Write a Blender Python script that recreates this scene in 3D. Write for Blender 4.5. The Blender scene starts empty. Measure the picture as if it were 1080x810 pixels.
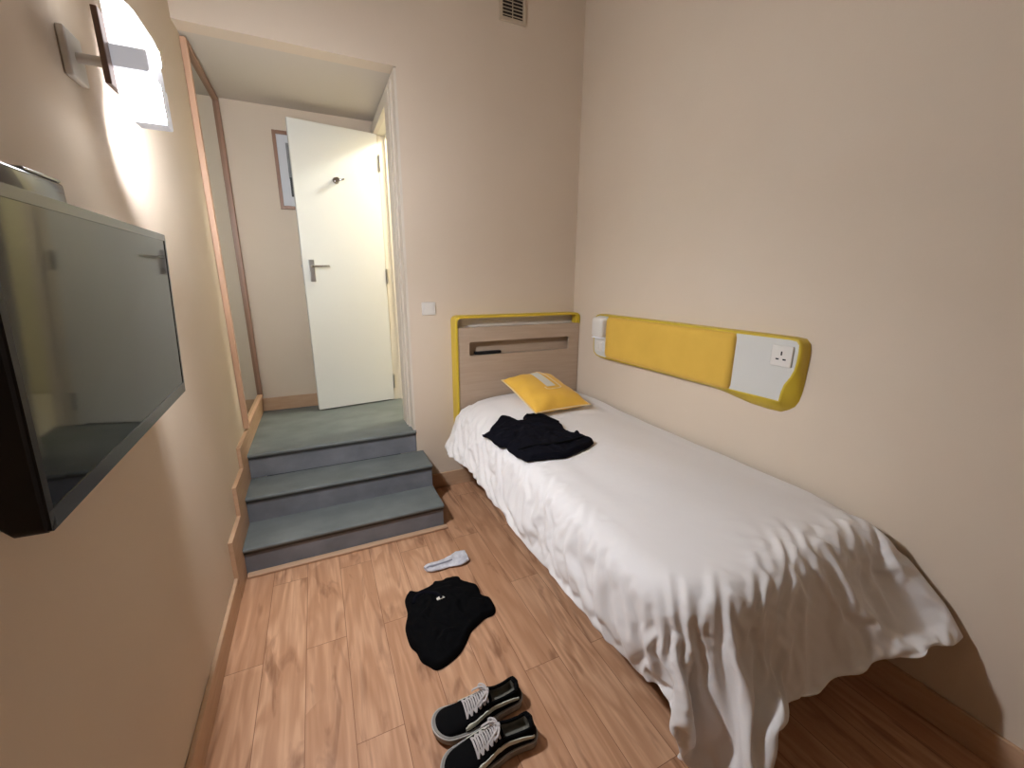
import bpy, bmesh, math, random
from mathutils import Vector, Matrix, noise
from mathutils.bvhtree import BVHTree
from mathutils.geometry import delaunay_2d_cdt, intersect_point_line
DUVET_NX,DUVET_NY=73,135
DUVET=[[3352,-5152,88,-9,-36,19,27,-24,20,14,-32,23,8,-34,23,-3,-35,21,-9,-37,18,-12,-34,20,-12,-35,18,-13,-35,20,-14,-33,20,-15,-32,22,-15,-30,23,4,-18,37,12,-8,40,11,4,39,19,27,26,14,25,30,10,24,32,9,20,36,5,23,34,-23,26,24,38,11,-15,30,31,6,-35,-1,25,19,34,19,-3,37,24,34,26,-1,10,-42,-16,21,-52,56,70,-37,1,83,-26,-10,71,32,49,57,45,10,41,6,5,42,-3,5,41,-6,3,42,-7,0,41,-6,-3,42,-7,-6,41,-12,-4,41,-5,-4,42,6,-4,41,14,-1,42,9,7,41,-6,15,42,-22,18,41,-32,19,42,-30,19,41,-19,17,41,-5,14,42,3,11,41,3,8,42,-3,4,41,-7,-5,42,-11,-3,41,-14,-2,41,-20,2,42,-25,5,41,-27,8,42,-19,9,41,-6,10,42,7,8,41,14,3,42,7,-1,41,-8,-5,41,-22,-7,42,-25,-8,41,-18,-8,42,-9,-5,41,-1,-2,42,1,1,41,-2,11,41,0,0],
[3311,-5108,149,28,-21,19,6,-36,21,3,-39,20,-12,-39,7,-12,-39,2,-13,-39,-5,-10,-41,8,-11,-32,24,-7,-27,30,-7,-29,30,-6,-28,30,-8,-30,28,-9,-31,26,3,-29,28,24,27,26,16,21,30,12,16,36,10,8,38,15,6,39,17,8,37,24,19,30,26,30,6,39,9,-26,-11,29,32,-27,15,28,21,35,14,10,44,17,44,-3,-26,6,-53,64,81,-36,-26,65,-55,9,81,20,41,44,68,17,40,-18,5,42,-10,-4,44,-7,-7,36,35,0,44,-19,-21,40,10,-6,43,-11,3,43,-4,-2,39,-23,19,42,3,-4,43,1,10,41,-5,12,40,-16,19,42,-19,3,49,-4,13,32,-11,25,45,-5,8,35,-10,29,42,-19,5,49,-11,-3,43,-13,5,39,-16,-4,39,-10,-4,45,1,9,44,-11,-1,42,-17,4,41,-22,0,40,-20,-5,38,-15,22,41,6,0,43,0,4,42,-8,-4,42,-13,-11,43,-4,-14,38,-19,20,44,1,-3,40,9,-7,39,-18,6,44,12,12,41,0,-1],
[3277,-5074,217,-11,-34,-21,14,-18,40,-10,-39,-29,-13,-42,3,-14,-40,17,-1,-38,27,16,-31,29,33,-18,28,-44,-16,5,-14,-32,29,-9,-31,32,-8,-32,32,-7,-34,31,-6,-35,28,9,-33,34,30,-23,24,39,-13,20,42,-3,17,41,10,21,35,18,25,30,23,25,26,26,27,23,25,30,5,39,26,-17,29,30,-23,19,37,19,46,11,47,21,-5,52,-54,-16,40,-91,-7,77,25,35,30,79,29,64,40,30,37,8,-20,32,-30,17,42,-19,0,43,-17,-2,35,30,-16,39,16,-10,47,6,-8,37,-29,11,45,9,-7,45,2,-2,46,1,3,46,-6,8,47,-14,10,38,-27,18,24,-35,31,46,20,-3,47,-3,-3,48,-14,7,27,-23,36,37,-32,16,46,-17,4,45,7,-19,20,-43,9,39,-14,5,48,0,4,46,-15,5,57,-7,1,42,7,-32,20,-27,38,46,-4,5,45,-9,7,55,1,-5,44,-23,-11,39,23,-38,18,-32,35,49,-7,3,50,20,-17,29,-44,8,53,37,20,41,-1,0],
[3209,-5060,255,-16,-13,-37,4,-46,-8,-3,-36,34,14,-23,34,26,-26,26,32,-26,17,42,-20,-3,-27,-7,39,-9,-36,25,4,-39,24,12,-39,20,-10,-31,33,-11,-30,34,-16,-27,33,-30,-16,32,-1,-32,33,31,-23,25,38,-14,22,24,36,-13,21,-14,40,28,-11,34,35,-6,29,38,2,27,37,17,19,28,29,17,6,35,25,21,41,23,-5,-14,-42,60,-46,-2,47,60,26,67,-6,50,56,59,22,24,75,18,37,-26,-7,45,10,-6,40,-22,3,26,-36,14,41,17,-10,45,2,-9,35,29,-12,46,-12,1,43,-16,5,45,7,-4,46,6,0,45,-12,10,48,-4,4,44,-19,12,39,-24,15,35,-28,24,42,21,-10,44,-17,9,49,2,0,18,-35,34,47,-9,-11,22,-40,13,43,1,-17,43,-7,-10,34,-15,28,49,-7,-9,39,-1,-28,46,-12,10,44,-8,-11,41,-3,18,45,-5,-2,42,-5,-19,48,-15,-2,39,-10,22,44,-9,-11,31,-13,30,43,-16,8,40,8,-25,42,0,35,41,-1,-1],
[3141,-5058,289,40,2,4,-15,-48,-5,51,13,5,40,-16,-2,25,-27,27,27,-27,27,25,-27,27,11,-34,29,-25,-21,33,11,-40,19,-1,-36,28,-1,-35,31,-13,-28,34,-20,-23,34,-26,-20,33,-31,-14,31,-8,-30,34,22,-29,28,34,32,-8,36,28,-4,40,-6,19,11,-13,44,18,-13,40,25,-10,37,32,-6,33,37,-13,24,48,2,-17,34,5,-27,30,66,11,69,13,31,35,71,-10,36,20,71,50,42,25,29,-34,-8,40,16,-6,45,2,-4,25,-37,15,46,0,-6,44,4,-8,30,35,-13,47,0,-5,45,-9,1,44,-11,5,46,2,1,47,6,1,47,-7,5,33,-33,17,46,-10,9,36,-24,21,45,14,-6,45,-20,7,45,14,-10,40,-25,13,9,-42,22,45,-6,-13,45,-8,-7,40,-20,3,35,15,-30,43,-9,18,46,-7,-18,42,-3,-22,38,-15,21,44,5,-13,45,-5,-2,46,-9,-4,44,-15,6,46,-6,-9,44,-9,8,41,-14,14,41,-15,13,16,-27,35,48,2,11,41,-1,-1],
[3126,-5116,334,24,37,20,40,-8,10,30,-36,1,16,46,0,43,3,9,21,-30,29,20,-29,29,21,-30,27,23,-32,26,1,-38,26,-16,-31,30,14,-36,25,0,-34,31,-24,-19,34,-23,-24,33,-27,-18,33,-29,-13,33,-4,-28,35,36,-26,19,24,41,-7,22,38,-8,45,12,-3,30,-14,31,23,-10,39,41,-10,18,32,-7,31,37,-9,26,39,-23,7,63,28,7,10,71,-10,48,62,3,50,33,48,9,-46,61,45,-5,0,47,0,-6,38,25,-7,34,-27,11,47,4,-8,43,-13,0,32,32,-12,45,11,-9,46,-10,1,45,0,-1,46,-1,2,45,-8,7,48,1,1,28,-36,18,48,-2,4,38,-20,19,47,8,-4,46,-21,7,43,17,-13,42,-25,10,15,-41,21,41,-20,-3,44,-18,-6,28,22,-28,44,1,-10,40,11,-25,48,-9,-5,39,-24,12,43,8,-17,44,-5,11,44,1,-10,46,-10,0,46,-13,0,45,-12,2,36,-20,20,41,-13,14,41,-14,15,46,-11,1,22,-27,32,41,-1,-1],
[3116,-5153,392,-2,41,15,40,-24,-3,29,25,27,44,-6,1,8,44,7,38,12,24,8,-37,28,15,-34,25,23,-31,27,31,-19,28,23,-30,26,-12,-34,29,-18,-33,27,30,-20,27,-16,-28,33,-24,-21,33,-35,-4,29,-5,-28,36,-1,-29,37,44,-17,8,26,36,-9,11,45,-3,34,31,-9,44,2,2,45,-12,12,42,-13,11,40,-14,17,31,-13,25,34,18,55,63,26,8,-3,70,17,52,16,46,40,-33,46,16,-41,9,39,25,-7,40,22,-5,44,-14,5,46,2,-6,40,-22,3,38,25,-11,40,21,-11,46,-3,-2,45,-4,1,45,-8,5,47,4,1,47,-1,1,26,-38,19,44,-18,7,45,12,1,39,-20,14,38,23,-15,43,-39,4,48,4,4,40,-25,-2,41,-23,1,36,-26,12,19,26,-36,41,9,-17,44,6,-19,43,-20,6,46,-13,2,45,-5,-5,39,18,-16,45,-7,4,45,-9,-1,46,-11,-1,45,-12,3,42,-15,12,42,-13,14,39,-15,16,34,-25,20,28,-37,19,41,0,-1],
[3073,-5146,442,37,-13,13,30,20,24,38,-29,-2,13,42,20,33,27,11,4,44,15,38,1,27,3,-38,25,9,-39,23,25,-28,27,26,-25,28,32,-13,32,-28,-29,22,10,-33,30,39,-11,23,-10,-30,34,-26,-18,33,-34,-1,30,11,-31,33,13,-31,31,45,-13,3,31,33,-12,11,44,0,24,40,-4,46,8,-1,43,-12,10,46,1,-2,41,-5,2,48,12,43,20,-18,62,17,64,24,36,-31,41,49,17,38,21,-42,9,46,-9,-4,36,29,-4,42,18,-4,45,-8,0,38,-25,5,44,14,-9,35,29,-12,46,1,-4,45,-8,2,46,4,0,45,-10,6,45,11,-3,38,-30,11,29,-32,17,47,-12,2,32,31,-14,44,-8,11,49,-31,-1,24,-42,-1,46,-15,2,45,-7,7,43,12,-8,25,25,-31,46,-3,-10,38,15,-24,47,-13,-2,45,-9,-2,42,-19,10,38,20,-17,45,-4,2,46,-6,-3,46,-10,-2,44,-15,6,40,-16,14,33,-23,21,39,-18,18,18,-38,18,55,-17,-1,41,-1,-1],
[3069,-5120,499,18,-34,15,29,-33,11,41,5,19,40,19,13,-1,43,14,6,43,16,20,37,19,37,-10,26,2,-40,23,3,-39,24,29,-22,28,38,1,26,6,-32,33,-22,-33,23,40,-8,21,31,-20,29,-4,-30,34,-22,-19,35,-36,-1,30,28,-29,26,20,-33,23,47,1,0,40,20,-10,21,41,-2,12,45,6,44,14,-4,38,-23,11,38,-22,7,43,2,38,18,55,16,28,-24,55,48,28,28,27,-31,45,44,10,-13,45,-8,-4,36,-20,19,38,27,-4,47,4,-3,38,-25,6,45,6,-7,32,32,-12,46,0,-4,45,6,-2,45,-12,5,46,8,-2,45,-12,4,48,-1,-2,30,-32,17,36,-28,12,30,39,-19,30,-34,15,42,-41,-8,48,-2,-4,40,-24,8,37,18,-20,42,14,-16,46,-5,5,34,19,-23,44,7,-17,47,-9,-5,44,-11,1,41,-20,10,37,22,-17,46,-4,2,45,-3,-5,47,-8,-4,41,-18,10,32,-27,20,42,-12,15,14,-37,23,39,-21,15,61,-19,-16,41,-1,0],
[3048,-5118,556,41,-4,10,-13,-41,9,45,2,21,40,-7,18,32,24,21,-6,45,14,9,41,17,25,34,18,31,-25,26,4,-38,24,1,-39,27,41,13,20,25,-20,33,-18,-34,25,16,-33,28,43,6,17,23,-23,32,3,-29,36,-21,-19,35,-31,-15,33,24,-31,24,46,-8,5,31,29,-18,43,-2,16,38,27,-1,17,44,2,43,13,-5,41,-18,4,16,-33,48,22,56,14,54,13,28,18,-36,49,51,17,25,43,-9,-2,40,-23,2,41,19,-6,38,-20,23,42,21,-6,40,-23,5,46,-1,-5,32,32,-13,44,11,-6,45,-9,1,45,11,-3,43,-16,6,46,4,-1,47,-6,1,42,-18,8,30,-35,17,24,36,-16,44,-25,5,31,-52,-1,46,9,-11,42,-21,7,44,3,-13,30,28,-22,46,1,1,37,17,-23,46,2,-11,47,-6,-7,44,-14,3,41,-19,11,35,24,-19,46,-3,1,45,0,-7,46,-14,1,31,-29,16,46,-5,6,16,-36,26,44,-10,5,29,-26,25,65,-27,-25,41,-1,0],
[3032,-5137,608,30,28,8,24,-30,19,4,-47,11,38,8,23,26,35,17,33,20,25,-7,44,15,13,40,15,33,27,18,8,-39,25,0,-37,26,31,-19,29,38,20,19,-6,-36,30,0,-37,27,33,-19,26,42,13,16,-1,-30,36,19,-20,36,-16,-26,35,-20,-27,32,43,-15,10,26,32,-20,43,15,0,41,-4,23,44,8,6,29,36,-4,44,9,-5,0,-38,43,57,-2,17,22,52,25,48,-10,32,24,-34,39,46,14,-6,40,-23,3,44,13,-4,45,18,-2,38,-19,20,45,6,-11,39,-24,8,34,30,-11,46,0,-7,39,22,-7,45,-13,6,45,8,-2,43,-19,5,47,7,-2,25,-38,5,43,-10,16,38,24,-9,47,-12,-1,23,-59,-1,47,-7,-7,36,21,-23,45,-10,7,43,8,-13,29,31,-18,45,7,-11,44,6,-15,44,-19,3,44,-13,2,45,-10,5,42,13,-10,38,19,-17,40,-22,10,46,-2,-3,43,-21,5,16,-38,21,45,1,10,23,-35,21,43,-7,14,66,-33,-31,41,-1,-1],
[2996,-5111,639,34,-12,20,36,7,27,-8,-46,8,35,-18,25,40,10,19,17,40,21,27,26,24,-3,44,14,20,40,14,39,9,22,2,-36,26,-5,-39,28,39,15,22,35,-9,26,-13,-37,27,7,-36,27,40,1,21,41,5,24,-17,-27,36,24,-17,34,-31,-24,27,24,-32,26,28,31,-20,41,19,-3,44,9,11,45,6,10,37,-11,23,35,29,-15,38,-15,26,15,-42,35,28,42,23,47,-22,28,48,21,16,37,-25,13,42,12,-15,41,-17,14,37,28,-6,48,5,2,43,-13,6,34,-30,10,45,10,-9,39,22,-9,47,-1,-4,38,26,-9,40,-21,12,45,-12,4,46,0,-1,36,-29,3,38,24,-15,34,-23,24,47,1,-3,27,-56,-3,46,0,-11,32,25,-26,43,7,-14,44,-9,9,44,9,-10,35,25,-16,43,10,-16,45,-11,-3,44,-14,4,43,-13,9,32,24,-25,46,-6,5,46,0,-5,36,-27,12,47,-8,2,9,-41,22,35,-27,12,45,-2,17,40,14,-15,67,-51,-17,41,-1,-1],
[3008,-5060,646,-10,-26,32,12,-30,29,20,-24,34,35,-17,23,40,17,16,31,-12,32,5,43,17,38,20,18,20,38,15,-1,44,19,39,-5,26,-8,-37,27,16,-33,29,30,30,18,28,-27,26,-19,-34,26,23,-27,28,39,16,20,35,-8,29,-24,-22,33,21,-23,32,-18,-34,29,48,1,-6,29,34,-7,43,-12,15,44,6,10,34,31,4,45,8,3,13,-48,16,46,7,28,37,-15,32,39,36,11,37,-28,27,41,23,-9,45,6,-5,37,-24,17,45,-7,3,40,23,2,47,0,1,36,-27,10,46,-5,-5,43,11,-8,32,30,-14,47,10,1,45,-6,4,45,-8,1,33,-32,9,46,-10,0,32,31,-19,46,-7,7,38,-23,17,31,-53,-6,47,2,-11,38,17,-22,32,22,-22,46,-1,2,46,-8,5,40,18,-14,36,21,-21,43,-19,1,40,-22,6,40,18,-13,46,-4,-1,39,22,-15,44,-11,7,39,-22,9,30,-35,11,38,-19,18,20,-39,18,41,23,-2,40,-22,6,76,-25,-39,41,0,0],
[3054,-5053,662,-30,7,29,9,-27,39,-8,-20,38,42,-10,13,1,-26,40,29,-17,31,34,14,28,23,36,17,1,47,-1,35,4,29,14,39,27,36,-7,27,-15,-39,26,32,-16,28,32,29,14,4,-35,29,-10,-37,29,36,-9,27,37,19,21,28,-20,30,-30,-19,29,30,-25,23,23,-36,22,26,37,-8,45,13,3,29,-29,20,44,12,5,37,27,4,21,-42,15,42,-12,24,39,35,11,44,-16,29,46,23,3,41,-19,8,38,25,-7,46,2,-7,30,-28,24,46,-2,8,43,19,-1,45,-11,0,42,-20,4,30,27,-20,45,3,2,44,14,-1,47,1,2,46,-7,0,32,-32,10,46,-4,-2,33,29,-19,48,-1,3,21,-39,22,47,-36,-11,47,1,-11,30,23,-28,40,15,-14,45,-12,7,46,-1,2,36,24,-17,42,12,-15,46,-5,-8,36,-28,11,44,-8,-4,33,29,-16,42,19,-10,35,-28,13,33,-30,9,34,-29,11,32,-26,18,38,-20,18,47,3,5,44,3,-4,71,-21,-51,41,0,-1],
[3084,-5024,683,-15,-24,30,-21,24,33,-16,-19,39,14,-29,33,44,-9,12,-13,-19,41,15,-15,41,35,12,30,9,44,6,18,45,3,20,-27,33,24,25,31,30,-3,35,-5,-42,25,32,30,14,39,-7,26,-25,-31,24,37,-11,28,20,-25,32,37,15,24,28,-27,25,-27,-24,31,21,-34,23,43,18,1,39,28,-1,25,-34,21,44,-5,8,45,4,1,44,22,-3,19,-33,36,50,1,16,30,38,5,48,-13,20,45,-10,5,44,-2,-6,38,29,-8,46,-1,0,28,-26,30,46,0,4,47,8,-4,44,-14,2,32,26,-21,43,-8,8,45,9,2,47,7,-2,46,0,-2,30,-34,10,46,0,-4,34,27,-16,48,5,-1,29,-35,19,41,-43,-7,37,15,-27,46,-1,-7,34,25,-19,45,5,-6,42,-15,15,45,1,-10,36,24,-16,45,5,-12,45,-9,-10,36,-26,15,44,3,-8,35,29,-10,45,3,-10,34,-31,10,27,-31,19,33,-26,19,34,-25,22,34,21,-27,44,2,-11,79,-37,-21,41,-1,-1],
[3086,-4988,712,21,-37,-2,-10,-16,39,-23,25,33,-20,-6,42,7,-29,35,36,-6,30,-21,-12,40,11,-16,41,38,17,25,5,47,2,35,30,7,-5,-29,41,25,-20,30,29,16,35,28,-24,26,22,38,14,17,-30,30,-6,-37,30,43,12,21,13,-29,34,39,7,21,28,-27,26,-20,-29,32,47,-4,11,27,38,-6,31,-32,21,44,10,-2,45,4,1,43,-21,9,47,19,8,20,-28,38,51,5,9,33,36,0,48,-5,-5,39,-23,13,46,-1,-2,40,27,-4,46,0,3,31,-22,30,46,-2,-1,46,0,-3,34,23,-20,42,-14,10,45,8,3,46,-2,2,45,12,-7,31,-33,9,45,5,-6,36,23,-13,46,5,0,45,-18,1,32,-53,5,29,21,-31,47,-10,-1,44,1,-11,35,29,-13,45,4,-3,41,-22,12,43,-6,-13,44,12,-11,41,18,-15,45,-11,4,40,-23,7,42,15,-8,39,21,-11,44,-9,-9,33,-30,11,29,-26,24,18,-31,33,38,20,-23,40,-23,-2,79,-7,-46,41,-1,-1],
[3118,-4965,695,17,-29,27,5,-29,31,-21,-5,42,-21,26,33,-24,-3,40,-11,-21,39,42,-3,23,-12,-9,45,-7,-9,44,36,16,26,9,46,-4,45,11,20,2,-23,40,-6,-27,38,30,-20,28,29,32,19,37,6,29,-17,-38,25,42,8,25,10,-33,33,35,-15,25,43,8,17,4,-29,35,26,-26,28,27,39,-8,39,-24,20,46,3,0,41,-18,4,46,-14,10,35,33,-1,51,3,7,22,-28,36,49,12,6,41,24,-15,45,-8,-2,40,-20,14,46,5,4,41,26,-5,46,0,-2,34,-20,28,46,-2,-4,35,25,-18,41,-20,13,46,-2,5,38,22,-14,40,-20,10,44,-16,8,40,16,-16,44,11,-4,43,-15,4,44,14,-10,34,-51,4,32,18,-28,43,4,-19,40,-19,12,46,2,-5,38,27,-9,46,0,-7,38,-26,6,36,22,-18,42,-18,-2,46,-8,5,47,1,2,36,24,-14,42,-18,-2,46,0,-8,44,7,-7,9,-32,31,29,-24,28,46,6,-12,41,-20,-4,69,6,-71,41,0,0],
[3093,-4951,726,40,-6,16,0,-27,34,24,-23,32,-19,-4,44,-24,4,39,-32,21,27,-11,-22,37,39,14,22,-16,-7,43,-7,-6,46,42,2,18,18,41,14,41,7,26,6,-29,35,-20,-30,32,32,-7,34,29,33,20,29,-20,28,-3,-39,30,39,17,27,15,-34,29,41,-5,21,42,5,19,3,-31,36,46,0,10,43,21,-5,27,-31,23,46,5,-5,39,-22,13,49,2,4,33,35,-6,48,-6,9,32,-12,33,46,1,-8,42,20,-13,39,-21,13,46,-1,9,45,4,3,39,26,-12,46,-1,2,36,-20,23,38,23,-18,45,-3,-4,40,-17,22,40,20,-14,45,-4,-8,33,-26,21,45,4,-8,45,0,-1,39,19,-21,45,1,7,35,-48,2,39,10,-20,38,12,-24,44,-12,3,42,-18,10,44,13,-2,40,19,-14,36,-28,8,40,18,-17,43,-1,-12,42,-16,12,47,0,4,40,20,-13,44,-4,-12,40,-22,6,36,25,-18,38,-22,11,15,-24,39,46,-11,3,44,-7,-16,60,12,-85,41,-1,0],
[3102,-4914,718,16,-9,39,36,-23,18,-19,-21,35,16,-2,43,-11,-3,46,-22,1,41,-46,5,8,4,-6,46,37,11,27,-26,-2,39,11,-15,42,30,-2,34,28,35,18,36,-2,30,6,-36,30,-31,-24,30,36,-2,29,35,22,25,11,-30,36,20,-24,33,41,8,24,20,-32,27,41,21,10,42,-9,14,20,-19,40,44,16,0,37,-22,17,43,-9,3,43,7,-21,40,-10,23,47,2,10,38,28,-13,47,-3,4,36,-16,27,45,-3,-1,38,15,-23,45,-1,14,41,-10,21,45,2,0,37,27,-13,42,-12,14,45,-6,7,41,19,-18,40,-17,22,44,9,-6,40,10,-21,34,-24,20,44,-12,6,34,16,-24,45,10,-4,47,4,7,36,-46,3,36,14,-26,45,-4,-10,36,-26,9,43,16,-14,42,16,-10,39,-18,18,45,-11,2,45,2,-12,38,19,-20,45,0,-4,41,-14,21,46,1,-4,40,13,-20,37,-26,9,38,22,-16,44,-1,-7,21,-22,36,43,-14,8,45,-7,-17,51,14,-97,41,-1,0],
[3103,-4876,727,35,-16,18,4,-15,43,-29,-25,24,24,6,39,-7,-3,46,-8,0,47,-42,2,21,-30,-10,33,39,12,27,29,-5,35,2,-10,45,-16,-7,45,24,-21,33,35,1,31,37,23,21,-26,-26,32,-2,-29,36,36,20,26,35,-3,31,34,-18,23,3,-22,41,43,-6,19,33,-20,28,40,23,0,45,-3,11,24,-10,39,44,-9,10,44,-1,-10,42,5,-17,46,-4,10,41,-8,25,44,8,2,43,15,-14,46,-6,3,36,-17,27,39,12,-21,39,-8,21,47,11,-5,45,2,-2,41,-9,20,38,22,-18,43,-3,-10,35,-11,30,46,3,9,38,17,-25,41,-16,9,45,0,-2,43,-13,10,28,19,-29,44,-8,16,47,11,1,38,-39,2,41,7,-20,44,-9,-7,40,-25,9,45,8,-8,32,29,-19,45,-2,-7,45,-12,3,41,-14,15,45,-8,-10,36,27,-13,46,6,-8,42,-11,16,43,6,-12,36,-27,9,46,0,-7,31,27,-21,44,-12,-3,33,-13,31,44,-9,-11,44,12,-104,41,0,0],
[3123,-4848,713,2,-8,42,1,-15,42,-34,-26,17,24,6,39,11,4,46,-6,0,46,-23,-8,40,-43,-1,18,-4,-21,43,36,11,29,29,7,36,22,-17,35,-17,-11,44,9,-19,41,36,15,26,32,-9,32,-29,-21,34,10,-21,40,36,-5,32,43,18,9,37,-13,23,13,-16,41,39,-13,24,42,-5,22,40,23,-12,45,-3,12,30,-12,32,42,1,-18,43,-12,9,44,-1,8,46,7,-7,43,1,20,45,4,-1,44,4,-11,38,-13,23,39,11,-21,42,-10,24,46,5,2,43,9,-14,40,-9,21,46,-7,12,34,20,-29,44,-2,-3,35,-1,33,47,-2,-2,40,7,-22,38,-15,23,47,-7,6,29,21,-33,44,1,-4,34,-11,33,48,-25,-6,45,-6,-8,44,-9,-7,34,-1,-32,42,-2,21,46,2,0,38,20,-19,45,-7,-2,43,-3,-15,42,-14,16,47,0,7,32,27,-21,46,2,-7,45,-7,9,34,-28,13,46,-3,-5,45,1,-11,31,25,-25,45,-9,0,43,-13,15,33,12,-108,41,-1,-1],
[3101,-4821,721,17,0,37,-26,-30,24,0,-7,45,-17,-28,34,20,23,37,4,12,46,4,-3,46,-39,-4,25,-11,-19,42,-2,-25,40,28,-7,35,34,22,28,27,-2,39,11,-17,41,-21,-29,36,37,16,26,23,-7,37,-13,-18,42,21,-14,37,40,1,19,43,7,9,36,-9,20,35,-11,22,26,-8,38,43,4,13,44,13,-8,42,-7,10,40,-8,13,42,-6,-2,43,0,0,44,7,-4,44,2,12,43,1,4,43,-5,6,40,-6,12,40,10,-17,44,-3,2,44,1,15,43,2,0,42,-1,-9,42,-6,20,44,-3,9,32,18,-27,45,-1,-1,38,-1,25,43,-7,1,40,0,-21,39,-6,24,46,-1,0,34,19,-26,43,-7,2,39,-23,24,45,-7,-5,31,-10,-34,46,1,-6,46,2,3,42,-2,21,46,0,2,37,12,-24,44,-13,-1,42,2,-14,39,-7,27,48,6,0,38,19,-20,38,-18,18,39,-6,-25,43,-3,-13,45,-4,17,46,5,-5,38,13,-23,44,-11,8,30,8,-106,41,-1,0],
[3066,-4828,737,24,29,21,9,-15,40,-37,-20,24,-16,-24,36,7,-4,48,5,7,46,21,33,29,7,-2,44,-1,-25,39,-15,-16,42,-11,-14,43,19,-20,36,27,11,39,33,18,28,-14,-27,38,10,-25,40,35,22,25,28,-8,33,-7,-14,46,30,-11,31,45,10,2,38,-11,21,41,0,11,38,-3,18,34,1,31,45,5,8,44,1,-10,41,-7,7,43,-7,7,42,-1,-6,42,6,4,43,4,7,45,0,-1,44,-5,3,40,-7,15,43,1,9,40,7,-19,45,1,1,42,1,16,42,-3,-9,44,-5,-2,40,-1,24,43,1,7,34,16,-28,44,-3,-2,38,-6,26,38,0,-23,43,-9,-1,37,5,27,46,-1,4,36,12,-29,42,-21,-1,43,-4,8,37,-10,-18,43,-6,10,44,3,3,44,5,-3,44,0,2,43,-4,10,43,-6,-8,36,8,-24,44,-3,-2,39,3,23,43,3,6,41,-1,-16,42,-8,-8,39,-1,-20,44,-2,-4,43,5,11,44,4,-3,41,-3,-19,32,3,-93,41,0,0],
[3050,-4801,721,2,4,42,25,16,33,-2,-16,42,-34,-22,24,-14,-11,43,-4,-3,48,16,3,44,14,29,34,14,-13,42,16,-13,41,9,-25,39,-27,-10,39,7,-7,46,28,2,36,32,5,34,-17,-28,38,22,-13,38,39,23,19,31,-4,29,12,-11,44,34,-9,25,47,7,-3,35,-8,23,42,6,4,44,3,13,40,4,21,43,-1,-1,43,-6,-4,41,-7,9,42,0,-9,43,3,11,43,4,3,44,1,-3,42,-4,-1,43,-7,8,40,0,19,45,1,0,41,8,-18,43,-1,5,42,-3,12,43,-3,-13,44,-5,5,36,5,28,45,3,1,36,9,-30,43,-9,5,41,-6,21,37,-1,-26,43,-2,0,33,9,31,46,0,0,36,-6,-32,43,-6,-4,43,-8,-3,42,-5,0,41,2,18,43,5,1,44,1,-11,43,-5,-2,43,-4,9,43,-1,1,34,6,-28,46,1,0,40,5,19,43,-2,4,42,-9,-9,42,-5,-6,37,4,-24,44,4,-6,44,5,9,42,-3,-9,33,-1,-89,41,-1,0],
[3073,-4769,717,-31,6,32,-5,-7,43,-1,-10,43,6,1,48,25,-28,29,-32,17,34,-17,-4,46,-8,-16,43,14,-9,41,16,-8,43,19,0,43,36,-1,31,-23,2,44,1,-13,46,21,-11,39,38,4,25,4,-14,41,10,-10,47,42,18,13,40,-3,23,22,-10,37,39,-3,17,44,0,4,41,4,8,43,8,5,44,2,5,42,-2,10,42,-7,2,42,-6,1,42,0,0,42,5,3,43,3,2,43,0,3,43,-5,1,42,-5,2,41,-2,2,41,3,14,45,4,1,42,2,-1,42,-3,5,41,-4,4,43,-3,-13,43,-3,0,37,10,25,43,1,0,40,0,-18,39,-6,19,42,-7,-3,39,3,-24,42,1,2,35,9,27,43,-12,2,43,-5,-10,43,-5,-6,41,2,-18,43,2,-1,41,5,16,43,2,-8,41,-6,-15,43,-6,0,41,1,15,45,3,-4,38,5,-24,43,2,3,41,0,14,40,-10,-15,43,-3,11,42,1,-7,38,6,-23,44,5,-9,45,-4,11,33,-3,-79,41,-1,0],
[3065,-4730,704,3,-3,41,1,-5,44,0,-4,46,8,-1,43,-6,-11,43,0,-6,45,-19,-6,40,-34,1,33,-5,-8,46,29,0,38,27,-1,36,13,-7,44,14,-8,42,-21,-7,43,3,-12,45,24,-8,40,36,7,27,19,-11,38,11,-6,44,48,10,2,39,-1,20,33,-4,30,43,1,3,41,1,5,42,1,4,43,-1,1,45,0,3,42,-3,7,43,1,2,42,0,1,42,0,2,42,1,2,42,0,2,43,-1,4,42,0,1,42,-1,3,42,0,6,41,1,3,43,1,1,43,-1,-1,39,-4,20,45,-13,3,35,1,-27,46,2,0,32,8,29,45,-2,-8,40,-8,-12,40,-2,17,43,-4,9,35,7,-31,46,1,-1,41,1,20,42,-5,0,41,-4,0,42,-1,-1,41,5,-18,45,2,-4,41,2,-4,42,-4,-4,42,-6,-5,41,-2,-2,42,6,11,43,5,-4,42,2,-12,42,-3,-2,42,-7,0,41,-4,2,42,2,4,42,6,-4,38,4,-21,45,-3,-2,37,-8,-58,41,0,-1],
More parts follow.
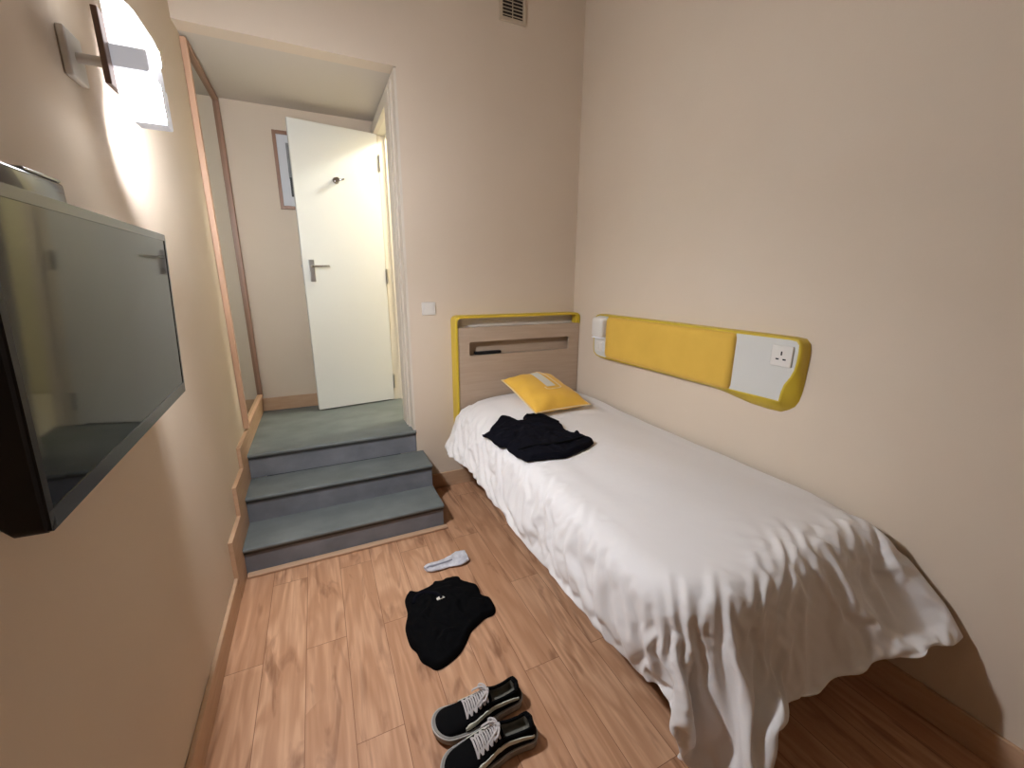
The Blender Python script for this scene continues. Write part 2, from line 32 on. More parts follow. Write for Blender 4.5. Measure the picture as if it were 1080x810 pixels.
[3055,-4689,708,-3,-6,41,9,3,43,-7,-4,44,-14,-21,37,-8,-11,43,-2,-5,46,21,11,40,1,-11,43,-7,-4,45,-21,8,42,9,-17,42,9,-13,43,18,-2,42,25,10,37,7,-14,45,-10,-9,45,29,-2,34,37,0,25,28,-4,32,28,-3,36,46,9,-2,39,-2,15,42,-1,12,42,-1,5,41,1,3,43,0,2,42,0,2,43,0,3,43,-2,4,42,0,3,43,0,2,41,1,2,42,0,2,43,0,3,42,-1,2,41,0,3,43,0,3,42,0,2,42,0,2,42,0,1,42,-4,6,43,-1,10,40,-1,-8,42,0,-6,43,0,0,37,4,21,42,-5,-3,41,1,-11,40,-3,13,41,-1,-2,38,1,-21,43,-2,2,42,0,11,43,-2,-2,42,0,-3,42,0,0,40,0,-11,41,-1,-5,41,0,-4,43,-1,-3,42,-1,-2,41,1,-1,41,1,6,43,-2,-5,42,-2,-8,41,-1,-2,42,0,0,42,0,2,41,0,6,41,0,-12,30,-10,-33,51,2,-29,41,-1,-1],
[3051,-4649,716,-21,-10,33,-12,-14,39,-6,-6,43,-4,-5,44,-3,-6,44,-3,-6,45,7,-3,45,26,8,38,12,-1,44,9,-4,44,3,-10,45,-23,-7,39,1,-8,46,10,-5,44,17,-4,43,29,2,35,10,-7,43,33,-1,29,36,-1,24,35,-1,26,37,1,22,44,3,1,42,-1,6,42,0,4,42,0,3,42,0,3,43,0,2,42,-1,3,42,0,3,43,0,3,42,-1,2,42,1,3,42,0,2,42,0,2,42,-1,3,42,0,2,42,0,3,42,0,2,41,0,5,42,-1,5,41,-2,-3,42,-1,0,41,-1,3,41,0,4,42,0,-8,41,-1,2,39,0,13,41,-1,3,40,-2,-7,42,0,3,42,0,-4,40,-1,-11,42,-1,-2,42,2,6,41,-2,-2,43,-1,-4,43,0,-3,41,-1,-4,42,0,-5,42,-1,-4,41,-1,-3,42,1,-2,42,-1,3,42,0,-1,42,-2,-4,42,-2,-6,42,0,0,42,-1,0,40,0,3,42,-1,-9,38,-9,-19,43,2,-32,41,0,-2],
[3047,-4608,734,-10,-13,36,-30,-7,27,-16,-8,41,-2,-5,44,10,-4,44,-11,-7,42,1,-5,45,8,-7,44,12,-1,44,10,-3,44,28,6,36,6,-8,44,-4,-6,45,-6,-5,46,7,-6,45,21,-3,39,29,-1,35,31,-3,31,35,-1,25,38,1,20,40,1,16,43,1,8,42,-1,4,42,0,3,42,0,3,43,0,3,42,0,2,42,-1,3,42,0,3,42,0,3,43,0,2,42,0,3,42,0,2,42,0,2,42,-1,2,41,0,3,42,0,2,42,0,4,41,-1,4,42,0,3,41,-2,-2,42,-1,0,41,0,3,41,-1,6,41,-1,-1,41,0,-5,41,-1,2,41,-1,4,41,0,-2,41,-1,0,42,0,2,41,0,-5,41,-1,-6,42,0,-1,41,0,0,43,-1,-2,42,0,-2,42,-1,-2,42,-1,-4,42,-1,-4,42,0,-5,41,0,-2,42,-1,0,43,-1,-1,42,-1,-2,41,-1,-5,42,-1,-3,41,-1,2,41,-1,-2,40,-2,-13,41,-5,-13,43,0,-21,41,-1,-4],
[3021,-4572,742,11,-7,39,-2,-16,37,-14,-7,40,-35,7,32,-2,-7,44,19,-7,41,9,-6,43,-3,-4,44,-7,-2,45,3,-5,45,16,-3,42,27,3,37,8,-5,45,1,-5,44,-5,-6,45,27,-2,37,23,-4,38,31,-2,31,35,-2,25,39,1,18,43,1,10,41,0,11,42,-1,4,43,0,3,42,0,3,42,0,2,42,0,3,42,0,3,42,-1,3,42,0,2,42,0,3,42,0,3,42,0,2,42,0,2,42,-1,2,42,0,3,42,0,2,41,0,4,42,-1,3,41,-1,2,42,-1,-1,41,-1,1,42,-1,3,41,-1,5,41,0,1,41,-1,-3,41,-1,-2,42,0,1,41,-1,-1,42,0,1,41,0,1,42,-1,-2,41,0,-5,41,0,-3,42,0,-1,42,-1,-1,42,0,-1,42,-1,-1,42,-1,-3,42,0,-4,41,-1,-4,42,0,-4,42,-1,-2,42,-1,-1,42,-1,-3,42,-1,-3,42,-1,-3,41,-1,-1,41,-2,-2,40,-2,-10,41,-3,-13,42,-1,-14,42,-1,-5],
[3007,-4532,757,6,-8,37,14,-10,39,-10,-7,41,-9,-9,41,-36,11,30,5,-12,43,26,-3,38,7,-5,43,5,-5,44,-13,-1,42,1,-4,45,11,-6,43,23,3,40,0,-5,44,8,-3,44,18,-5,41,30,-3,33,33,-2,28,36,-2,26,39,-1,18,41,2,12,43,0,6,42,-1,4,43,-1,3,42,0,3,42,0,2,42,0,3,42,0,2,42,0,3,42,0,3,42,-1,2,42,0,3,42,0,2,42,0,2,42,-1,3,41,0,2,42,0,3,42,-1,3,41,0,2,42,-1,2,42,-1,1,41,-1,1,42,-1,3,41,-1,3,41,-1,1,42,0,-2,41,-1,-1,41,-1,-1,42,0,0,42,0,0,41,-1,0,42,0,-1,41,0,-3,42,0,-2,41,-1,-2,42,0,-1,42,-1,-1,42,0,-1,42,-1,-2,42,-1,-3,41,0,-4,42,-1,-4,42,0,-2,42,-1,-3,42,-1,-2,42,-1,-4,41,-1,-3,42,-2,-2,41,-1,-4,41,-3,-7,41,-2,-10,42,-1,-10,41,-1,-7],
[2998,-4492,771,17,-7,35,-24,-16,28,-11,-7,40,27,2,39,-4,-4,42,-25,3,38,7,-6,43,7,-4,43,24,-4,39,4,-5,43,1,-4,44,-11,-1,44,4,-3,43,26,0,37,17,-5,42,17,-4,41,15,-4,41,35,-2,25,36,-2,23,40,-1,18,43,1,7,42,0,9,42,-1,4,42,0,3,42,-1,2,42,0,3,42,0,2,42,0,3,42,0,2,42,0,2,42,-1,3,42,0,2,42,0,3,42,0,2,41,-1,2,42,0,2,42,-1,3,41,0,2,42,-1,2,42,-1,2,42,-1,2,41,-1,2,42,-1,2,41,0,2,42,-1,1,41,-1,-1,42,-1,-1,41,0,-1,42,-1,0,41,0,0,42,0,-1,42,0,-1,41,-1,-1,42,0,-2,41,0,-1,42,-1,-1,42,0,-1,42,-1,-1,42,-1,-2,42,0,-3,41,-1,-3,42,0,-3,42,-1,-3,42,0,-3,42,-1,-3,41,-1,-3,42,-2,-3,42,-1,-4,41,-2,-4,41,-2,-6,41,-2,-8,42,-2,-7,41,-1,-6],
[2963,-4467,790,33,6,27,10,-14,36,-35,-2,27,-4,-14,39,27,11,36,4,-2,44,3,-3,43,-8,-1,43,9,-4,42,18,-5,41,6,-4,43,2,-4,43,-9,0,44,3,-4,43,17,-4,41,18,-4,41,32,-2,30,34,-3,27,36,-2,24,41,0,16,41,0,12,43,-1,4,42,-1,3,43,0,3,42,0,2,42,-1,3,42,0,2,42,0,2,42,0,2,42,0,2,41,-1,2,42,0,2,42,0,2,42,-1,2,41,0,2,42,-1,2,42,0,3,42,-1,2,41,-1,2,42,-1,2,42,0,2,41,-1,2,42,-1,2,42,-1,2,41,-1,0,42,0,0,41,-1,0,42,-1,-1,41,0,-1,42,-1,0,42,0,-1,41,0,-1,42,-1,-1,42,0,-1,41,0,-1,42,-1,-1,42,0,-1,42,-1,-1,42,-1,-2,41,0,-2,42,-1,-3,42,0,-3,42,-1,-3,42,-1,-3,41,0,-3,42,-2,-3,42,-1,-3,42,-1,-4,41,-2,-4,41,-2,-5,42,-1,-6,41,-2,-5,41,-1,-5],
[2949,-4428,795,10,-9,35,33,7,31,-8,-7,40,-29,-9,30,1,-6,42,30,15,33,16,-3,42,7,-4,42,-5,-1,43,6,-4,42,7,-5,43,18,-5,40,4,-4,43,4,-4,43,-5,1,43,17,-4,41,33,-4,30,37,-2,21,34,-2,27,40,-1,15,44,-1,5,41,0,10,42,-1,3,42,-1,3,42,0,2,43,0,2,42,-1,2,41,0,2,42,0,2,42,0,1,42,-1,2,41,0,2,42,-1,2,42,0,1,42,-1,2,41,0,2,42,-1,2,42,-1,2,42,0,2,41,-1,3,42,-1,2,42,-1,2,41,-1,2,42,-1,1,42,0,1,41,-1,0,42,-1,0,41,0,0,42,-1,-1,42,0,-1,41,-1,-1,42,0,-1,42,-1,-1,41,0,-1,42,0,-1,42,-1,-1,42,-1,-1,42,0,-1,41,-1,-2,42,-1,-2,42,0,-2,42,-1,-3,42,0,-3,41,-1,-3,42,-1,-3,42,-1,-3,42,-1,-3,41,-1,-4,42,-2,-3,41,-1,-4,41,-2,-4,42,-1,-3,41,-2,-4],
[2968,-4392,802,-23,-6,31,5,-7,39,21,14,39,-18,-10,35,-19,-8,36,16,1,41,32,11,34,18,-2,41,13,-2,41,7,-4,42,7,-5,43,-9,-6,40,-1,-6,42,25,1,38,17,-4,39,14,-3,41,11,-3,41,41,-2,17,38,-2,20,35,-1,24,43,-1,8,43,-1,3,42,-1,2,42,-1,3,42,0,2,42,0,2,42,-1,2,42,0,1,42,0,1,42,0,2,41,-1,1,42,0,2,42,-1,1,41,-1,2,42,0,1,42,-1,2,42,-1,2,41,0,2,42,-1,2,42,-1,2,41,-1,3,42,-1,2,42,0,2,42,-1,1,41,-1,1,42,-1,1,41,0,0,42,-1,-1,42,-1,-1,41,0,-1,42,-1,-1,42,0,-1,41,-1,-2,42,0,-1,42,-1,-1,42,0,-1,42,-1,-1,41,-1,-1,42,0,-1,42,-1,-2,42,-1,-2,41,0,-3,42,-1,-3,42,-1,-3,42,-1,-3,41,-1,-3,42,-1,-3,42,-1,-3,41,-1,-3,42,-1,-2,41,-1,-2,42,-2,-1,41,-1,2],
[2956,-4351,805,-1,-7,38,17,-9,36,-36,9,26,-10,-3,40,-3,-2,42,5,-3,42,18,-2,41,22,2,39,24,5,39,14,-1,40,14,-2,42,7,-7,41,-11,-5,41,7,-4,42,28,0,35,20,-3,38,13,-4,40,37,-3,22,39,-2,20,41,-1,12,40,-1,16,43,-2,0,42,-1,2,42,-1,3,42,0,2,42,0,2,42,-1,1,42,0,1,42,0,1,41,-1,1,42,0,1,42,-1,2,41,0,1,42,-1,1,42,-1,2,41,-1,2,42,0,1,42,-1,2,42,-1,3,41,-1,2,42,0,2,42,-1,2,41,-1,2,42,-1,2,42,0,1,42,-1,1,41,-1,0,42,-1,-1,42,0,-1,41,-1,-1,42,-1,-1,42,0,-2,41,-1,-1,42,0,-2,42,-1,-1,42,-1,-1,41,0,-1,42,-1,-1,42,-1,-2,42,-1,-1,41,0,-2,42,-1,-3,42,-1,-3,42,0,-3,41,-1,-3,42,-1,-3,42,-1,-3,41,-1,-2,42,-1,-2,42,-1,-2,41,-1,0,42,-1,0,41,-1,1],
[2937,-4312,811,7,-4,40,32,-7,30,-8,-6,39,-27,10,32,-17,1,39,1,-2,42,6,-4,42,11,-4,41,17,-1,41,14,-2,40,14,-1,41,29,5,36,13,-5,40,-6,-2,42,14,-3,41,18,-4,39,35,-4,25,36,-2,24,34,-1,25,38,-3,19,44,0,3,42,-2,5,42,-2,2,42,-1,3,42,0,2,42,0,2,42,-1,1,42,0,1,41,0,1,42,-1,0,42,0,1,41,-1,1,42,-1,2,42,-1,1,41,0,2,42,-1,1,42,-1,2,42,-1,2,41,0,2,42,-1,2,42,-1,3,41,-1,2,42,0,2,42,-1,2,42,-1,1,41,-1,1,42,0,0,42,-1,-1,41,-1,-1,42,-1,-1,42,0,-2,42,-1,-2,41,-1,-1,42,0,-2,42,-1,-1,41,-1,-1,42,0,-1,42,-1,-2,42,-1,-1,41,-1,-2,42,0,-2,42,-1,-2,42,-1,-3,41,-1,-3,42,0,-4,42,-1,-3,41,-1,-2,42,-1,-3,42,-1,-1,41,0,0,42,-1,0,42,-1,1,41,-1,1],
[2942,-4272,814,-3,-3,37,28,-2,36,4,-7,40,5,-8,40,-16,1,38,-25,15,31,-2,-2,41,0,-4,42,13,-2,41,13,-4,42,11,-2,41,18,-2,40,32,4,32,19,-4,38,18,-4,40,3,0,42,29,-5,31,36,-3,22,37,-1,20,37,-2,23,42,-2,8,43,-2,1,42,-2,0,42,0,2,42,-1,2,42,-1,2,42,0,1,41,0,1,42,-1,0,42,0,1,41,-1,1,42,0,1,42,-1,1,41,-1,2,42,-1,1,42,0,2,42,-1,2,41,-1,2,42,-1,2,42,0,2,41,-1,2,42,-1,2,42,-1,2,42,0,2,41,-1,1,42,-1,1,42,-1,0,42,0,0,41,-1,-1,42,-1,-2,42,-1,-1,41,0,-2,42,-1,-2,42,-1,-1,42,-1,-2,41,0,-1,42,-1,-1,42,-1,-1,41,-1,-2,42,0,-1,42,-1,-3,42,-1,-2,41,0,-3,42,-1,-3,42,-1,-4,42,-1,-3,41,0,-3,42,-1,-2,42,-1,0,41,-1,0,42,-1,1,42,0,1,41,-1,1],
[2952,-4232,817,-18,-3,33,-3,-12,39,3,-8,41,32,7,32,15,-4,40,-4,-2,41,-5,0,41,-4,2,40,-15,13,37,7,-3,42,8,-3,42,12,-2,41,16,-4,40,20,-3,39,37,3,26,24,-3,35,21,-5,37,21,-3,35,38,-1,19,44,-2,5,42,-2,10,41,-2,9,42,-1,-1,42,-1,2,42,-1,3,42,-1,1,42,0,1,41,-1,1,42,0,0,41,-1,1,42,0,1,42,-1,1,41,-1,2,42,0,1,42,-1,2,42,-1,1,41,-1,2,42,0,3,42,-1,2,41,-1,2,42,0,2,42,-1,2,42,-1,1,41,-1,1,42,0,1,42,-1,1,42,-1,0,41,-1,0,42,0,-1,42,-1,-1,41,-1,-1,42,-1,-2,42,0,-1,42,-1,-1,41,-1,-2,42,-1,-1,42,0,-1,42,-1,-1,41,-1,-2,42,-1,-2,42,0,-2,41,-1,-3,42,-1,-3,42,0,-3,42,-1,-3,41,-1,-4,42,-1,-3,42,0,-2,42,-1,0,41,-1,0,42,-1,1,42,0,1,41,-1,1],
[2951,-4191,821,-1,-6,38,-6,-8,39,-25,-7,32,15,-4,40,36,8,30,11,0,42,-18,-1,37,22,-2,39,7,-3,41,2,3,42,-5,7,41,7,0,41,6,-1,42,8,-4,42,20,-6,38,26,-3,35,31,0,30,39,-2,18,37,-1,20,35,-2,23,43,-2,8,43,-2,2,42,-1,0,42,-1,1,42,-1,3,42,-1,1,41,0,2,42,-1,0,41,0,0,42,-1,1,42,-1,1,41,0,1,42,-1,2,42,-1,2,42,0,1,41,-1,2,42,-1,2,42,-1,3,42,0,2,41,-1,2,42,-1,1,42,-1,2,41,0,1,42,-1,1,42,-1,0,42,0,1,41,-1,0,42,-1,0,42,-1,-1,42,0,0,41,-1,-1,42,-1,-1,42,-1,-2,42,0,-1,41,-1,-1,42,-1,-1,42,0,-1,41,-1,-1,42,-1,-2,42,-1,-2,42,0,-2,41,-1,-3,42,-1,-3,42,-1,-3,42,0,-4,41,-1,-3,42,-1,-3,42,-1,-3,42,0,0,41,-1,1,42,-1,1,42,0,1,41,-1,1],
[2945,-4151,824,9,-6,38,-25,-5,31,-6,-5,40,-5,-7,41,26,2,37,35,9,29,-15,0,38,8,-3,42,28,-3,36,13,-2,41,8,0,41,8,-2,42,7,-2,42,4,1,42,-6,5,41,17,-3,40,37,-3,24,33,-3,26,37,-1,22,42,-1,8,43,-2,7,41,-3,9,42,-1,0,42,-1,2,42,-1,2,42,-1,2,41,-1,1,42,0,0,41,-1,1,42,0,0,41,-1,1,42,-1,2,42,0,2,42,-1,1,41,-1,2,42,0,2,42,-1,2,42,-1,3,41,-1,2,42,0,2,42,-1,1,41,-1,2,42,-1,0,42,0,1,42,-1,0,41,-1,0,42,0,0,42,-1,-1,42,-1,0,41,-1,0,42,0,-1,42,-1,0,42,-1,-1,41,0,-1,42,-1,-1,42,-1,-1,42,-1,-1,41,0,-1,42,-1,-2,42,-1,-2,42,-1,-2,41,0,-3,42,-1,-3,42,-1,-4,42,0,-3,41,-1,-4,42,-1,-3,42,-1,-3,42,0,0,41,-1,1,42,-1,1,42,0,1,41,-1,0],
[2930,-4112,829,24,-4,34,4,-11,38,-7,-4,40,-27,3,33,0,-4,42,41,13,22,20,-4,40,-7,2,40,9,-4,42,25,0,37,11,-1,42,1,-1,41,-5,-5,42,25,2,37,14,-1,40,12,0,40,11,-2,40,43,-2,11,39,-2,18,37,-1,21,41,-2,10,43,-3,3,42,-1,-1,42,-1,2,42,-1,2,42,-1,2,41,-1,1,42,0,1,41,-1,0,41,-1,1,42,0,1,42,-1,1,41,-1,2,42,0,2,42,-1,2,42,-1,2,41,-1,3,42,0,2,42,-1,2,42,-1,2,41,0,1,42,-1,1,42,-1,1,42,-1,0,41,0,-1,42,-1,0,42,-1,-1,42,0,0,41,-1,0,42,-1,0,42,-1,0,42,0,-1,41,-1,0,42,-1,0,42,0,-1,42,-1,-1,41,-1,-1,42,-1,-1,42,0,-2,42,-1,-2,41,-1,-3,42,0,-3,42,-1,-3,42,-1,-4,41,-1,-3,42,0,-4,42,-1,-3,42,-1,-3,41,0,0,42,-1,1,42,-1,1,42,-1,0,41,0,1],
[2925,-4071,831,18,-4,36,22,-7,37,-9,-4,40,-10,-2,40,-27,2,31,14,-8,41,38,14,26,28,-1,37,-13,1,39,8,-2,41,19,0,40,0,-2,42,-3,-3,41,15,-1,41,17,0,39,14,0,41,27,-2,33,35,-4,24,43,0,7,42,-2,12,41,-2,13,40,-3,10,42,-1,-1,42,-1,2,42,-1,2,42,-1,2,41,-1,2,41,-1,0,42,0,1,41,-1,0,42,-1,1,41,0,2,42,-1,2,42,-1,2,42,0,2,41,-1,2,42,-1,3,42,-1,2,42,0,2,41,-1,2,42,-1,2,42,0,0,42,-1,1,42,-1,-1,41,-1,-1,42,0,0,42,-1,-1,42,-1,-1,41,0,0,42,-1,0,42,-1,0,42,0,0,41,-1,0,42,-1,0,42,-1,0,42,0,-1,41,-1,-1,42,-1,-1,42,0,-2,42,-1,-2,41,-1,-3,42,-1,-3,42,0,-4,42,-1,-3,41,-1,-4,42,0,-4,42,-1,-3,42,-1,-3,41,-1,0,42,0,1,42,-1,0,42,-1,1,41,0,0],
[2926,-4030,832,22,-4,34,8,-3,40,-24,-10,33,13,4,41,-3,-3,40,-20,-4,37,21,1,40,43,12,19,16,0,41,-10,-1,40,3,-1,42,4,-2,42,20,-1,38,18,-2,39,21,-2,38,20,-3,38,9,3,41,29,-5,30,41,-2,14,42,-3,14,42,-1,9,43,-2,0,42,-1,-1,42,-1,2,42,-2,2,42,0,3,41,-1,1,41,-1,1,41,-1,0,42,0,1,41,-1,1,42,-1,1,42,0,2,42,-1,2,41,-1,3,42,0,2,42,-1,3,42,-1,2,41,-1,2,42,0,2,42,-1,2,42,-1,0,42,0,0,41,-1,0,42,-1,-1,42,0,-2,42,-1,-1,41,-1,-1,42,-1,0,42,0,0,42,-1,0,41,-1,0,42,0,1,42,-1,0,42,-1,0,41,0,0,42,-1,-1,42,-1,-2,42,-1,-2,42,0,-2,41,-1,-3,42,-1,-3,42,0,-4,42,-1,-4,41,-1,-3,42,0,-4,42,-1,-3,42,-1,-3,41,-1,0,42,0,0,42,-1,1,42,-1,0,41,0,1],
[2928,-3990,834,28,-4,29,-25,-6,32,-10,-1,40,2,-2,42,12,2,41,-13,-3,40,6,-2,42,39,9,25,36,6,30,5,-3,43,-3,-1,41,4,-1,42,4,-1,42,12,-4,41,17,-4,39,35,1,28,24,-2,34,18,-1,38,41,-3,14,38,-2,19,43,-2,4,43,-3,0,42,-1,0,42,-1,3,42,-2,3,42,-1,2,41,-1,1,41,0,1,41,-1,0,41,-1,1,42,0,1,42,-1,2,42,-1,2,41,0,2,42,-1,2,42,-1,3,42,-1,2,41,0,3,42,-1,2,42,-1,2,42,0,2,42,-1,0,41,-1,0,42,0,-1,42,-1,-1,42,-1,-2,41,0,-1,42,-1,-1,42,-1,-1,42,-1,0,41,0,0,42,-1,1,42,-1,0,42,0,1,42,-1,0,41,-1,0,42,0,-1,42,-1,-1,42,-1,-2,41,0,-3,42,-1,-3,42,-1,-3,42,-1,-4,42,0,-4,41,-1,-4,42,-1,-3,42,0,-4,42,-1,-3,41,-1,0,42,0,1,42,-1,0,42,-1,1,41,0,0],
[2913,-3953,847,40,-1,17,6,-10,38,-27,7,32,-10,0,40,-5,-2,41,-2,0,41,7,-1,43,25,2,38,41,10,21,23,0,39,11,-5,42,8,-2,41,-3,2,42,2,-2,42,9,-4,42,24,-4,36,36,0,24,22,0,36,35,-4,23,45,-4,0,43,-2,4,41,-1,9,43,-2,2,42,-2,3,41,-1,3,42,-1,2,41,-1,2,41,-1,0,41,0,1,41,-1,0,42,-1,1,41,0,2,42,-1,2,42,-1,2,42,0,2,42,-1,3,41,-1,3,42,-1,3,42,0,2,42,-1,2,42,-1,2,41,0,0,42,-1,0,42,-1,-1,42,0,-1,41,-1,-2,42,-1,-2,42,0,-2,42,-1,-1,42,-1,0,41,0,0,42,-1,1,42,-1,0,42,0,1,41,-1,1,42,-1,-1,42,-1,0,42,0,-2,42,-1,-2,41,-1,-2,42,0,-3,42,-1,-4,42,-1,-4,41,0,-4,42,-1,-4,42,-1,-3,42,0,-4,42,-1,-3,41,-1,1,42,0,0,42,-1,1,42,-1,0,41,-1,1],
[2914,-3913,835,21,-3,35,34,-4,30,-9,-2,41,-5,-3,41,-11,3,39,-21,8,34,-4,0,41,14,0,42,40,8,26,23,0,38,3,-8,42,23,4,38,18,0,39,8,-3,42,-5,0,42,19,-4,39,41,-3,17,32,-4,27,21,0,36,43,-5,11,44,-1,-4,42,-2,7,42,-2,2,42,-2,3,42,-1,3,41,-1,3,41,-1,1,41,-1,1,41,-1,0,41,0,0,41,-1,1,42,-1,2,42,0,2,42,-1,2,42,-1,2,41,0,3,42,-1,3,42,-1,3,42,-1,2,41,0,3,42,-1,1,42,-1,1,42,0,0,42,-1,-1,41,-1,-2,42,0,-2,42,-1,-2,42,-1,-2,42,0,-1,41,-1,-1,42,-1,1,42,0,0,42,-1,1,42,-1,1,41,0,0,42,-1,0,42,-1,-1,42,0,-1,41,-1,-2,42,-1,-3,42,0,-3,42,-1,-4,42,-1,-4,41,0,-4,42,-1,-3,42,-1,-4,42,0,-3,42,-1,-3,41,-1,0,42,-1,0,42,0,1,42,-1,1,41,-1,0],
[2918,-3872,832,23,-2,33,15,-2,39,-25,-10,31,12,5,42,9,4,42,1,-2,41,-7,2,40,-22,7,34,24,1,38,31,5,35,8,-5,42,6,-7,41,16,-2,41,33,9,30,20,-3,38,19,-4,39,9,-6,40,44,1,8,36,-4,22,28,0,31,44,-3,4,43,-2,-3,42,-2,0,42,-2,3,42,-1,3,41,-1,3,41,-2,1,41,0,1,41,-1,0,41,-1,0,41,0,1,42,-1,1,42,-1,2,41,0,2,42,-1,3,42,-1,3,42,-1,3,42,0,3,41,-1,3,42,-1,2,42,0,1,42,-1,1,42,-1,0,41,0,-1,42,-1,-1,42,-1,-2,42,0,-3,42,-1,-1,41,-1,-2,42,0,-1,42,-1,0,42,-1,1,42,0,0,41,-1,1,42,-1,0,42,0,0,42,-1,0,42,-1,-2,41,0,-2,42,-1,-3,42,-1,-3,42,0,-4,42,-1,-4,41,-1,-4,42,0,-3,42,-1,-4,42,-1,-3,42,0,-3,41,-1,0,42,-1,1,42,0,1,42,-1,0,41,-1,1],
[2920,-3831,831,32,-5,27,-18,-2,37,-6,-2,40,-12,-3,39,8,2,43,23,7,38,9,1,42,1,-4,41,-20,12,34,12,-5,41,16,0,41,16,-2,40,16,-2,41,17,-1,39,22,-2,38,22,-2,37,28,-1,32,36,-4,23,44,2,5,41,-3,14,36,0,21,43,-3,-1,42,-2,-2,42,-2,2,41,-1,3,41,-2,3,41,-1,1,41,-1,0,40,-1,0,41,0,0,42,-1,1,42,-1,2,41,0,2,42,-1,2,42,-1,2,42,0,3,42,-1,4,41,0,2,42,-1,3,42,-1,3,42,0,1,42,-1,1,41,-1,0,42,0,0,42,-1,-2,42,-1,-2,42,0,-2,41,-1,-2,42,-1,-1,42,0,-1,42,-1,-1,42,-1,0,41,0,1,42,-1,0,42,-1,1,42,0,0,42,-1,-1,41,-1,-2,42,0,-2,42,-1,-3,42,-1,-3,42,0,-4,41,-1,-4,42,-1,-4,42,0,-3,42,-1,-4,42,-1,-3,41,0,-3,42,-1,1,42,-1,1,42,0,1,42,-1,0,41,-1,1],
[2921,-3789,833,29,-4,31,11,-8,39,-13,2,39,-31,2,28,-4,1,42,9,1,42,8,0,42,34,1,33,5,1,41,5,0,42,-6,8,40,20,-2,39,19,-3,40,15,0,40,18,-1,40,21,-2,37,35,-4,26,26,-4,33,38,-2,20,44,0,-5,43,-2,7,40,-2,12,42,-2,1,42,-1,2,41,-2,2,41,-1,2,40,-1,2,41,-1,0,40,-1,0,41,-1,0,41,0,0,42,-1,2,42,-1,2,42,0,2,42,-1,3,41,-1,3,42,0,3,42,-1,3,42,0,3,42,-1,2,42,-1,2,41,0,1,42,-1,0,42,-1,0,42,0,-1,42,-1,-2,41,-1,-2,42,0,-2,42,-1,-2,42,-1,-1,42,0,0,41,-1,0,42,-1,0,42,0,0,42,-1,0,42,-1,0,42,0,-1,41,-1,-2,42,-1,-2,42,0,-3,42,-1,-4,42,-1,-3,41,0,-4,42,-1,-4,42,0,-3,42,-1,-4,42,-1,-3,41,0,-2,42,-1,1,42,-1,1,42,0,1,42,-1,1,41,-1,0],
[2922,-3748,834,27,-4,31,-12,-10,37,16,8,40,-10,-6,38,-29,10,29,4,1,43,9,-1,42,30,1,36,-10,-4,39,29,4,34,20,-1,40,17,0,40,16,-1,39,17,-1,40,17,0,40,17,0,39,10,-2,40,42,-7,12,28,1,31,42,-2,13,43,0,-5,43,-3,6,42,-2,3,42,-1,2,41,-2,3,40,-1,2,40,-1,1,41,-1,1,40,-1,-1,41,-1,0,41,-1,0,42,0,2,42,-1,2,42,-1,2,41,0,3,42,-1,3,42,0,3,42,-1,3,42,-1,3,41,0,2,42,-1,2,42,-1,1,42,0,1,42,-1,-1,42,-1,0,41,0,-2,42,-1,-1,42,-1,-2,42,0,-2,42,-1,-1,41,-1,-1,42,0,0,42,-1,0,42,0,0,42,-1,0,42,-1,-1,41,0,-1,42,-1,-2,42,-1,-2,42,0,-3,42,-1,-4,41,-1,-4,42,0,-3,42,-1,-4,42,-1,-3,42,0,-3,42,-1,-3,41,-1,-2,42,0,1,42,-1,1,42,0,1,42,-1,1,41,-1,1],
[2925,-3707,837,27,-4,30,-28,-6,30,-1,-2,42,28,3,36,-5,0,40,-20,12,34,0,0,43,25,0,38,-10,-3,39,15,-1,41,28,1,37,7,-4,41,14,-2,41,15,-3,40,20,2,39,20,2,39,40,-5,16,37,-2,23,35,-2,25,30,3,29,43,-3,5,43,-2,-4,42,-2,0,42,-2,2,41,-1,3,41,-1,2,40,-2,1,40,-1,0,40,-1,-1,41,0,0,41,-1,0,42,-1,2,41,0,2,42,-1,3,42,-1,3,42,0,3,42,-1,3,42,0,3,41,-1,2,42,-1,2,42,0,2,42,-1,1,42,-1,1,42,0,0,41,-1,-1,42,-1,-1,42,0,-1,42,-1,-1,42,0,-2,41,-1,-1,42,-1,-1,42,0,0,42,-1,-1,42,-1,0,42,0,0,41,-1,-1,42,-1,-2,42,0,-2,42,-1,-2,42,-1,-4,42,0,-3,41,-1,-4,42,0,-3,42,-1,-4,42,-1,-3,42,0,-3,42,-1,-2,41,-1,-2,42,0,1,42,-1,2,42,-1,1,42,0,1,41,-1,1],
[2906,-3673,851,39,3,20,9,-13,38,-35,10,26,9,-4,42,34,2,33,-4,4,41,-22,12,34,-1,-2,42,9,-1,41,8,0,42,15,-3,41,14,-2,41,14,-2,40,33,-3,31,26,0,36,24,0,36,13,-4,39,36,-2,24,43,0,10,39,-1,17,37,1,20,42,-3,-3,43,-2,-1,41,-2,2,41,-1,3,41,-2,2,40,-1,1,40,-1,0,40,-1,-1,40,-1,-1,42,0,0,41,-1,2,42,-1,2,42,0,3,42,-1,3,42,-1,3,41,0,3,42,-1,3,42,0,2,42,-1,2,42,-1,2,42,0,1,41,-1,1,42,-1,0,42,0,0,42,-1,-1,42,0,-1,42,-1,-1,41,-1,-1,42,0,-1,42,-1,-1,42,-1,0,42,0,-1,42,-1,-1,41,-1,0,42,0,-2,42,-1,-1,42,0,-3,42,-1,-2,42,-1,-4,41,0,-3,42,-1,-4,42,-1,-3,42,0,-3,42,-1,-3,42,0,-3,41,-1,-2,42,-1,-1,42,0,1,42,-1,2,42,-1,1,42,0,1,41,-1,1],
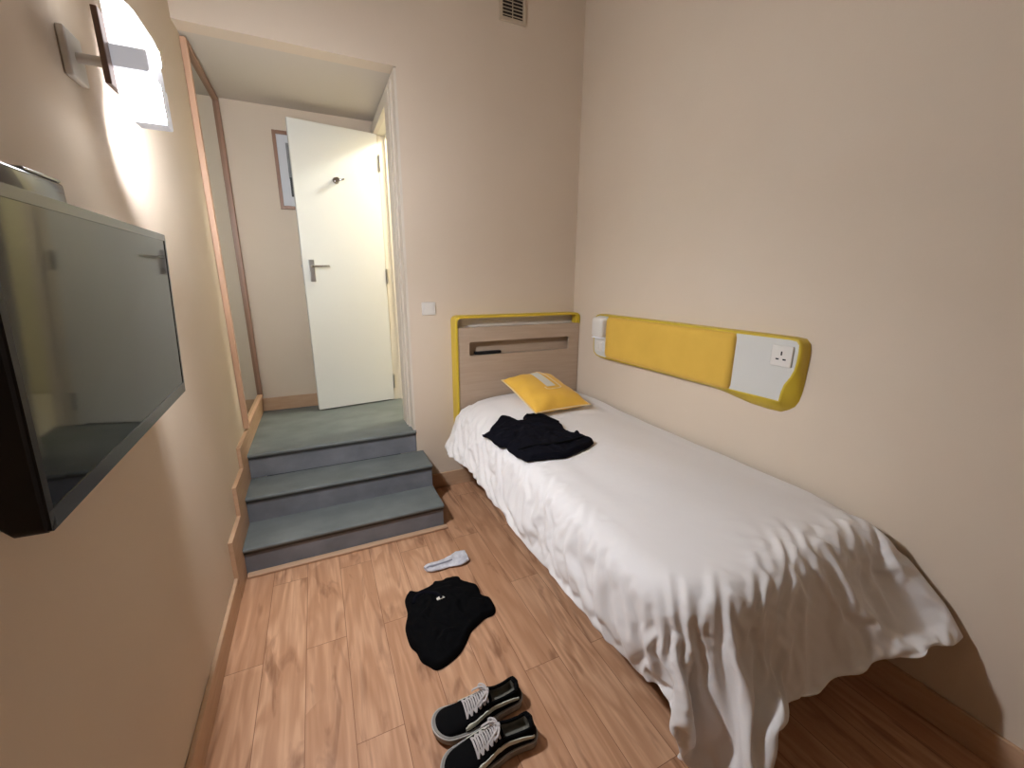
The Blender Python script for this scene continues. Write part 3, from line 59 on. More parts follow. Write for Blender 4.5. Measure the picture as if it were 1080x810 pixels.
[2903,-3634,852,19,-7,35,38,3,25,-4,-10,40,-33,18,24,9,-11,42,38,14,27,-3,2,42,-16,7,38,4,0,42,6,0,42,13,-2,41,18,-3,40,23,-6,37,0,1,42,23,-2,38,23,0,36,31,-3,30,32,-2,28,38,-1,19,42,-2,16,43,1,-1,42,-3,4,42,-1,1,42,-2,3,41,-1,3,40,-2,2,40,-1,1,40,-1,-1,40,-1,-1,40,-1,-1,41,-1,1,42,0,1,42,-1,3,42,-1,3,42,0,3,41,-1,3,42,0,3,42,-1,3,42,-1,2,42,0,2,42,-1,1,41,-1,1,42,0,1,42,-1,0,42,0,0,42,-1,0,42,-1,-1,41,0,0,42,-1,-1,42,-1,-1,42,0,0,42,-1,-1,42,0,-1,42,-1,-1,41,-1,-1,42,0,-2,42,-1,-2,42,-1,-2,42,0,-3,42,-1,-3,41,0,-4,42,-1,-3,42,-1,-3,42,0,-3,42,-1,-3,42,-1,-2,41,0,-2,42,-1,-1,42,0,1,42,-1,2,42,-1,1,42,0,1,41,-1,1],
[2928,-3599,845,-11,-1,37,12,-5,39,30,3,34,3,-7,42,-35,15,23,7,-11,42,38,26,19,9,-3,42,6,-2,43,-8,8,40,8,0,42,25,-7,37,-7,-2,40,27,-2,35,24,-2,37,21,0,38,14,0,38,34,-2,27,42,-4,11,41,-1,15,39,0,17,42,-2,-2,43,-2,0,41,-1,3,41,-2,3,40,-1,2,40,-2,0,40,-1,-1,39,-1,-1,41,0,-1,41,-1,0,42,-1,2,42,0,3,41,-1,3,42,-1,3,42,0,3,42,-1,3,42,0,2,42,-1,2,41,-1,2,42,0,1,42,-1,1,42,-1,0,42,0,1,42,-1,0,42,0,0,41,-1,0,42,-1,0,42,0,0,42,-1,-1,42,0,0,42,-1,-1,42,-1,-1,41,0,-1,42,-1,-1,42,-1,-2,42,0,-3,42,-1,-2,42,0,-3,41,-1,-4,42,-1,-3,42,0,-3,42,-1,-4,42,0,-2,42,-1,-3,42,-1,-2,41,0,-1,42,-1,-1,42,-1,1,42,0,2,42,-1,1,42,0,1,41,-1,0],
[2926,-3558,841,2,-1,39,-3,-1,40,18,0,39,27,-4,37,-12,3,39,-34,1,27,13,-4,42,36,28,20,29,-5,36,9,-2,42,11,-2,43,-16,8,37,2,-2,43,28,-3,35,7,-4,41,20,0,39,36,-2,24,34,-1,25,31,-4,29,41,-1,14,44,-1,0,41,-1,8,42,-2,1,42,-1,3,41,-2,4,40,-2,1,39,-1,0,40,-1,-1,39,-1,-2,41,-1,-1,41,0,1,41,-1,2,42,-1,3,42,0,3,42,-1,3,42,-1,3,42,0,3,42,-1,2,41,0,2,42,-1,1,42,-1,1,42,0,0,42,-1,1,42,0,0,42,-1,1,41,-1,0,42,0,1,42,-1,0,42,0,1,42,-1,-1,42,-1,0,42,0,-1,41,-1,-1,42,0,-1,42,-1,-2,42,-1,-2,42,0,-2,42,-1,-3,42,-1,-3,41,0,-4,42,-1,-3,42,0,-3,42,-1,-3,42,-1,-3,42,0,-2,42,-1,-2,41,0,-1,42,-1,-1,42,-1,2,42,0,1,42,-1,1,42,0,1,41,-1,0],
[2917,-3517,838,10,-1,37,22,-4,37,14,3,40,13,0,41,-31,1,29,-10,2,40,-4,-2,41,5,-1,43,30,-4,36,35,25,22,30,-3,35,-1,3,43,-15,4,39,8,-4,42,29,-4,34,26,-2,35,16,-2,38,33,-1,26,35,-2,25,43,-1,7,44,-2,4,42,-2,7,42,-2,4,41,-2,3,41,-1,3,40,-2,1,39,-1,0,40,-1,-2,39,-1,-2,40,-1,-1,41,-1,0,42,0,3,42,-1,3,42,-1,3,42,0,3,42,-1,4,41,0,2,42,-1,2,42,-1,2,42,0,1,42,-1,0,42,0,1,42,-1,0,41,-1,0,42,0,1,42,-1,0,42,0,1,42,-1,1,42,-1,1,42,0,0,41,-1,0,42,0,0,42,-1,-1,42,-1,-2,42,0,-2,42,-1,-2,42,0,-3,42,-1,-3,41,-1,-3,42,0,-4,42,-1,-3,42,0,-3,42,-1,-3,42,-1,-2,42,0,-2,41,-1,-2,42,-1,-1,42,0,-1,42,-1,2,42,0,1,42,-1,1,42,-1,1,41,0,-1],
[2914,-3477,836,16,0,37,-3,-5,40,11,0,40,33,8,32,2,-8,41,-9,2,40,-19,6,36,-4,1,41,13,-5,42,11,-4,42,32,1,34,36,29,16,5,-2,44,-9,1,41,14,-5,40,20,-4,39,37,-2,23,36,-2,23,35,-2,24,33,-1,27,43,-2,6,43,-2,2,42,-2,0,42,-1,2,41,-2,2,40,-1,1,39,-2,-1,40,-1,-2,39,-1,-2,40,-1,-1,41,0,1,42,-1,2,42,0,3,41,-1,4,42,-1,3,42,0,3,42,-1,3,42,0,2,42,-1,1,42,-1,1,42,0,0,41,-1,0,42,0,0,42,-1,0,42,-1,1,42,0,0,42,-1,2,42,0,1,42,-1,1,41,-1,1,42,0,0,42,-1,0,42,0,-1,42,-1,-2,42,0,-2,42,-1,-2,42,-1,-3,41,0,-4,42,-1,-3,42,0,-3,42,-1,-4,42,-1,-3,42,0,-2,42,-1,-2,42,0,-2,41,-1,-1,42,-1,-1,42,0,-2,42,-1,2,42,0,1,42,-1,1,42,-1,0,41,0,-1],
[2912,-3435,834,9,-2,39,26,-5,34,-13,4,39,6,-3,41,29,5,35,7,0,43,1,-4,41,-14,7,37,22,-10,39,-8,6,41,2,0,42,21,-1,40,37,31,12,11,-4,42,8,-3,41,10,-3,42,26,-6,33,35,-3,24,36,-1,23,44,-1,3,43,-2,8,41,-2,9,42,-1,4,42,-2,3,40,-1,1,40,-2,1,39,-1,-1,39,-1,-1,40,-1,-3,40,-1,-1,41,-1,1,41,0,3,42,-1,3,42,0,4,42,-1,3,42,-1,3,42,0,3,42,-1,1,42,0,1,41,-1,1,42,0,0,42,-1,0,42,-1,-1,42,0,0,42,-1,1,42,0,0,42,-1,2,42,-1,1,41,0,2,42,-1,1,42,0,0,42,-1,0,42,-1,0,42,0,-2,42,-1,-2,42,0,-3,41,-1,-3,42,0,-3,42,-1,-4,42,-1,-3,42,0,-3,42,-1,-3,42,0,-2,42,-1,-2,41,-1,-2,42,0,-1,42,-1,-1,42,0,-1,42,-1,1,42,0,1,42,-1,0,42,-1,0,41,0,-1],
[2912,-3394,833,10,-1,37,12,-4,41,29,-4,34,-22,6,35,0,-3,41,6,0,42,33,3,35,13,-2,40,11,-3,42,2,0,42,1,2,42,-12,9,40,9,-3,42,36,29,15,24,-4,38,21,-6,38,9,-5,40,37,-2,19,41,-4,15,33,-1,26,43,-2,7,43,-1,-1,42,-2,2,42,-1,3,40,-2,2,40,-1,1,39,-2,-1,39,-1,-1,39,-1,-2,40,0,-1,41,-1,1,42,-1,3,42,0,4,42,-1,3,42,0,4,42,-1,2,42,0,3,41,-1,1,42,-1,1,42,0,0,42,-1,0,42,0,-1,42,-1,0,42,-1,0,42,0,0,42,-1,1,41,0,1,42,-1,1,42,0,2,42,-1,2,42,-1,1,42,0,0,42,-1,-1,42,0,-1,42,-1,-2,41,0,-3,42,-1,-3,42,-1,-3,42,0,-4,42,-1,-3,42,0,-3,42,-1,-3,42,0,-2,42,-1,-2,41,-1,-2,42,0,-1,42,-1,-1,42,0,-1,42,-1,1,42,-1,0,42,0,0,42,-1,0,41,0,-1],
[2911,-3353,831,10,0,38,29,-4,34,20,-1,38,-3,-1,42,-19,4,36,-5,1,41,10,-5,42,21,1,39,28,2,36,-2,0,41,19,0,40,6,1,42,-20,7,38,1,7,42,26,0,37,25,-1,36,43,3,14,36,-2,23,31,-4,28,38,1,18,43,-2,9,43,-2,1,42,-2,-1,41,-2,2,41,-1,3,40,-2,1,39,-1,0,39,-1,-2,39,-1,-2,40,-1,0,41,0,1,42,-1,3,42,-1,4,42,0,3,41,-1,4,42,0,3,42,-1,2,42,0,1,42,-1,1,42,0,0,42,-1,-1,42,-1,0,42,0,-1,42,-1,-1,41,0,0,42,-1,1,42,0,1,42,-1,2,42,-1,2,42,0,1,42,-1,1,42,0,1,42,-1,-1,41,0,-1,42,-1,-2,42,-1,-2,42,0,-3,42,-1,-4,42,0,-3,42,-1,-3,42,0,-3,42,-1,-3,42,-1,-2,41,0,-2,42,-1,-1,42,0,-2,42,-1,-1,42,0,-2,42,-1,1,42,-1,0,42,0,0,42,-1,-1,41,0,-1],
[2911,-3312,830,11,0,38,12,-2,39,33,3,32,7,-3,42,-1,-3,42,-3,0,41,-21,3,35,29,1,36,2,-3,42,18,6,41,-7,-9,40,29,8,33,15,-2,41,1,7,42,-4,10,41,17,1,41,40,-3,22,35,-4,26,43,0,8,42,-2,11,41,-2,10,40,-1,11,42,-2,1,42,-1,2,41,-2,3,39,-1,2,39,-1,-1,39,-1,-1,40,-1,-2,40,-1,-1,41,-1,2,42,0,3,41,-1,4,42,0,4,42,-1,3,42,-1,3,42,0,2,42,-1,1,42,0,1,42,-1,0,42,0,-1,42,-1,-1,41,0,-1,42,-1,-1,42,-1,0,42,0,1,42,-1,0,42,0,2,42,-1,2,42,0,2,42,-1,1,42,-1,1,41,0,-1,42,-1,-1,42,0,-1,42,-1,-3,42,0,-3,42,-1,-3,42,-1,-4,42,0,-3,42,-1,-3,42,0,-2,41,-1,-2,42,0,-2,42,-1,-1,42,0,-2,42,-1,-2,42,-1,-2,42,0,1,42,-1,0,42,0,-1,42,-1,-1,41,0,-1],
[2908,-3271,829,19,0,35,24,-2,36,11,7,40,6,-2,42,-20,-11,35,16,7,40,6,-2,42,-20,-3,36,20,5,40,-2,-4,41,6,-1,42,17,1,41,17,1,40,37,13,25,20,-3,39,21,-7,38,4,19,40,31,-6,28,42,-1,13,45,-1,4,39,-3,15,43,-2,1,42,-1,1,41,-2,4,41,-1,4,40,-2,1,39,-1,0,39,-1,-1,39,-1,-2,40,0,-1,41,-1,2,42,-1,3,42,0,4,42,-1,4,42,0,3,42,-1,3,42,0,2,42,-1,1,42,-1,0,41,0,0,42,-1,-1,42,0,0,42,-1,-1,42,0,-1,42,-1,-1,42,0,1,42,-1,0,42,-1,2,42,0,1,42,-1,2,41,0,2,42,-1,0,42,0,0,42,-1,-1,42,0,-2,42,-1,-2,42,-1,-3,42,0,-3,42,-1,-3,42,0,-3,42,-1,-3,41,0,-3,42,-1,-2,42,0,-1,42,-1,-2,42,-1,-2,42,0,-1,42,-1,-3,42,0,1,42,-1,-1,42,0,-1,42,-1,-1,41,0,-1],
[2903,-3230,830,26,-1,32,-7,-7,38,2,-2,41,23,12,38,-10,-7,40,-4,-4,41,27,10,35,-17,-3,37,5,0,42,13,1,41,20,-1,39,10,2,42,11,0,42,13,0,41,24,1,35,31,1,33,41,10,17,27,-2,31,21,4,36,44,-3,9,44,-4,-6,43,-1,4,41,-2,5,42,-1,5,40,-2,4,40,-1,2,40,-1,-1,39,-1,-1,39,-1,-2,40,-1,-1,41,0,2,42,-1,3,42,-1,4,42,0,4,42,-1,3,42,0,2,41,-1,2,42,0,1,42,-1,1,42,0,0,42,-1,-1,42,-1,-1,42,0,-1,42,-1,-1,42,0,0,42,-1,0,42,0,0,42,-1,2,41,0,1,42,-1,2,42,0,1,42,-1,1,42,-1,0,42,0,-1,42,-1,-2,42,0,-2,42,-1,-3,42,0,-3,42,-1,-3,42,0,-3,41,-1,-3,42,0,-2,42,-1,-2,42,-1,-2,42,0,-2,42,-1,-1,42,0,-3,42,-1,-2,42,0,0,42,-1,-1,42,0,-1,42,-1,-1,41,0,-2],
[2903,-3188,826,14,-3,38,24,-6,35,-27,1,33,-2,-1,42,-2,-1,42,4,0,42,33,12,31,14,-3,41,-7,2,41,19,-1,40,21,-1,39,16,0,40,12,0,42,4,3,42,9,2,42,24,1,36,35,2,26,44,3,10,36,-2,23,28,4,31,44,-6,5,43,-1,-4,42,-1,3,41,-2,5,41,-1,3,40,-1,1,39,-2,0,39,-1,-2,40,-1,-2,40,0,-1,41,-1,2,42,0,3,41,-1,4,42,0,3,42,-1,3,42,-1,3,42,0,1,42,-1,1,42,0,1,42,-1,0,42,0,0,42,-1,-1,42,0,-1,42,-1,-1,42,0,0,42,-1,0,41,-1,0,42,0,1,42,-1,1,42,0,1,42,-1,1,42,0,1,42,-1,0,42,0,-1,42,-1,-2,42,0,-2,42,-1,-3,42,0,-3,42,-1,-3,41,-1,-2,42,0,-3,42,-1,-2,42,0,-2,42,-1,-2,42,0,-2,42,-1,-2,42,0,-2,42,-1,-3,42,0,0,42,-1,-1,42,0,-1,42,-1,-1,41,-1,-2],
[2906,-3146,826,13,-3,37,6,-5,40,11,-3,41,-33,6,28,-7,-3,41,1,-2,42,18,1,41,36,10,29,23,-1,39,18,0,41,17,0,40,12,0,41,14,0,41,11,1,41,2,4,43,10,2,41,30,1,30,37,-1,22,46,2,2,40,-2,15,34,1,25,43,-3,3,42,-2,1,42,-1,4,41,-2,2,39,-1,1,40,-1,-1,39,-1,-2,39,-1,-2,40,-1,-1,41,0,2,42,-1,3,42,0,3,42,-1,4,42,0,2,42,-1,3,42,0,1,42,-1,1,42,0,1,42,-1,0,42,-1,0,42,0,-1,42,-1,0,41,0,-1,42,-1,0,42,0,-1,42,-1,1,42,0,0,42,-1,1,42,0,1,42,-1,0,42,0,1,42,-1,0,42,0,-1,42,-1,-2,42,-1,-2,42,0,-2,42,-1,-3,41,0,-3,42,-1,-3,42,0,-2,42,-1,-2,42,0,-2,42,-1,-2,42,0,-2,42,-1,-2,42,0,-2,42,-1,-3,42,0,-1,42,-1,-1,42,-1,-1,42,0,-2,41,-1,-1],
[2907,-3105,826,15,-2,36,13,-3,40,-7,-2,41,-3,1,41,-33,3,28,0,-2,41,12,0,43,20,-1,40,31,5,34,30,5,35,23,1,38,18,0,40,11,0,42,9,0,42,16,3,39,13,1,40,10,1,40,37,-1,21,40,-3,17,45,2,-2,41,0,12,40,-3,13,42,-1,4,42,-2,3,40,-1,2,40,-1,1,39,-1,-1,40,-1,-2,39,-1,-2,40,-1,-1,41,-1,2,42,0,3,42,-1,4,42,0,3,42,-1,2,42,0,2,42,-1,2,42,0,1,42,-1,1,41,0,0,42,-1,0,42,0,0,42,-1,-1,42,0,0,42,-1,0,42,0,0,42,-1,0,42,-1,0,42,0,0,42,-1,1,42,0,0,42,-1,0,42,0,0,42,-1,-1,42,0,-2,42,-1,-2,41,0,-3,42,-1,-2,42,0,-3,42,-1,-2,42,0,-2,42,-1,-2,42,0,-2,42,-1,-2,42,0,-2,42,-1,-2,42,-1,-3,42,0,-3,42,-1,-1,42,0,-1,42,-1,-1,42,0,-2,41,-1,-1],
[2907,-3064,826,19,-3,36,-17,-6,35,-13,-5,38,23,10,39,1,-3,41,-19,6,36,10,0,42,11,-1,42,13,0,42,23,-1,39,34,9,30,6,-8,41,15,4,41,12,3,41,15,1,41,17,3,38,34,1,28,38,-1,19,30,0,30,42,-1,11,44,0,5,43,-2,1,42,-2,5,42,-1,5,40,-2,3,40,-1,2,39,-1,-1,39,-1,-2,40,-1,-2,40,0,0,41,-1,1,42,-1,3,42,0,4,42,-1,2,41,0,3,42,-1,2,42,0,1,42,-1,1,42,0,1,42,-1,0,42,0,1,42,-1,0,42,0,0,42,-1,0,42,0,0,42,-1,0,42,0,0,42,-1,0,42,0,0,42,-1,0,42,0,0,42,-1,-1,42,0,0,41,-1,-2,42,0,-1,42,-1,-2,42,0,-3,42,-1,-2,42,0,-3,42,-1,-2,42,-1,-2,42,0,-2,42,-1,-2,42,0,-2,42,-1,-2,42,0,-2,42,-1,-3,42,0,-3,42,-1,-1,42,0,-1,42,-1,-1,42,0,-1,41,-1,-2],
[2907,-3022,827,17,-3,36,-8,-4,39,-31,-6,28,1,-1,42,30,9,34,10,0,41,10,0,42,6,2,42,1,4,42,10,0,41,13,-2,42,21,1,39,39,3,26,16,1,40,1,5,43,28,0,34,21,3,36,37,-1,20,30,-1,29,43,-1,7,44,-1,2,42,-3,7,42,-1,5,42,-2,5,40,-1,5,40,-1,2,39,-1,0,39,-1,-2,39,-1,-2,40,-1,0,42,0,1,41,-1,3,42,0,3,42,-1,3,42,0,2,42,-1,2,42,0,1,42,-1,1,42,0,1,42,-1,1,42,0,0,42,-1,1,42,0,0,42,-1,0,42,-1,1,42,0,0,42,-1,0,42,0,0,42,-1,0,42,0,-1,41,-1,0,42,0,-1,42,-1,-1,42,0,-2,42,-1,-1,42,0,-3,42,-1,-2,42,0,-2,42,-1,-3,42,0,-2,42,-1,-2,42,0,-2,42,-1,-1,42,0,-2,42,-1,-2,42,0,-3,42,-1,-3,42,0,-3,42,-1,-1,42,0,0,42,-1,-2,42,0,-1,41,-1,-1],
[2905,-2982,829,24,-2,32,-30,-4,30,-14,0,38,-4,-2,42,10,0,42,33,8,32,20,0,40,12,0,42,9,1,42,9,1,42,3,1,42,5,2,43,24,-3,36,40,8,23,12,2,42,4,2,43,33,0,28,33,-1,26,36,-1,23,38,-1,20,43,-2,5,43,-2,1,42,-2,1,41,-1,5,41,-1,4,40,-1,2,39,-2,0,39,-1,-1,39,0,-2,40,-1,-1,41,-1,2,42,0,2,42,-1,3,42,0,3,42,-1,2,42,0,2,42,-1,1,42,0,1,42,-1,1,42,0,1,42,-1,0,42,0,1,42,-1,1,42,0,1,42,-1,1,41,0,0,42,-1,0,42,0,0,42,-1,0,42,0,-1,42,-1,-1,42,0,-1,42,-1,-2,42,0,-2,42,-1,-2,42,0,-2,42,-1,-2,42,0,-2,42,-1,-3,42,0,-2,42,-1,-1,42,0,-2,42,-1,-2,42,0,-2,42,-1,-2,42,0,-2,42,-1,-3,42,0,-3,42,-1,-1,42,0,-1,42,-1,-1,42,0,-1,41,-1,-1],
[2895,-2941,836,34,-3,26,0,-10,39,-30,9,29,-16,1,38,-2,-1,43,20,2,40,28,4,36,21,3,40,19,1,40,13,0,41,11,-1,42,9,0,42,-8,0,42,32,4,31,36,7,29,2,2,43,30,-2,30,37,-1,22,30,-1,29,44,-3,6,42,-2,9,40,-2,11,42,-1,1,42,-1,4,41,-2,3,39,-1,2,39,-1,1,39,-1,-2,40,-1,-1,40,-1,-1,41,0,1,42,-1,3,42,0,3,42,-1,2,42,0,2,42,-1,2,42,0,1,42,-1,1,41,0,1,42,-1,1,42,0,0,42,-1,1,42,0,2,42,-1,1,42,0,1,42,-1,1,42,0,0,42,-1,0,42,0,0,42,-1,-1,42,0,-2,42,-1,-1,42,0,-2,42,0,-2,42,-1,-3,42,0,-2,42,-1,-2,42,0,-2,42,-1,-2,42,0,-2,42,-1,-2,42,0,-2,42,-1,-1,42,0,-2,42,-1,-2,42,0,-3,42,-1,-3,42,0,-3,42,-1,0,42,0,-1,42,-1,-1,42,0,-1,41,-1,-1],
[2896,-2900,831,21,-2,36,26,-8,34,-19,2,38,-28,7,31,-15,2,38,11,0,42,16,0,41,18,0,41,24,4,38,21,4,39,14,1,41,16,0,41,6,-2,42,2,-1,44,44,14,13,25,-1,37,17,-1,39,30,-2,29,41,-2,16,36,-3,21,42,-3,13,43,-1,0,42,-1,0,42,-2,3,40,-1,4,40,-1,2,39,-1,0,39,-1,-1,39,-1,-2,41,-1,-1,41,0,2,41,-1,2,42,0,3,42,-1,2,42,0,2,42,-1,2,42,0,1,42,-1,1,42,0,0,42,-1,1,42,0,1,42,-1,2,42,0,1,42,-1,2,42,0,1,42,-1,2,42,0,1,42,-1,0,42,0,-1,42,-1,-1,42,0,-2,42,-1,-2,42,0,-2,42,-1,-3,42,0,-2,42,-1,-3,42,0,-2,42,-1,-2,42,0,-2,42,-1,-2,42,0,-2,42,-1,-1,42,0,-2,42,-1,-2,42,0,-2,42,-1,-2,42,0,-3,42,-1,-3,42,0,0,42,0,-1,42,-1,-1,42,0,-1,41,-1,0],
[2899,-2859,830,26,-2,31,16,-3,40,-2,-1,41,-22,4,36,-32,7,27,16,0,41,19,-1,40,14,1,41,6,4,43,15,1,41,15,2,40,15,0,41,22,1,39,6,-1,43,17,-1,40,44,15,14,30,-5,31,25,-2,35,36,-2,21,42,-3,11,37,-3,19,43,-2,-3,42,-2,1,41,-1,5,41,-1,4,39,-1,2,40,-2,0,39,-1,-1,39,-1,-2,40,0,-1,41,-1,1,42,0,3,42,-1,2,42,0,3,42,-1,1,42,0,2,42,-1,1,42,0,0,42,-1,1,42,0,1,42,-1,1,42,0,2,42,-1,2,42,0,2,42,-1,1,42,0,2,42,-1,1,42,0,1,42,0,-1,42,-1,-1,42,0,-2,42,-1,-2,42,0,-3,42,-1,-3,42,0,-3,42,-1,-2,42,0,-3,42,-1,-2,42,0,-2,42,-1,-2,42,0,-1,42,-1,-2,42,0,-1,42,-1,-2,42,0,-2,42,-1,-2,42,0,-3,42,-1,-3,42,0,0,42,-1,-1,42,0,0,42,-1,-1,41,0,0],
[2901,-2818,831,32,-4,27,-8,0,39,0,1,42,6,4,42,-32,6,28,-10,1,39,26,1,38,29,-1,36,13,2,42,7,3,42,13,2,41,13,1,42,11,1,40,18,0,40,20,-1,40,12,3,41,44,3,16,37,-1,23,37,-2,21,32,-6,26,42,-3,-4,43,-1,5,42,-1,6,41,-1,5,41,-2,4,40,-1,2,39,-1,0,39,-1,-2,40,-1,-2,40,-1,0,41,0,1,42,-1,2,42,0,3,42,-1,2,42,0,2,42,-1,1,42,0,1,42,-1,0,42,0,1,42,0,1,42,-1,1,42,0,2,42,-1,2,42,0,2,42,-1,2,42,0,2,42,-1,2,42,0,0,42,-1,0,42,0,-1,42,-1,-2,42,0,-3,42,-1,-3,42,0,-3,42,-1,-3,42,0,-3,42,-1,-2,42,0,-2,42,0,-2,42,-1,-2,42,0,-1,42,-1,-1,42,0,-2,42,-1,-2,42,0,-2,42,-1,-2,42,0,-3,42,-1,-2,42,0,-1,42,-1,0,42,0,-1,42,-1,0,41,0,-1],
[2896,-2776,837,36,-4,24,22,-6,36,-21,9,36,-14,3,38,-3,6,42,-24,3,34,34,-1,32,23,1,39,18,1,41,15,1,41,14,1,41,12,1,42,4,4,42,30,-8,33,20,1,39,18,0,39,5,10,40,33,-4,28,39,-3,22,43,-2,0,44,-2,4,42,-3,8,41,-1,6,42,-1,5,41,-1,4,39,-1,1,40,-1,0,39,-1,-2,39,-1,-2,41,-1,-1,41,-1,1,41,0,3,42,-1,2,42,0,2,42,0,2,42,-1,1,42,0,1,42,-1,1,42,0,0,42,-1,1,42,0,1,42,-1,2,42,0,2,42,-1,2,42,0,3,42,-1,2,42,0,2,42,-1,1,42,0,0,42,0,-2,42,-1,-2,42,0,-2,42,-1,-3,42,0,-3,42,-1,-3,42,0,-3,42,-1,-3,42,0,-2,42,-1,-2,42,0,-1,42,-1,-2,42,0,-1,42,0,-1,42,-1,-2,42,0,-2,42,-1,-2,42,0,-3,42,-1,-3,42,0,0,42,-1,-1,42,0,0,42,-1,-1,42,0,0],
[2895,-2735,838,30,-3,27,36,-3,29,-6,4,42,-30,7,29,-21,5,36,-6,5,41,15,-3,41,30,3,35,20,1,40,17,1,41,16,1,40,16,1,41,15,2,41,4,-7,42,3,-7,43,40,9,23,31,0,31,30,-2,29,21,4,36,42,-4,12,43,-4,9,43,-1,-2,43,-1,1,41,-1,4,41,-1,4,40,-2,1,39,-1,0,40,-1,-2,39,-1,-2,40,0,-1,41,-1,1,42,0,2,42,-1,3,42,0,2,42,-1,2,42,0,1,42,-1,1,42,0,0,42,-1,1,42,0,1,42,-1,1,42,0,1,42,0,2,42,-1,3,42,0,2,42,-1,3,42,0,1,42,-1,2,42,0,0,42,-1,-1,42,0,-2,42,-1,-2,42,0,-4,42,0,-3,42,-1,-3,42,0,-3,42,-1,-2,42,0,-3,42,-1,-1,42,0,-2,42,-1,-1,42,0,-1,42,-1,-2,42,0,-1,42,-1,-2,42,0,-3,42,0,-2,42,-1,-3,42,0,-1,42,-1,0,42,0,-1,42,-1,0,42,0,0],
[2896,-2694,839,26,-3,32,41,2,19,1,3,43,-22,5,36,-31,7,28,4,2,42,-6,1,41,15,-1,41,18,0,41,16,0,41,15,0,41,13,-1,41,13,0,41,14,0,41,22,-3,38,17,1,40,33,0,30,44,3,10,39,-3,19,37,0,21,36,-1,22,43,-2,-3,43,-1,1,41,-2,4,41,-1,4,40,-1,1,39,-1,0,39,-1,-2,40,-1,-2,40,-1,-1,41,0,1,42,-1,3,42,0,2,42,-1,2,42,0,2,42,-1,1,42,0,1,42,-1,0,42,0,0,42,0,1,42,-1,1,42,0,2,42,-1,2,42,0,2,42,-1,3,42,0,2,42,-1,2,42,0,1,42,0,1,42,-1,-1,42,0,-1,42,-1,-3,42,0,-3,42,-1,-3,42,0,-3,42,-1,-3,42,0,-3,42,0,-2,42,-1,-2,42,0,-1,42,-1,-1,42,0,-1,42,-1,-2,42,0,-1,42,-1,-2,42,0,-3,42,-1,-3,42,0,-3,42,0,0,42,-1,-1,42,0,0,42,-1,-1,42,0,0],
[2903,-2655,843,7,-5,37,45,11,7,14,3,42,-16,4,39,-32,6,28,-12,2,39,17,-1,41,10,0,42,8,2,42,15,0,41,15,0,41,14,0,41,13,-1,41,30,-5,34,23,-2,37,21,-2,38,12,5,41,31,-2,29,45,2,6,35,-1,24,43,-3,0,43,-1,5,42,-1,5,42,-1,6,40,-1,4,40,-1,2,40,-2,-1,39,-1,-2,39,0,-2,41,-1,-1,41,-1,1,42,0,3,42,-1,3,42,0,2,42,-1,1,42,0,1,42,0,1,42,-1,0,42,0,1,42,-1,0,42,0,1,42,-1,2,42,0,2,42,0,2,42,-1,2,42,0,2,42,-1,3,42,0,1,42,-1,1,42,0,-1,42,-1,-1,42,0,-3,42,0,-2,42,-1,-4,42,0,-3,42,-1,-2,42,0,-3,42,-1,-2,42,0,-2,42,-1,-1,42,0,-1,42,0,-1,42,-1,-2,42,0,-1,42,-1,-2,42,0,-3,42,-1,-3,42,0,-3,42,-1,-1,42,0,0,42,0,-1,42,-1,-1,42,0,0],
[2922,-2616,840,-14,-3,38,20,-7,36,41,25,9,-7,4,42,-22,3,35,-24,5,34,7,-1,42,27,-2,38,14,0,41,13,1,42,18,-2,40,16,-1,40,2,4,43,13,-4,41,15,-4,39,37,1,27,24,-1,35,13,2,40,38,-1,20,46,-1,-1,43,-2,7,42,-1,9,41,-2,7,42,-1,6,41,-1,4,40,-1,1,39,-1,0,39,-1,-2,40,-1,-2,40,-1,-1,41,0,1,42,-1,3,42,0,2,42,0,2,42,-1,1,42,0,1,42,-1,1,42,0,1,42,-1,0,42,0,1,42,0,1,43,-1,1,42,0,2,42,-1,1,42,0,3,42,-1,2,42,0,2,42,0,1,42,-1,1,42,0,0,42,-1,-2,42,0,-2,42,-1,-2,42,0,-3,42,-1,-3,42,0,-3,42,0,-2,42,-1,-2,42,0,-2,42,-1,-1,42,0,-1,42,-1,-1,42,0,-2,42,0,-1,42,-1,-3,42,0,-2,42,-1,-3,42,0,-4,42,-1,0,42,0,-1,42,0,-1,42,-1,-1,42,0,0],
[2928,-2574,840,-4,-7,39,-22,-7,35,40,25,9,23,11,38,-10,1,41,-27,6,32,-2,1,41,29,-3,37,19,-1,40,19,-1,40,15,-1,42,15,0,40,12,0,42,7,-1,42,-4,-2,42,23,-3,37,40,1,21,30,-2,29,22,3,36,41,-4,15,44,-1,4,44,-1,1,42,-1,4,42,-1,4,41,-1,4,40,-1,1,39,-1,-1,40,-1,-2,40,-1,-2,40,-1,-1,41,0,2,42,-1,2,42,0,3,42,-1,2,42,0,1,42,-1,1,42,0,1,42,0,0,42,-1,1,42,0,0,42,-1,1,42,0,1,42,-1,2,42,0,2,42,0,1,42,-1,2,42,0,2,43,-1,1,42,0,1,42,-1,0,42,0,-1,42,0,-2,42,-1,-2,42,0,-3,42,-1,-2,42,0,-3,42,-1,-2,42,0,-2,42,0,-1,42,-1,-2,42,0,-1,42,-1,-1,42,0,-1,42,-1,-2,42,0,-3,42,0,-3,42,-1,-3,42,0,-3,42,-1,-1,42,0,-1,42,-1,-1,42,0,-1,42,0,0],
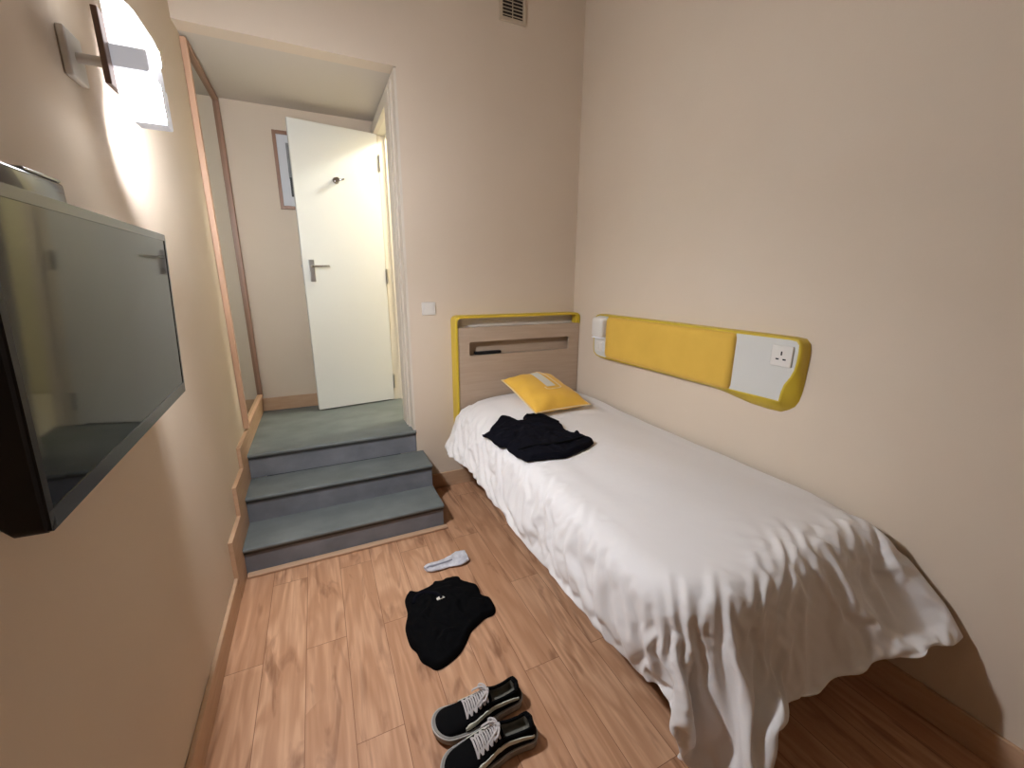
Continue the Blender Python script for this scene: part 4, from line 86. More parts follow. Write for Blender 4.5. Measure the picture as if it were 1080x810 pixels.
[2934,-2533,841,-15,-4,35,-27,-6,31,22,5,40,39,30,7,8,2,42,-9,1,41,-18,5,37,6,-4,42,17,-2,41,27,2,37,18,0,40,16,-1,41,17,0,40,-4,-2,42,22,-3,37,8,0,43,26,-5,33,43,1,12,36,-2,23,28,1,31,44,-1,8,43,-2,-1,43,-2,3,41,-1,4,41,-1,4,40,-1,2,40,-1,-1,39,-1,-1,40,-1,-2,40,0,-1,42,-1,1,42,0,3,42,-1,3,42,0,1,42,-1,2,42,0,1,42,0,0,42,-1,1,42,0,0,42,-1,1,42,0,1,42,0,1,42,-1,2,42,0,1,42,-1,1,42,0,2,42,-1,1,42,0,1,42,0,1,42,-1,0,42,0,-1,43,-1,-1,42,0,-2,42,0,-3,42,-1,-2,42,0,-2,42,-1,-2,42,0,-2,42,-1,-1,42,0,-1,42,0,-1,42,-1,-2,42,0,-1,42,-1,-2,42,0,-3,42,-1,-3,42,0,-4,42,0,-3,42,-1,-2,42,0,-1,42,-1,-1,42,0,0,42,0,-1],
[2935,-2493,844,-7,-3,37,-39,-2,20,4,1,43,29,9,35,37,29,13,4,-1,43,-2,-2,42,-14,4,39,1,-4,42,14,-3,41,16,-2,41,16,0,40,31,6,33,17,-2,40,17,-1,40,17,-3,39,7,-5,41,37,-2,22,44,1,8,38,-1,19,36,1,23,43,-3,1,42,-2,0,42,-1,4,41,-1,4,40,-1,2,39,-1,-1,40,-1,-1,40,-1,-1,40,-1,-1,41,0,1,42,-1,3,42,0,2,42,0,2,42,-1,1,42,0,1,43,-1,1,42,0,0,42,-1,1,42,0,1,42,0,1,42,-1,1,42,0,2,42,-1,1,42,0,1,42,0,1,42,-1,1,42,0,0,42,-1,1,42,0,0,42,0,-1,42,-1,-1,42,0,-2,42,-1,-2,43,0,-2,42,-1,-2,42,0,-1,42,0,-2,42,-1,-1,42,0,-1,42,-1,-1,42,0,-2,42,0,-2,42,-1,-2,42,0,-3,42,-1,-3,42,0,-4,42,0,-4,42,-1,-1,42,0,-1,42,-1,-1,42,0,-1,42,-1,0],
[2934,-2452,846,3,-4,39,-32,1,25,-28,1,32,13,-1,42,34,15,29,35,26,21,11,-3,42,6,-5,42,-16,5,38,3,-3,43,5,-2,42,11,-2,41,19,-2,40,18,-1,40,18,-1,39,19,0,39,34,-2,27,30,0,29,38,-2,21,45,0,3,41,0,12,40,-2,13,42,-2,1,41,-1,3,41,-2,4,40,-1,3,40,-1,0,39,-1,-1,40,0,-2,41,-1,0,41,-1,1,42,0,3,42,0,2,42,-1,2,42,0,1,42,-1,0,42,0,1,42,0,1,42,-1,1,42,0,1,43,-1,1,42,0,1,42,0,2,42,-1,0,42,0,1,42,-1,1,42,0,0,42,0,1,42,-1,0,42,0,-1,42,-1,0,42,0,-1,42,0,-2,42,-1,-1,42,0,-2,42,-1,-1,43,0,-2,42,-1,-1,42,0,-1,42,0,-1,42,-1,-1,42,0,-2,42,-1,-2,42,0,-2,42,0,-4,42,-1,-3,42,0,-4,42,-1,-5,42,0,-1,42,0,-1,42,-1,-1,42,0,-1,42,-1,0],
[2929,-2411,848,10,-5,39,-9,-5,39,-42,12,12,-5,-1,42,8,-1,42,31,4,35,28,32,23,32,-1,35,8,-5,42,6,-6,42,-14,8,39,2,0,42,18,-1,40,25,-3,37,13,1,41,17,-1,39,27,-3,34,39,-2,18,31,-1,29,41,-1,14,42,-1,9,43,-2,-1,42,-2,5,41,-1,4,41,-1,4,40,-1,3,40,-1,0,40,-1,-1,40,-1,-1,40,0,0,42,-1,1,42,0,2,42,-1,2,42,0,2,42,-1,1,42,0,1,42,0,1,42,-1,1,42,0,1,42,-1,1,42,0,1,42,0,2,42,-1,1,42,0,1,43,-1,0,42,0,1,42,0,-1,42,-1,0,42,0,0,42,-1,-1,42,0,0,42,0,-1,42,-1,-2,42,0,-1,42,0,-1,42,-1,-1,42,0,-1,42,-1,-1,43,0,-1,42,0,-1,42,-1,-2,42,0,-1,42,-1,-3,42,0,-2,42,0,-4,42,-1,-4,42,0,-4,42,-1,-4,42,0,-2,42,0,-1,42,-1,-1,42,0,-1,42,-1,0],
[2922,-2370,851,17,-3,36,6,-4,42,-44,13,10,-14,0,39,-2,-2,42,14,-2,42,14,-3,42,32,4,34,32,30,22,31,-5,34,-1,2,43,-15,6,39,23,-3,38,22,-2,39,17,-1,39,19,0,39,11,-3,40,40,-2,16,30,-1,30,40,-1,16,43,-3,-2,42,-2,9,42,-1,3,41,-2,5,41,-1,5,40,-1,3,40,-1,0,40,0,0,40,-1,-2,41,-1,0,41,0,1,42,-1,3,42,0,1,42,-1,2,43,0,1,42,0,1,42,-1,1,42,0,1,42,0,1,42,-1,2,42,0,2,42,-1,1,42,0,1,42,0,1,42,-1,0,42,0,0,42,-1,0,43,0,-1,42,0,-1,42,-1,-1,42,0,-1,42,-1,-1,42,0,-1,42,0,-1,42,-1,-1,42,0,-1,42,0,0,42,-1,-1,42,0,-1,42,-1,-1,43,0,-2,42,0,-1,42,-1,-3,42,0,-3,42,-1,-3,42,0,-5,42,0,-4,42,-1,-5,42,0,-1,42,-1,-2,42,0,0,42,0,-1,42,-1,0],
[2896,-2338,859,34,6,27,25,-1,35,-36,11,23,-20,2,37,-13,0,39,21,-3,40,0,-2,42,16,-2,41,17,-3,42,38,18,25,38,18,23,2,-2,43,-11,4,41,14,-4,41,13,-4,41,17,-1,39,38,-1,23,31,0,29,34,-1,25,43,-2,7,38,-4,19,42,-2,-3,43,-1,4,41,-1,5,41,-1,6,40,-1,3,40,-1,0,40,-1,0,41,-1,-1,41,0,-1,41,-1,2,42,0,2,42,-1,1,42,0,2,42,0,1,42,-1,1,42,0,1,43,0,1,42,-1,2,42,0,2,42,-1,1,42,0,2,42,0,1,42,-1,1,42,0,0,42,0,0,42,-1,-1,42,0,-1,42,-1,-1,43,0,-2,42,0,-1,42,-1,-1,42,0,-1,42,0,-1,42,-1,0,42,0,-1,42,-1,-1,42,0,0,42,0,-1,42,-1,-1,42,0,-2,43,-1,-2,42,0,-2,42,0,-4,42,-1,-3,42,0,-5,42,0,-4,42,-1,-5,42,0,-1,42,-1,-2,42,0,0,42,0,0,42,-1,0],
[2889,-2298,859,15,-2,36,42,12,16,2,1,43,-22,3,36,-31,8,29,2,-2,41,26,-4,38,18,-3,41,0,2,42,7,1,43,33,1,33,35,32,14,15,-3,42,12,-4,41,-3,2,42,10,-1,42,39,-3,22,36,-2,23,36,-1,23,29,-4,29,44,-2,-2,43,-2,5,42,-1,3,42,-2,6,40,-1,5,41,-1,3,40,-1,1,40,0,0,40,-1,-1,41,-1,0,42,0,1,42,0,1,42,-1,2,42,0,1,42,-1,1,42,0,1,42,0,1,42,-1,2,42,0,2,42,0,2,43,-1,2,42,0,2,42,-1,1,42,0,1,42,0,0,42,-1,0,42,0,-1,42,0,-2,42,-1,-2,42,0,-1,42,-1,-2,43,0,-1,42,0,-1,42,-1,-1,42,0,0,42,0,-1,42,-1,0,42,0,-1,42,-1,0,42,0,-1,42,0,-2,42,-1,-2,43,0,-3,42,0,-3,42,-1,-4,42,0,-5,42,-1,-5,42,0,-4,42,0,-1,42,-1,-1,42,0,-1,42,0,0,42,-1,1],
[2897,-2257,857,-8,-6,38,24,-2,36,38,24,18,-9,1,42,-28,7,30,-12,0,40,29,-5,35,22,-3,40,-4,3,42,2,2,42,11,-3,42,22,1,39,35,31,16,30,-3,34,6,-1,43,-4,2,43,32,-6,30,39,-1,19,28,-6,32,41,0,14,43,-3,7,43,-2,2,42,-2,0,41,-1,5,41,-1,6,40,-1,3,40,-1,1,40,-1,0,41,0,-1,41,-1,-1,41,0,1,42,-1,2,42,0,1,43,-1,1,42,0,1,42,0,1,42,-1,2,42,0,1,42,0,2,42,-1,3,42,0,2,42,-1,2,42,0,2,43,0,1,42,-1,0,42,0,0,42,0,-2,42,-1,-1,42,0,-2,42,0,-3,42,-1,-1,42,0,-2,42,-1,-1,43,0,-1,42,0,0,42,-1,0,42,0,-1,42,0,0,42,-1,-1,42,0,-1,42,0,-2,42,-1,-2,42,0,-3,43,-1,-4,42,0,-4,42,0,-4,42,-1,-5,42,0,-4,42,0,-1,42,-1,-1,42,0,0,42,0,0,42,-1,1],
[2907,-2217,860,-20,-4,33,-2,-7,41,32,14,31,36,18,24,-12,0,40,-29,8,30,11,-5,42,34,-3,32,15,-3,41,4,3,42,-11,2,41,9,1,42,10,2,42,36,9,30,38,17,20,21,-8,38,-1,1,42,31,-4,29,44,-4,7,42,-2,11,42,-1,12,40,-2,13,42,-2,-1,41,-1,4,41,-1,5,40,-1,4,40,-1,1,40,-1,-1,41,-1,0,41,0,-1,41,-1,1,42,0,1,42,-1,1,42,0,1,42,0,1,43,-1,1,42,0,2,42,0,2,42,-1,2,42,0,3,42,0,2,42,-1,3,42,0,2,42,-1,1,42,0,0,43,0,0,42,-1,-2,42,0,-2,42,0,-2,42,-1,-3,42,0,-2,42,0,-1,42,-1,-2,42,0,0,43,0,-1,42,-1,0,42,0,0,42,-1,-1,42,0,0,42,0,-2,42,-1,-1,42,0,-3,42,0,-3,43,-1,-4,42,0,-4,42,0,-4,42,-1,-5,42,0,-4,42,0,-1,42,-1,-1,42,0,1,42,-1,0,42,0,1],
[2902,-2176,861,12,-12,35,-21,6,35,-5,2,43,40,23,14,24,5,39,-24,7,33,-3,-2,42,26,-4,37,32,-5,34,-4,5,41,-10,3,39,23,-2,39,-2,5,42,7,3,43,27,-2,36,44,14,13,29,-5,31,15,2,39,38,-5,21,42,-2,11,41,-2,13,43,-2,1,43,-1,0,41,-2,3,41,-1,5,40,-1,4,40,-1,1,40,-1,0,40,0,-1,41,-1,-1,42,0,1,42,-1,1,42,0,1,42,0,1,42,-1,1,42,0,1,42,0,2,42,-1,2,43,0,2,42,0,3,42,-1,3,42,0,3,42,0,2,42,-1,1,42,0,1,42,0,-1,42,-1,-1,43,0,-2,42,-1,-3,42,0,-2,42,0,-3,42,-1,-2,42,0,-1,42,0,-1,42,-1,0,43,0,-1,42,0,0,42,-1,0,42,0,-1,42,0,-1,42,-1,-2,42,0,-3,42,0,-3,42,-1,-4,43,0,-4,42,0,-5,42,-1,-4,42,0,-4,42,-1,-1,42,0,0,42,0,1,42,-1,1,42,0,1],
[2881,-2142,874,33,-6,28,21,-11,36,-35,22,22,-9,4,41,36,20,24,25,8,39,-20,3,36,22,-4,39,35,-4,32,-22,1,35,18,2,40,16,1,40,11,1,42,-4,7,42,15,1,41,23,1,37,46,3,8,34,-2,26,25,1,34,39,-3,18,43,-2,0,43,-3,5,43,-2,3,42,-1,3,40,-1,4,40,-1,4,40,-1,1,40,-1,0,40,-1,-1,41,0,0,41,-1,0,42,0,1,43,0,1,42,-1,1,42,0,1,42,0,1,42,-1,2,42,0,2,42,0,3,42,-1,3,43,0,3,42,0,2,42,-1,3,42,0,1,42,0,1,42,-1,0,42,0,-1,42,0,-3,43,-1,-2,42,0,-3,42,0,-2,42,-1,-3,42,0,-1,42,0,-1,42,-1,-1,42,0,0,43,-1,0,42,0,-1,42,0,-1,42,-1,-1,42,0,-2,42,0,-3,42,-1,-3,42,0,-4,43,0,-4,42,-1,-4,42,0,-5,42,0,-3,42,-1,-1,42,0,1,42,0,0,42,-1,2,42,0,1],
[2879,-2101,880,11,-16,35,41,5,20,6,0,45,-39,24,13,-4,4,42,41,19,18,25,-3,37,7,6,42,26,-2,38,-25,1,33,15,1,41,5,0,42,28,2,35,13,3,42,2,5,42,12,2,42,35,-4,25,45,2,10,38,-3,20,38,-2,20,35,-2,23,42,-1,-5,43,-2,1,42,-1,3,40,-1,5,41,-2,3,39,-1,1,40,0,0,40,-1,-1,41,-1,0,41,0,0,42,0,0,42,-1,1,42,0,1,43,0,2,42,-1,1,42,0,2,42,0,2,42,-1,3,42,0,3,42,0,3,42,-1,3,43,0,2,42,0,2,42,-1,1,42,0,0,42,0,-1,42,-1,-2,42,0,-2,42,0,-3,43,-1,-3,42,0,-2,42,0,-2,42,-1,-1,42,0,-1,42,0,0,42,-1,-1,43,0,0,42,0,-1,42,-1,-2,42,0,-2,42,0,-3,42,-1,-3,42,0,-4,42,0,-4,43,-1,-4,42,0,-4,42,0,-3,42,-1,0,42,0,0,42,0,1,42,-1,2,42,0,1],
[2891,-2063,889,-14,-15,33,27,-7,33,42,19,15,-16,8,41,-38,20,15,11,1,43,36,8,30,39,10,26,17,0,42,-24,2,34,3,0,42,9,0,42,31,2,33,22,2,39,17,0,39,0,7,42,27,-3,35,33,-4,26,45,1,9,33,-4,25,43,0,8,42,-2,0,43,-2,-1,42,-1,3,41,-2,5,40,-1,3,39,-1,1,40,-1,0,40,0,-1,41,-1,0,41,0,-1,42,-1,1,42,0,1,42,0,1,42,-1,2,42,0,1,43,0,2,42,-1,3,42,0,2,42,0,3,42,-1,3,42,0,3,42,0,3,42,-1,1,43,0,2,42,0,0,42,-1,-1,42,0,-2,42,0,-2,42,-1,-3,42,0,-2,43,0,-2,42,-1,-2,42,0,-2,42,0,0,42,-1,-1,42,0,-1,42,0,0,43,-1,-1,42,0,-2,42,0,-2,42,-1,-3,42,0,-4,42,0,-4,42,0,-4,43,-1,-3,42,0,-4,42,0,-3,42,-1,0,42,0,1,42,0,1,42,-1,2,42,0,1],
[2914,-2033,908,-36,-5,20,3,-10,39,43,24,3,29,6,38,-41,21,14,-5,6,41,13,3,43,38,9,27,37,6,30,-20,1,37,-1,0,41,5,1,43,17,-2,40,17,-1,40,38,6,25,26,-2,36,23,-2,35,10,4,41,36,-5,23,45,-2,-1,44,-1,3,42,-1,11,42,-1,3,42,-2,3,41,-1,4,40,-1,3,39,-1,1,40,-1,0,40,-1,-1,40,0,0,42,-1,-1,42,0,1,42,0,1,42,-1,1,42,0,2,42,0,2,42,-1,2,42,0,2,43,0,3,42,-1,3,42,0,3,42,0,2,42,-1,3,42,0,2,42,0,1,43,-1,0,42,0,0,42,0,-2,42,0,-2,42,-1,-2,42,0,-2,42,0,-3,43,-1,-1,42,0,-2,42,0,-1,42,-1,-1,42,0,0,42,0,-1,42,-1,-2,43,0,-1,42,0,-3,42,-1,-3,42,0,-3,42,0,-4,42,-1,-4,42,0,-3,43,0,-4,42,-1,-3,42,0,1,42,0,1,42,-1,1,42,0,2,42,0,2],
[2906,-1992,897,-14,-6,36,-30,-8,29,37,14,25,43,21,13,9,-5,45,-36,30,12,5,3,44,19,4,41,45,10,16,11,-1,42,-13,4,39,3,0,43,11,-1,41,14,-1,42,18,-4,39,26,-1,35,42,3,17,32,-2,28,19,3,38,42,-2,10,45,-2,-2,43,-2,6,42,-2,4,42,-1,3,41,-1,4,40,-2,3,39,-1,1,40,-1,0,40,0,-1,40,-1,-1,41,0,-1,42,0,1,42,-1,1,43,0,2,42,0,1,42,-1,2,42,0,3,42,0,2,42,-1,3,42,0,3,43,0,2,42,-1,3,42,0,2,42,0,2,42,0,1,42,-1,0,43,0,0,42,0,-1,42,-1,-1,42,0,-3,42,0,-2,42,-1,-2,42,0,-1,43,0,-2,42,-1,-1,42,0,-1,42,0,-1,42,-1,-1,42,0,-1,43,0,-2,42,0,-3,42,-1,-3,42,0,-3,42,0,-4,42,-1,-4,42,0,-3,43,0,-3,42,-1,-3,42,0,1,42,0,1,42,-1,2,42,0,1,42,0,2],
[2906,-1951,899,-20,-5,32,-30,-4,31,16,-1,41,42,25,8,40,6,27,4,-3,43,-30,35,13,-1,3,43,42,9,25,30,1,34,8,-3,43,-8,5,40,25,-9,37,12,1,41,0,4,42,17,-1,40,28,-3,33,44,2,10,36,-2,24,29,3,30,43,-5,9,44,0,-4,42,-2,0,42,-1,2,41,-2,4,40,-1,3,39,-1,1,40,-1,0,39,-1,-2,41,0,-1,41,0,0,42,-1,1,42,0,1,42,0,2,42,-1,1,43,0,2,42,0,3,42,-1,2,42,0,3,42,0,3,42,-1,2,42,0,2,43,0,2,42,0,2,42,-1,1,42,0,0,42,0,0,42,-1,-1,43,0,-1,42,0,-1,42,-1,-2,42,0,-2,42,0,-1,42,0,-2,43,-1,-1,42,0,-1,42,0,-1,42,-1,-1,42,0,-2,42,0,-2,43,-1,-3,42,0,-3,42,0,-3,42,-1,-4,42,0,-3,42,0,-4,43,0,-3,42,-1,-2,42,0,1,42,0,1,42,-1,2,42,0,2,42,0,1],
[2910,-1911,903,-30,-3,26,-27,0,30,10,-1,43,26,0,38,42,26,-3,29,1,36,11,2,45,-30,35,13,4,1,44,41,9,24,28,-2,37,15,-5,40,-16,0,39,26,2,37,19,-2,39,16,0,40,4,0,42,35,-2,25,44,2,5,42,-2,14,35,0,24,43,-2,0,43,-1,0,42,-1,3,40,-2,4,40,-1,3,39,-1,0,40,-1,0,39,-1,-2,40,0,-1,42,-1,-1,42,0,1,42,0,2,42,-1,2,42,0,2,42,0,2,42,-1,2,43,0,3,42,0,3,42,-1,2,42,0,2,42,0,2,42,0,2,43,-1,1,42,0,1,42,0,0,42,-1,0,42,0,0,42,0,-1,43,-1,-1,42,0,-1,42,0,-2,42,0,-1,42,-1,-1,42,0,-1,43,0,-2,42,-1,-1,42,0,-1,42,0,-2,42,0,-2,42,-1,-3,43,0,-3,42,0,-4,42,-1,-3,42,0,-4,42,0,-3,42,-1,-3,43,0,-2,42,0,1,42,0,2,42,-1,1,42,0,1,42,0,2],
[2899,-1872,904,4,-9,37,-40,12,15,-4,0,42,19,0,41,38,6,30,43,23,0,16,0,42,8,1,44,-29,35,13,7,-1,44,30,-1,36,38,3,27,1,-2,42,-7,1,42,31,2,32,18,0,39,9,-3,41,31,-2,28,39,-1,20,45,1,1,38,0,18,44,-3,0,42,-1,2,42,-2,4,40,-1,5,40,-1,3,39,-2,0,39,-1,-1,40,0,-2,40,-1,-1,41,0,-1,42,-1,1,42,0,2,43,0,2,42,0,2,42,-1,3,42,0,2,42,0,3,42,-1,2,43,0,3,42,0,1,42,0,2,42,-1,1,42,0,1,43,0,0,42,-1,1,42,0,0,42,0,0,42,0,-1,42,-1,0,43,0,-1,42,0,-1,42,-1,-1,42,0,-1,42,0,-1,42,0,-1,43,-1,-2,42,0,-1,42,0,-2,42,-1,-3,42,0,-3,43,0,-3,42,0,-3,42,-1,-4,42,0,-3,42,0,-3,42,-1,-3,43,0,-2,42,0,1,42,-1,1,42,0,2,42,0,1,42,0,1],
[2870,-1843,915,34,3,28,-1,-16,37,-34,31,12,1,1,43,23,0,40,43,11,20,45,20,11,8,0,43,8,1,44,-33,34,13,14,-5,44,41,6,26,19,-3,40,-16,2,39,17,-1,41,18,-1,39,32,-2,30,27,-2,32,33,-1,26,43,-1,10,44,1,-3,42,-3,7,42,-1,4,42,-2,5,41,-1,5,39,-2,3,39,-1,0,39,-1,-2,40,-1,-2,40,0,-2,41,-1,-1,42,0,2,42,0,1,42,0,3,43,-1,2,42,0,3,42,0,2,42,-1,3,42,0,2,42,0,2,43,0,2,42,-1,1,42,0,1,42,0,0,42,-1,0,43,0,1,42,0,0,42,0,-1,42,-1,0,42,0,0,42,0,0,43,-1,-1,42,0,0,42,0,-1,42,0,-1,42,-1,-1,43,0,-1,42,0,-2,42,-1,-2,42,0,-3,42,0,-3,42,0,-3,43,-1,-4,42,0,-3,42,0,-3,42,0,-3,42,-1,-3,43,0,-2,42,0,1,42,-1,1,42,0,1,42,0,1,42,0,1],
[2865,-1802,911,14,-4,38,39,-8,26,-12,9,40,-35,27,15,34,-3,35,8,5,43,43,23,3,34,6,34,13,0,43,4,2,42,-35,29,18,18,-9,41,43,10,22,11,-3,42,-6,4,42,33,-4,31,26,-1,35,18,-1,38,38,-2,21,38,-2,20,44,-1,4,43,-2,-2,43,-1,2,41,-1,5,40,-2,5,40,-1,2,39,-2,-1,39,-1,-2,39,0,-3,41,-1,-2,41,0,0,42,0,1,42,-1,2,42,0,2,42,0,3,42,0,3,43,-1,2,42,0,3,42,0,2,42,0,2,42,-1,2,43,0,1,42,0,0,42,-1,0,42,0,0,42,0,-1,43,0,0,42,-1,0,42,0,0,42,0,0,42,0,1,42,-1,0,43,0,-1,42,0,0,42,-1,-1,42,0,-1,42,0,-1,43,0,-2,42,-1,-2,42,0,-3,42,0,-3,42,0,-4,43,-1,-3,42,0,-4,42,0,-3,42,-1,-3,42,0,-2,43,0,-2,42,0,0,42,-1,2,42,0,1,42,0,0,42,-1,1],
[2871,-1761,910,12,-2,37,42,-6,21,8,1,44,-41,27,6,-4,5,41,26,5,39,22,7,40,43,22,5,19,1,41,14,2,42,1,3,44,-36,16,24,23,-12,38,42,20,15,15,0,41,5,-1,42,21,-3,39,40,-4,18,39,-2,20,30,1,29,44,-2,0,42,-2,5,43,-1,5,41,-2,6,40,-2,4,40,-1,2,39,-1,-1,39,-1,-2,39,-1,-3,40,0,-3,41,0,-1,42,-1,2,43,0,2,42,0,2,42,0,3,42,-1,3,42,0,3,43,0,2,42,0,2,42,-1,2,42,0,2,42,0,0,43,-1,0,42,0,0,42,0,-1,42,0,0,42,-1,-1,43,0,0,42,0,0,42,0,1,42,-1,0,42,0,0,43,0,1,42,0,-1,42,-1,0,42,0,-1,42,0,-1,43,-1,-2,42,0,-3,42,0,-3,42,0,-3,42,-1,-3,43,0,-4,42,0,-3,42,0,-3,42,-1,-3,42,0,-3,43,0,-2,42,0,1,42,-1,1,42,0,1,42,0,0,42,-1,1],
[2884,-1724,908,-1,2,39,22,-8,37,44,4,21,-23,10,34,-35,25,18,44,-3,26,-3,14,42,16,1,41,40,24,17,25,2,38,15,0,42,-28,14,30,0,-5,43,15,-8,41,42,26,9,19,-3,40,11,-2,42,32,-7,28,43,-1,11,40,-2,16,37,0,21,42,-3,-6,41,-1,5,40,-2,9,40,-2,6,39,-1,2,39,-1,0,39,-1,-3,40,0,-3,40,-1,-3,41,0,-1,42,0,1,42,0,2,42,-1,2,43,0,3,42,0,3,42,0,3,42,-1,2,42,0,3,43,0,2,42,0,1,42,-1,0,42,0,0,42,0,-1,43,0,-1,42,-1,-1,42,0,-1,42,0,0,43,0,0,42,-1,1,42,0,0,42,0,1,42,0,1,43,-1,0,42,0,0,42,0,-1,42,0,-2,42,-1,-1,43,0,-3,42,0,-3,42,-1,-3,42,0,-4,42,0,-3,43,0,-4,42,-1,-3,42,0,-3,42,0,-3,42,0,-2,43,-1,1,42,0,1,42,0,0,42,0,1,42,-1,0],
[2898,-1685,907,-8,2,37,6,-2,42,41,5,24,23,-6,40,-41,30,3,-11,0,40,44,15,22,9,6,42,-10,4,40,29,7,36,40,16,23,9,4,42,-20,4,37,11,-4,42,11,-4,42,41,26,10,33,-7,30,16,-5,39,36,-4,23,38,-4,19,43,2,-4,43,-2,2,42,-2,5,40,-2,9,39,-2,8,39,-1,3,39,-1,0,39,-1,-2,39,0,-3,41,0,-3,41,0,-2,42,0,0,42,-1,1,42,0,2,42,0,3,43,0,3,42,-1,3,42,0,3,42,0,2,42,0,2,43,-1,1,42,0,0,42,0,0,42,0,-2,42,-1,-1,43,0,-1,42,0,-1,42,0,-1,42,-1,0,43,0,1,42,0,1,42,0,1,42,-1,0,42,0,1,43,0,0,42,0,-1,42,-1,-1,42,0,-2,42,0,-3,43,0,-3,42,-1,-3,42,0,-4,42,0,-3,43,0,-4,42,-1,-3,42,0,-3,42,0,-3,42,0,-1,43,-1,0,42,0,1,42,0,1,42,0,0,42,-1,0],
[2894,-1645,903,14,-1,37,-11,6,39,19,0,40,46,-2,20,-10,7,40,-38,25,13,4,-6,43,40,26,15,12,1,43,-11,7,41,25,-3,38,36,26,20,22,-9,38,3,2,43,-10,3,42,10,4,42,38,2,26,45,4,8,39,-4,20,29,-2,30,42,-1,7,43,-3,1,42,0,-1,40,-2,7,40,-2,7,39,-1,5,38,-1,1,39,-1,-2,39,0,-2,40,0,-3,41,0,-1,42,0,-1,43,0,1,42,0,1,42,0,1,42,-1,2,43,0,2,42,0,3,42,0,2,42,-1,2,42,0,1,43,0,0,42,0,-1,42,-1,-1,42,0,-2,42,0,-1,43,0,-2,42,-1,0,42,0,0,42,0,0,43,0,1,42,-1,1,42,0,1,42,0,1,43,0,0,42,-1,-1,42,0,-1,42,0,-2,42,0,-3,43,-1,-3,42,0,-3,42,0,-3,42,0,-2,43,-1,-1,42,0,-2,42,0,-6,42,0,-2,42,-1,-3,43,0,0,42,0,1,42,0,0,42,0,0,42,-1,0],
[2876,-1607,907,35,0,25,22,-9,37,-15,19,37,32,0,35,28,-1,38,-35,24,17,-21,5,35,2,-1,43,40,27,16,18,0,41,-18,-1,38,15,-8,41,34,19,26,31,13,32,24,-9,36,10,2,42,-1,15,42,38,-6,24,40,-2,18,44,1,-5,43,-1,8,38,-2,17,42,-1,5,41,-1,5,40,-2,7,39,-1,5,38,-1,2,39,0,0,39,0,-1,40,0,-2,41,0,0,42,0,1,42,0,3,43,-1,3,42,0,2,42,0,3,42,0,3,42,-1,2,43,0,2,42,0,1,42,0,0,42,0,0,43,-1,-2,42,0,-3,42,0,-2,42,0,-3,43,-1,-3,42,0,-2,42,0,-1,42,0,-2,42,-1,0,43,0,0,42,0,0,42,0,-1,42,-1,-1,43,0,-1,42,0,0,42,0,2,42,0,2,43,-1,-2,42,0,-1,42,0,-1,42,0,-7,42,-1,-1,43,0,-5,42,0,-9,42,0,-2,42,-1,-6,43,0,1,42,0,0,42,0,1,42,-1,0,42,0,0],
[2884,-1567,911,-5,-16,35,38,11,22,32,6,34,-7,16,39,40,-4,30,-2,3,42,-35,21,20,-21,7,34,6,4,45,43,22,15,13,-6,42,-7,-2,41,0,-2,43,27,-2,37,28,2,36,41,25,7,34,-8,29,28,7,32,15,7,39,43,-3,10,45,2,-7,41,-2,10,41,-3,11,41,-1,8,40,-2,8,38,-1,6,39,-1,3,39,0,1,39,0,0,40,0,0,41,1,1,42,0,3,42,-1,4,42,0,4,42,0,3,43,0,4,42,-1,3,42,0,2,42,0,3,43,0,1,42,-1,1,42,0,0,42,0,-1,43,0,-3,42,0,-1,42,-1,-3,42,0,-3,43,0,-1,42,0,-2,42,-1,-1,42,0,0,43,0,0,42,0,-1,42,0,0,42,-1,-1,42,0,-2,43,0,-2,42,0,2,42,-1,0,42,0,-5,43,0,-1,42,0,-4,42,-1,-9,42,0,-3,43,0,-8,42,0,-9,42,0,-6,42,-1,-6,43,0,0,42,0,1,42,0,0,42,-1,0,42,0,0],
[2922,-1552,925,-33,9,23,-6,-4,39,41,22,9,38,9,27,0,6,43,22,4,40,-3,3,42,-19,5,36,-33,27,17,13,3,46,42,12,22,13,-6,42,-13,1,40,39,-6,26,13,7,42,13,4,42,41,5,21,46,10,5,36,-3,23,21,9,36,43,-2,7,44,-1,-2,41,-2,8,41,-2,11,40,-2,10,39,-1,7,39,0,4,38,-1,3,39,1,1,40,0,1,41,0,3,42,0,4,43,0,4,42,0,4,42,-1,4,42,0,4,43,0,4,42,0,4,42,0,2,42,-1,3,43,0,0,42,0,1,42,0,-1,42,0,-1,43,-1,-2,42,0,-2,42,0,-2,42,0,-2,43,-1,-1,42,0,-1,42,0,0,42,0,0,43,0,0,42,-1,-1,42,0,-1,42,0,-2,43,0,-3,42,-1,0,42,0,-2,42,0,-6,43,0,-3,42,0,-8,42,-1,-8,42,0,-8,43,0,-9,42,0,-8,42,-1,-12,42,0,-6,43,0,0,42,0,1,42,0,0,42,-1,0,42,0,0],
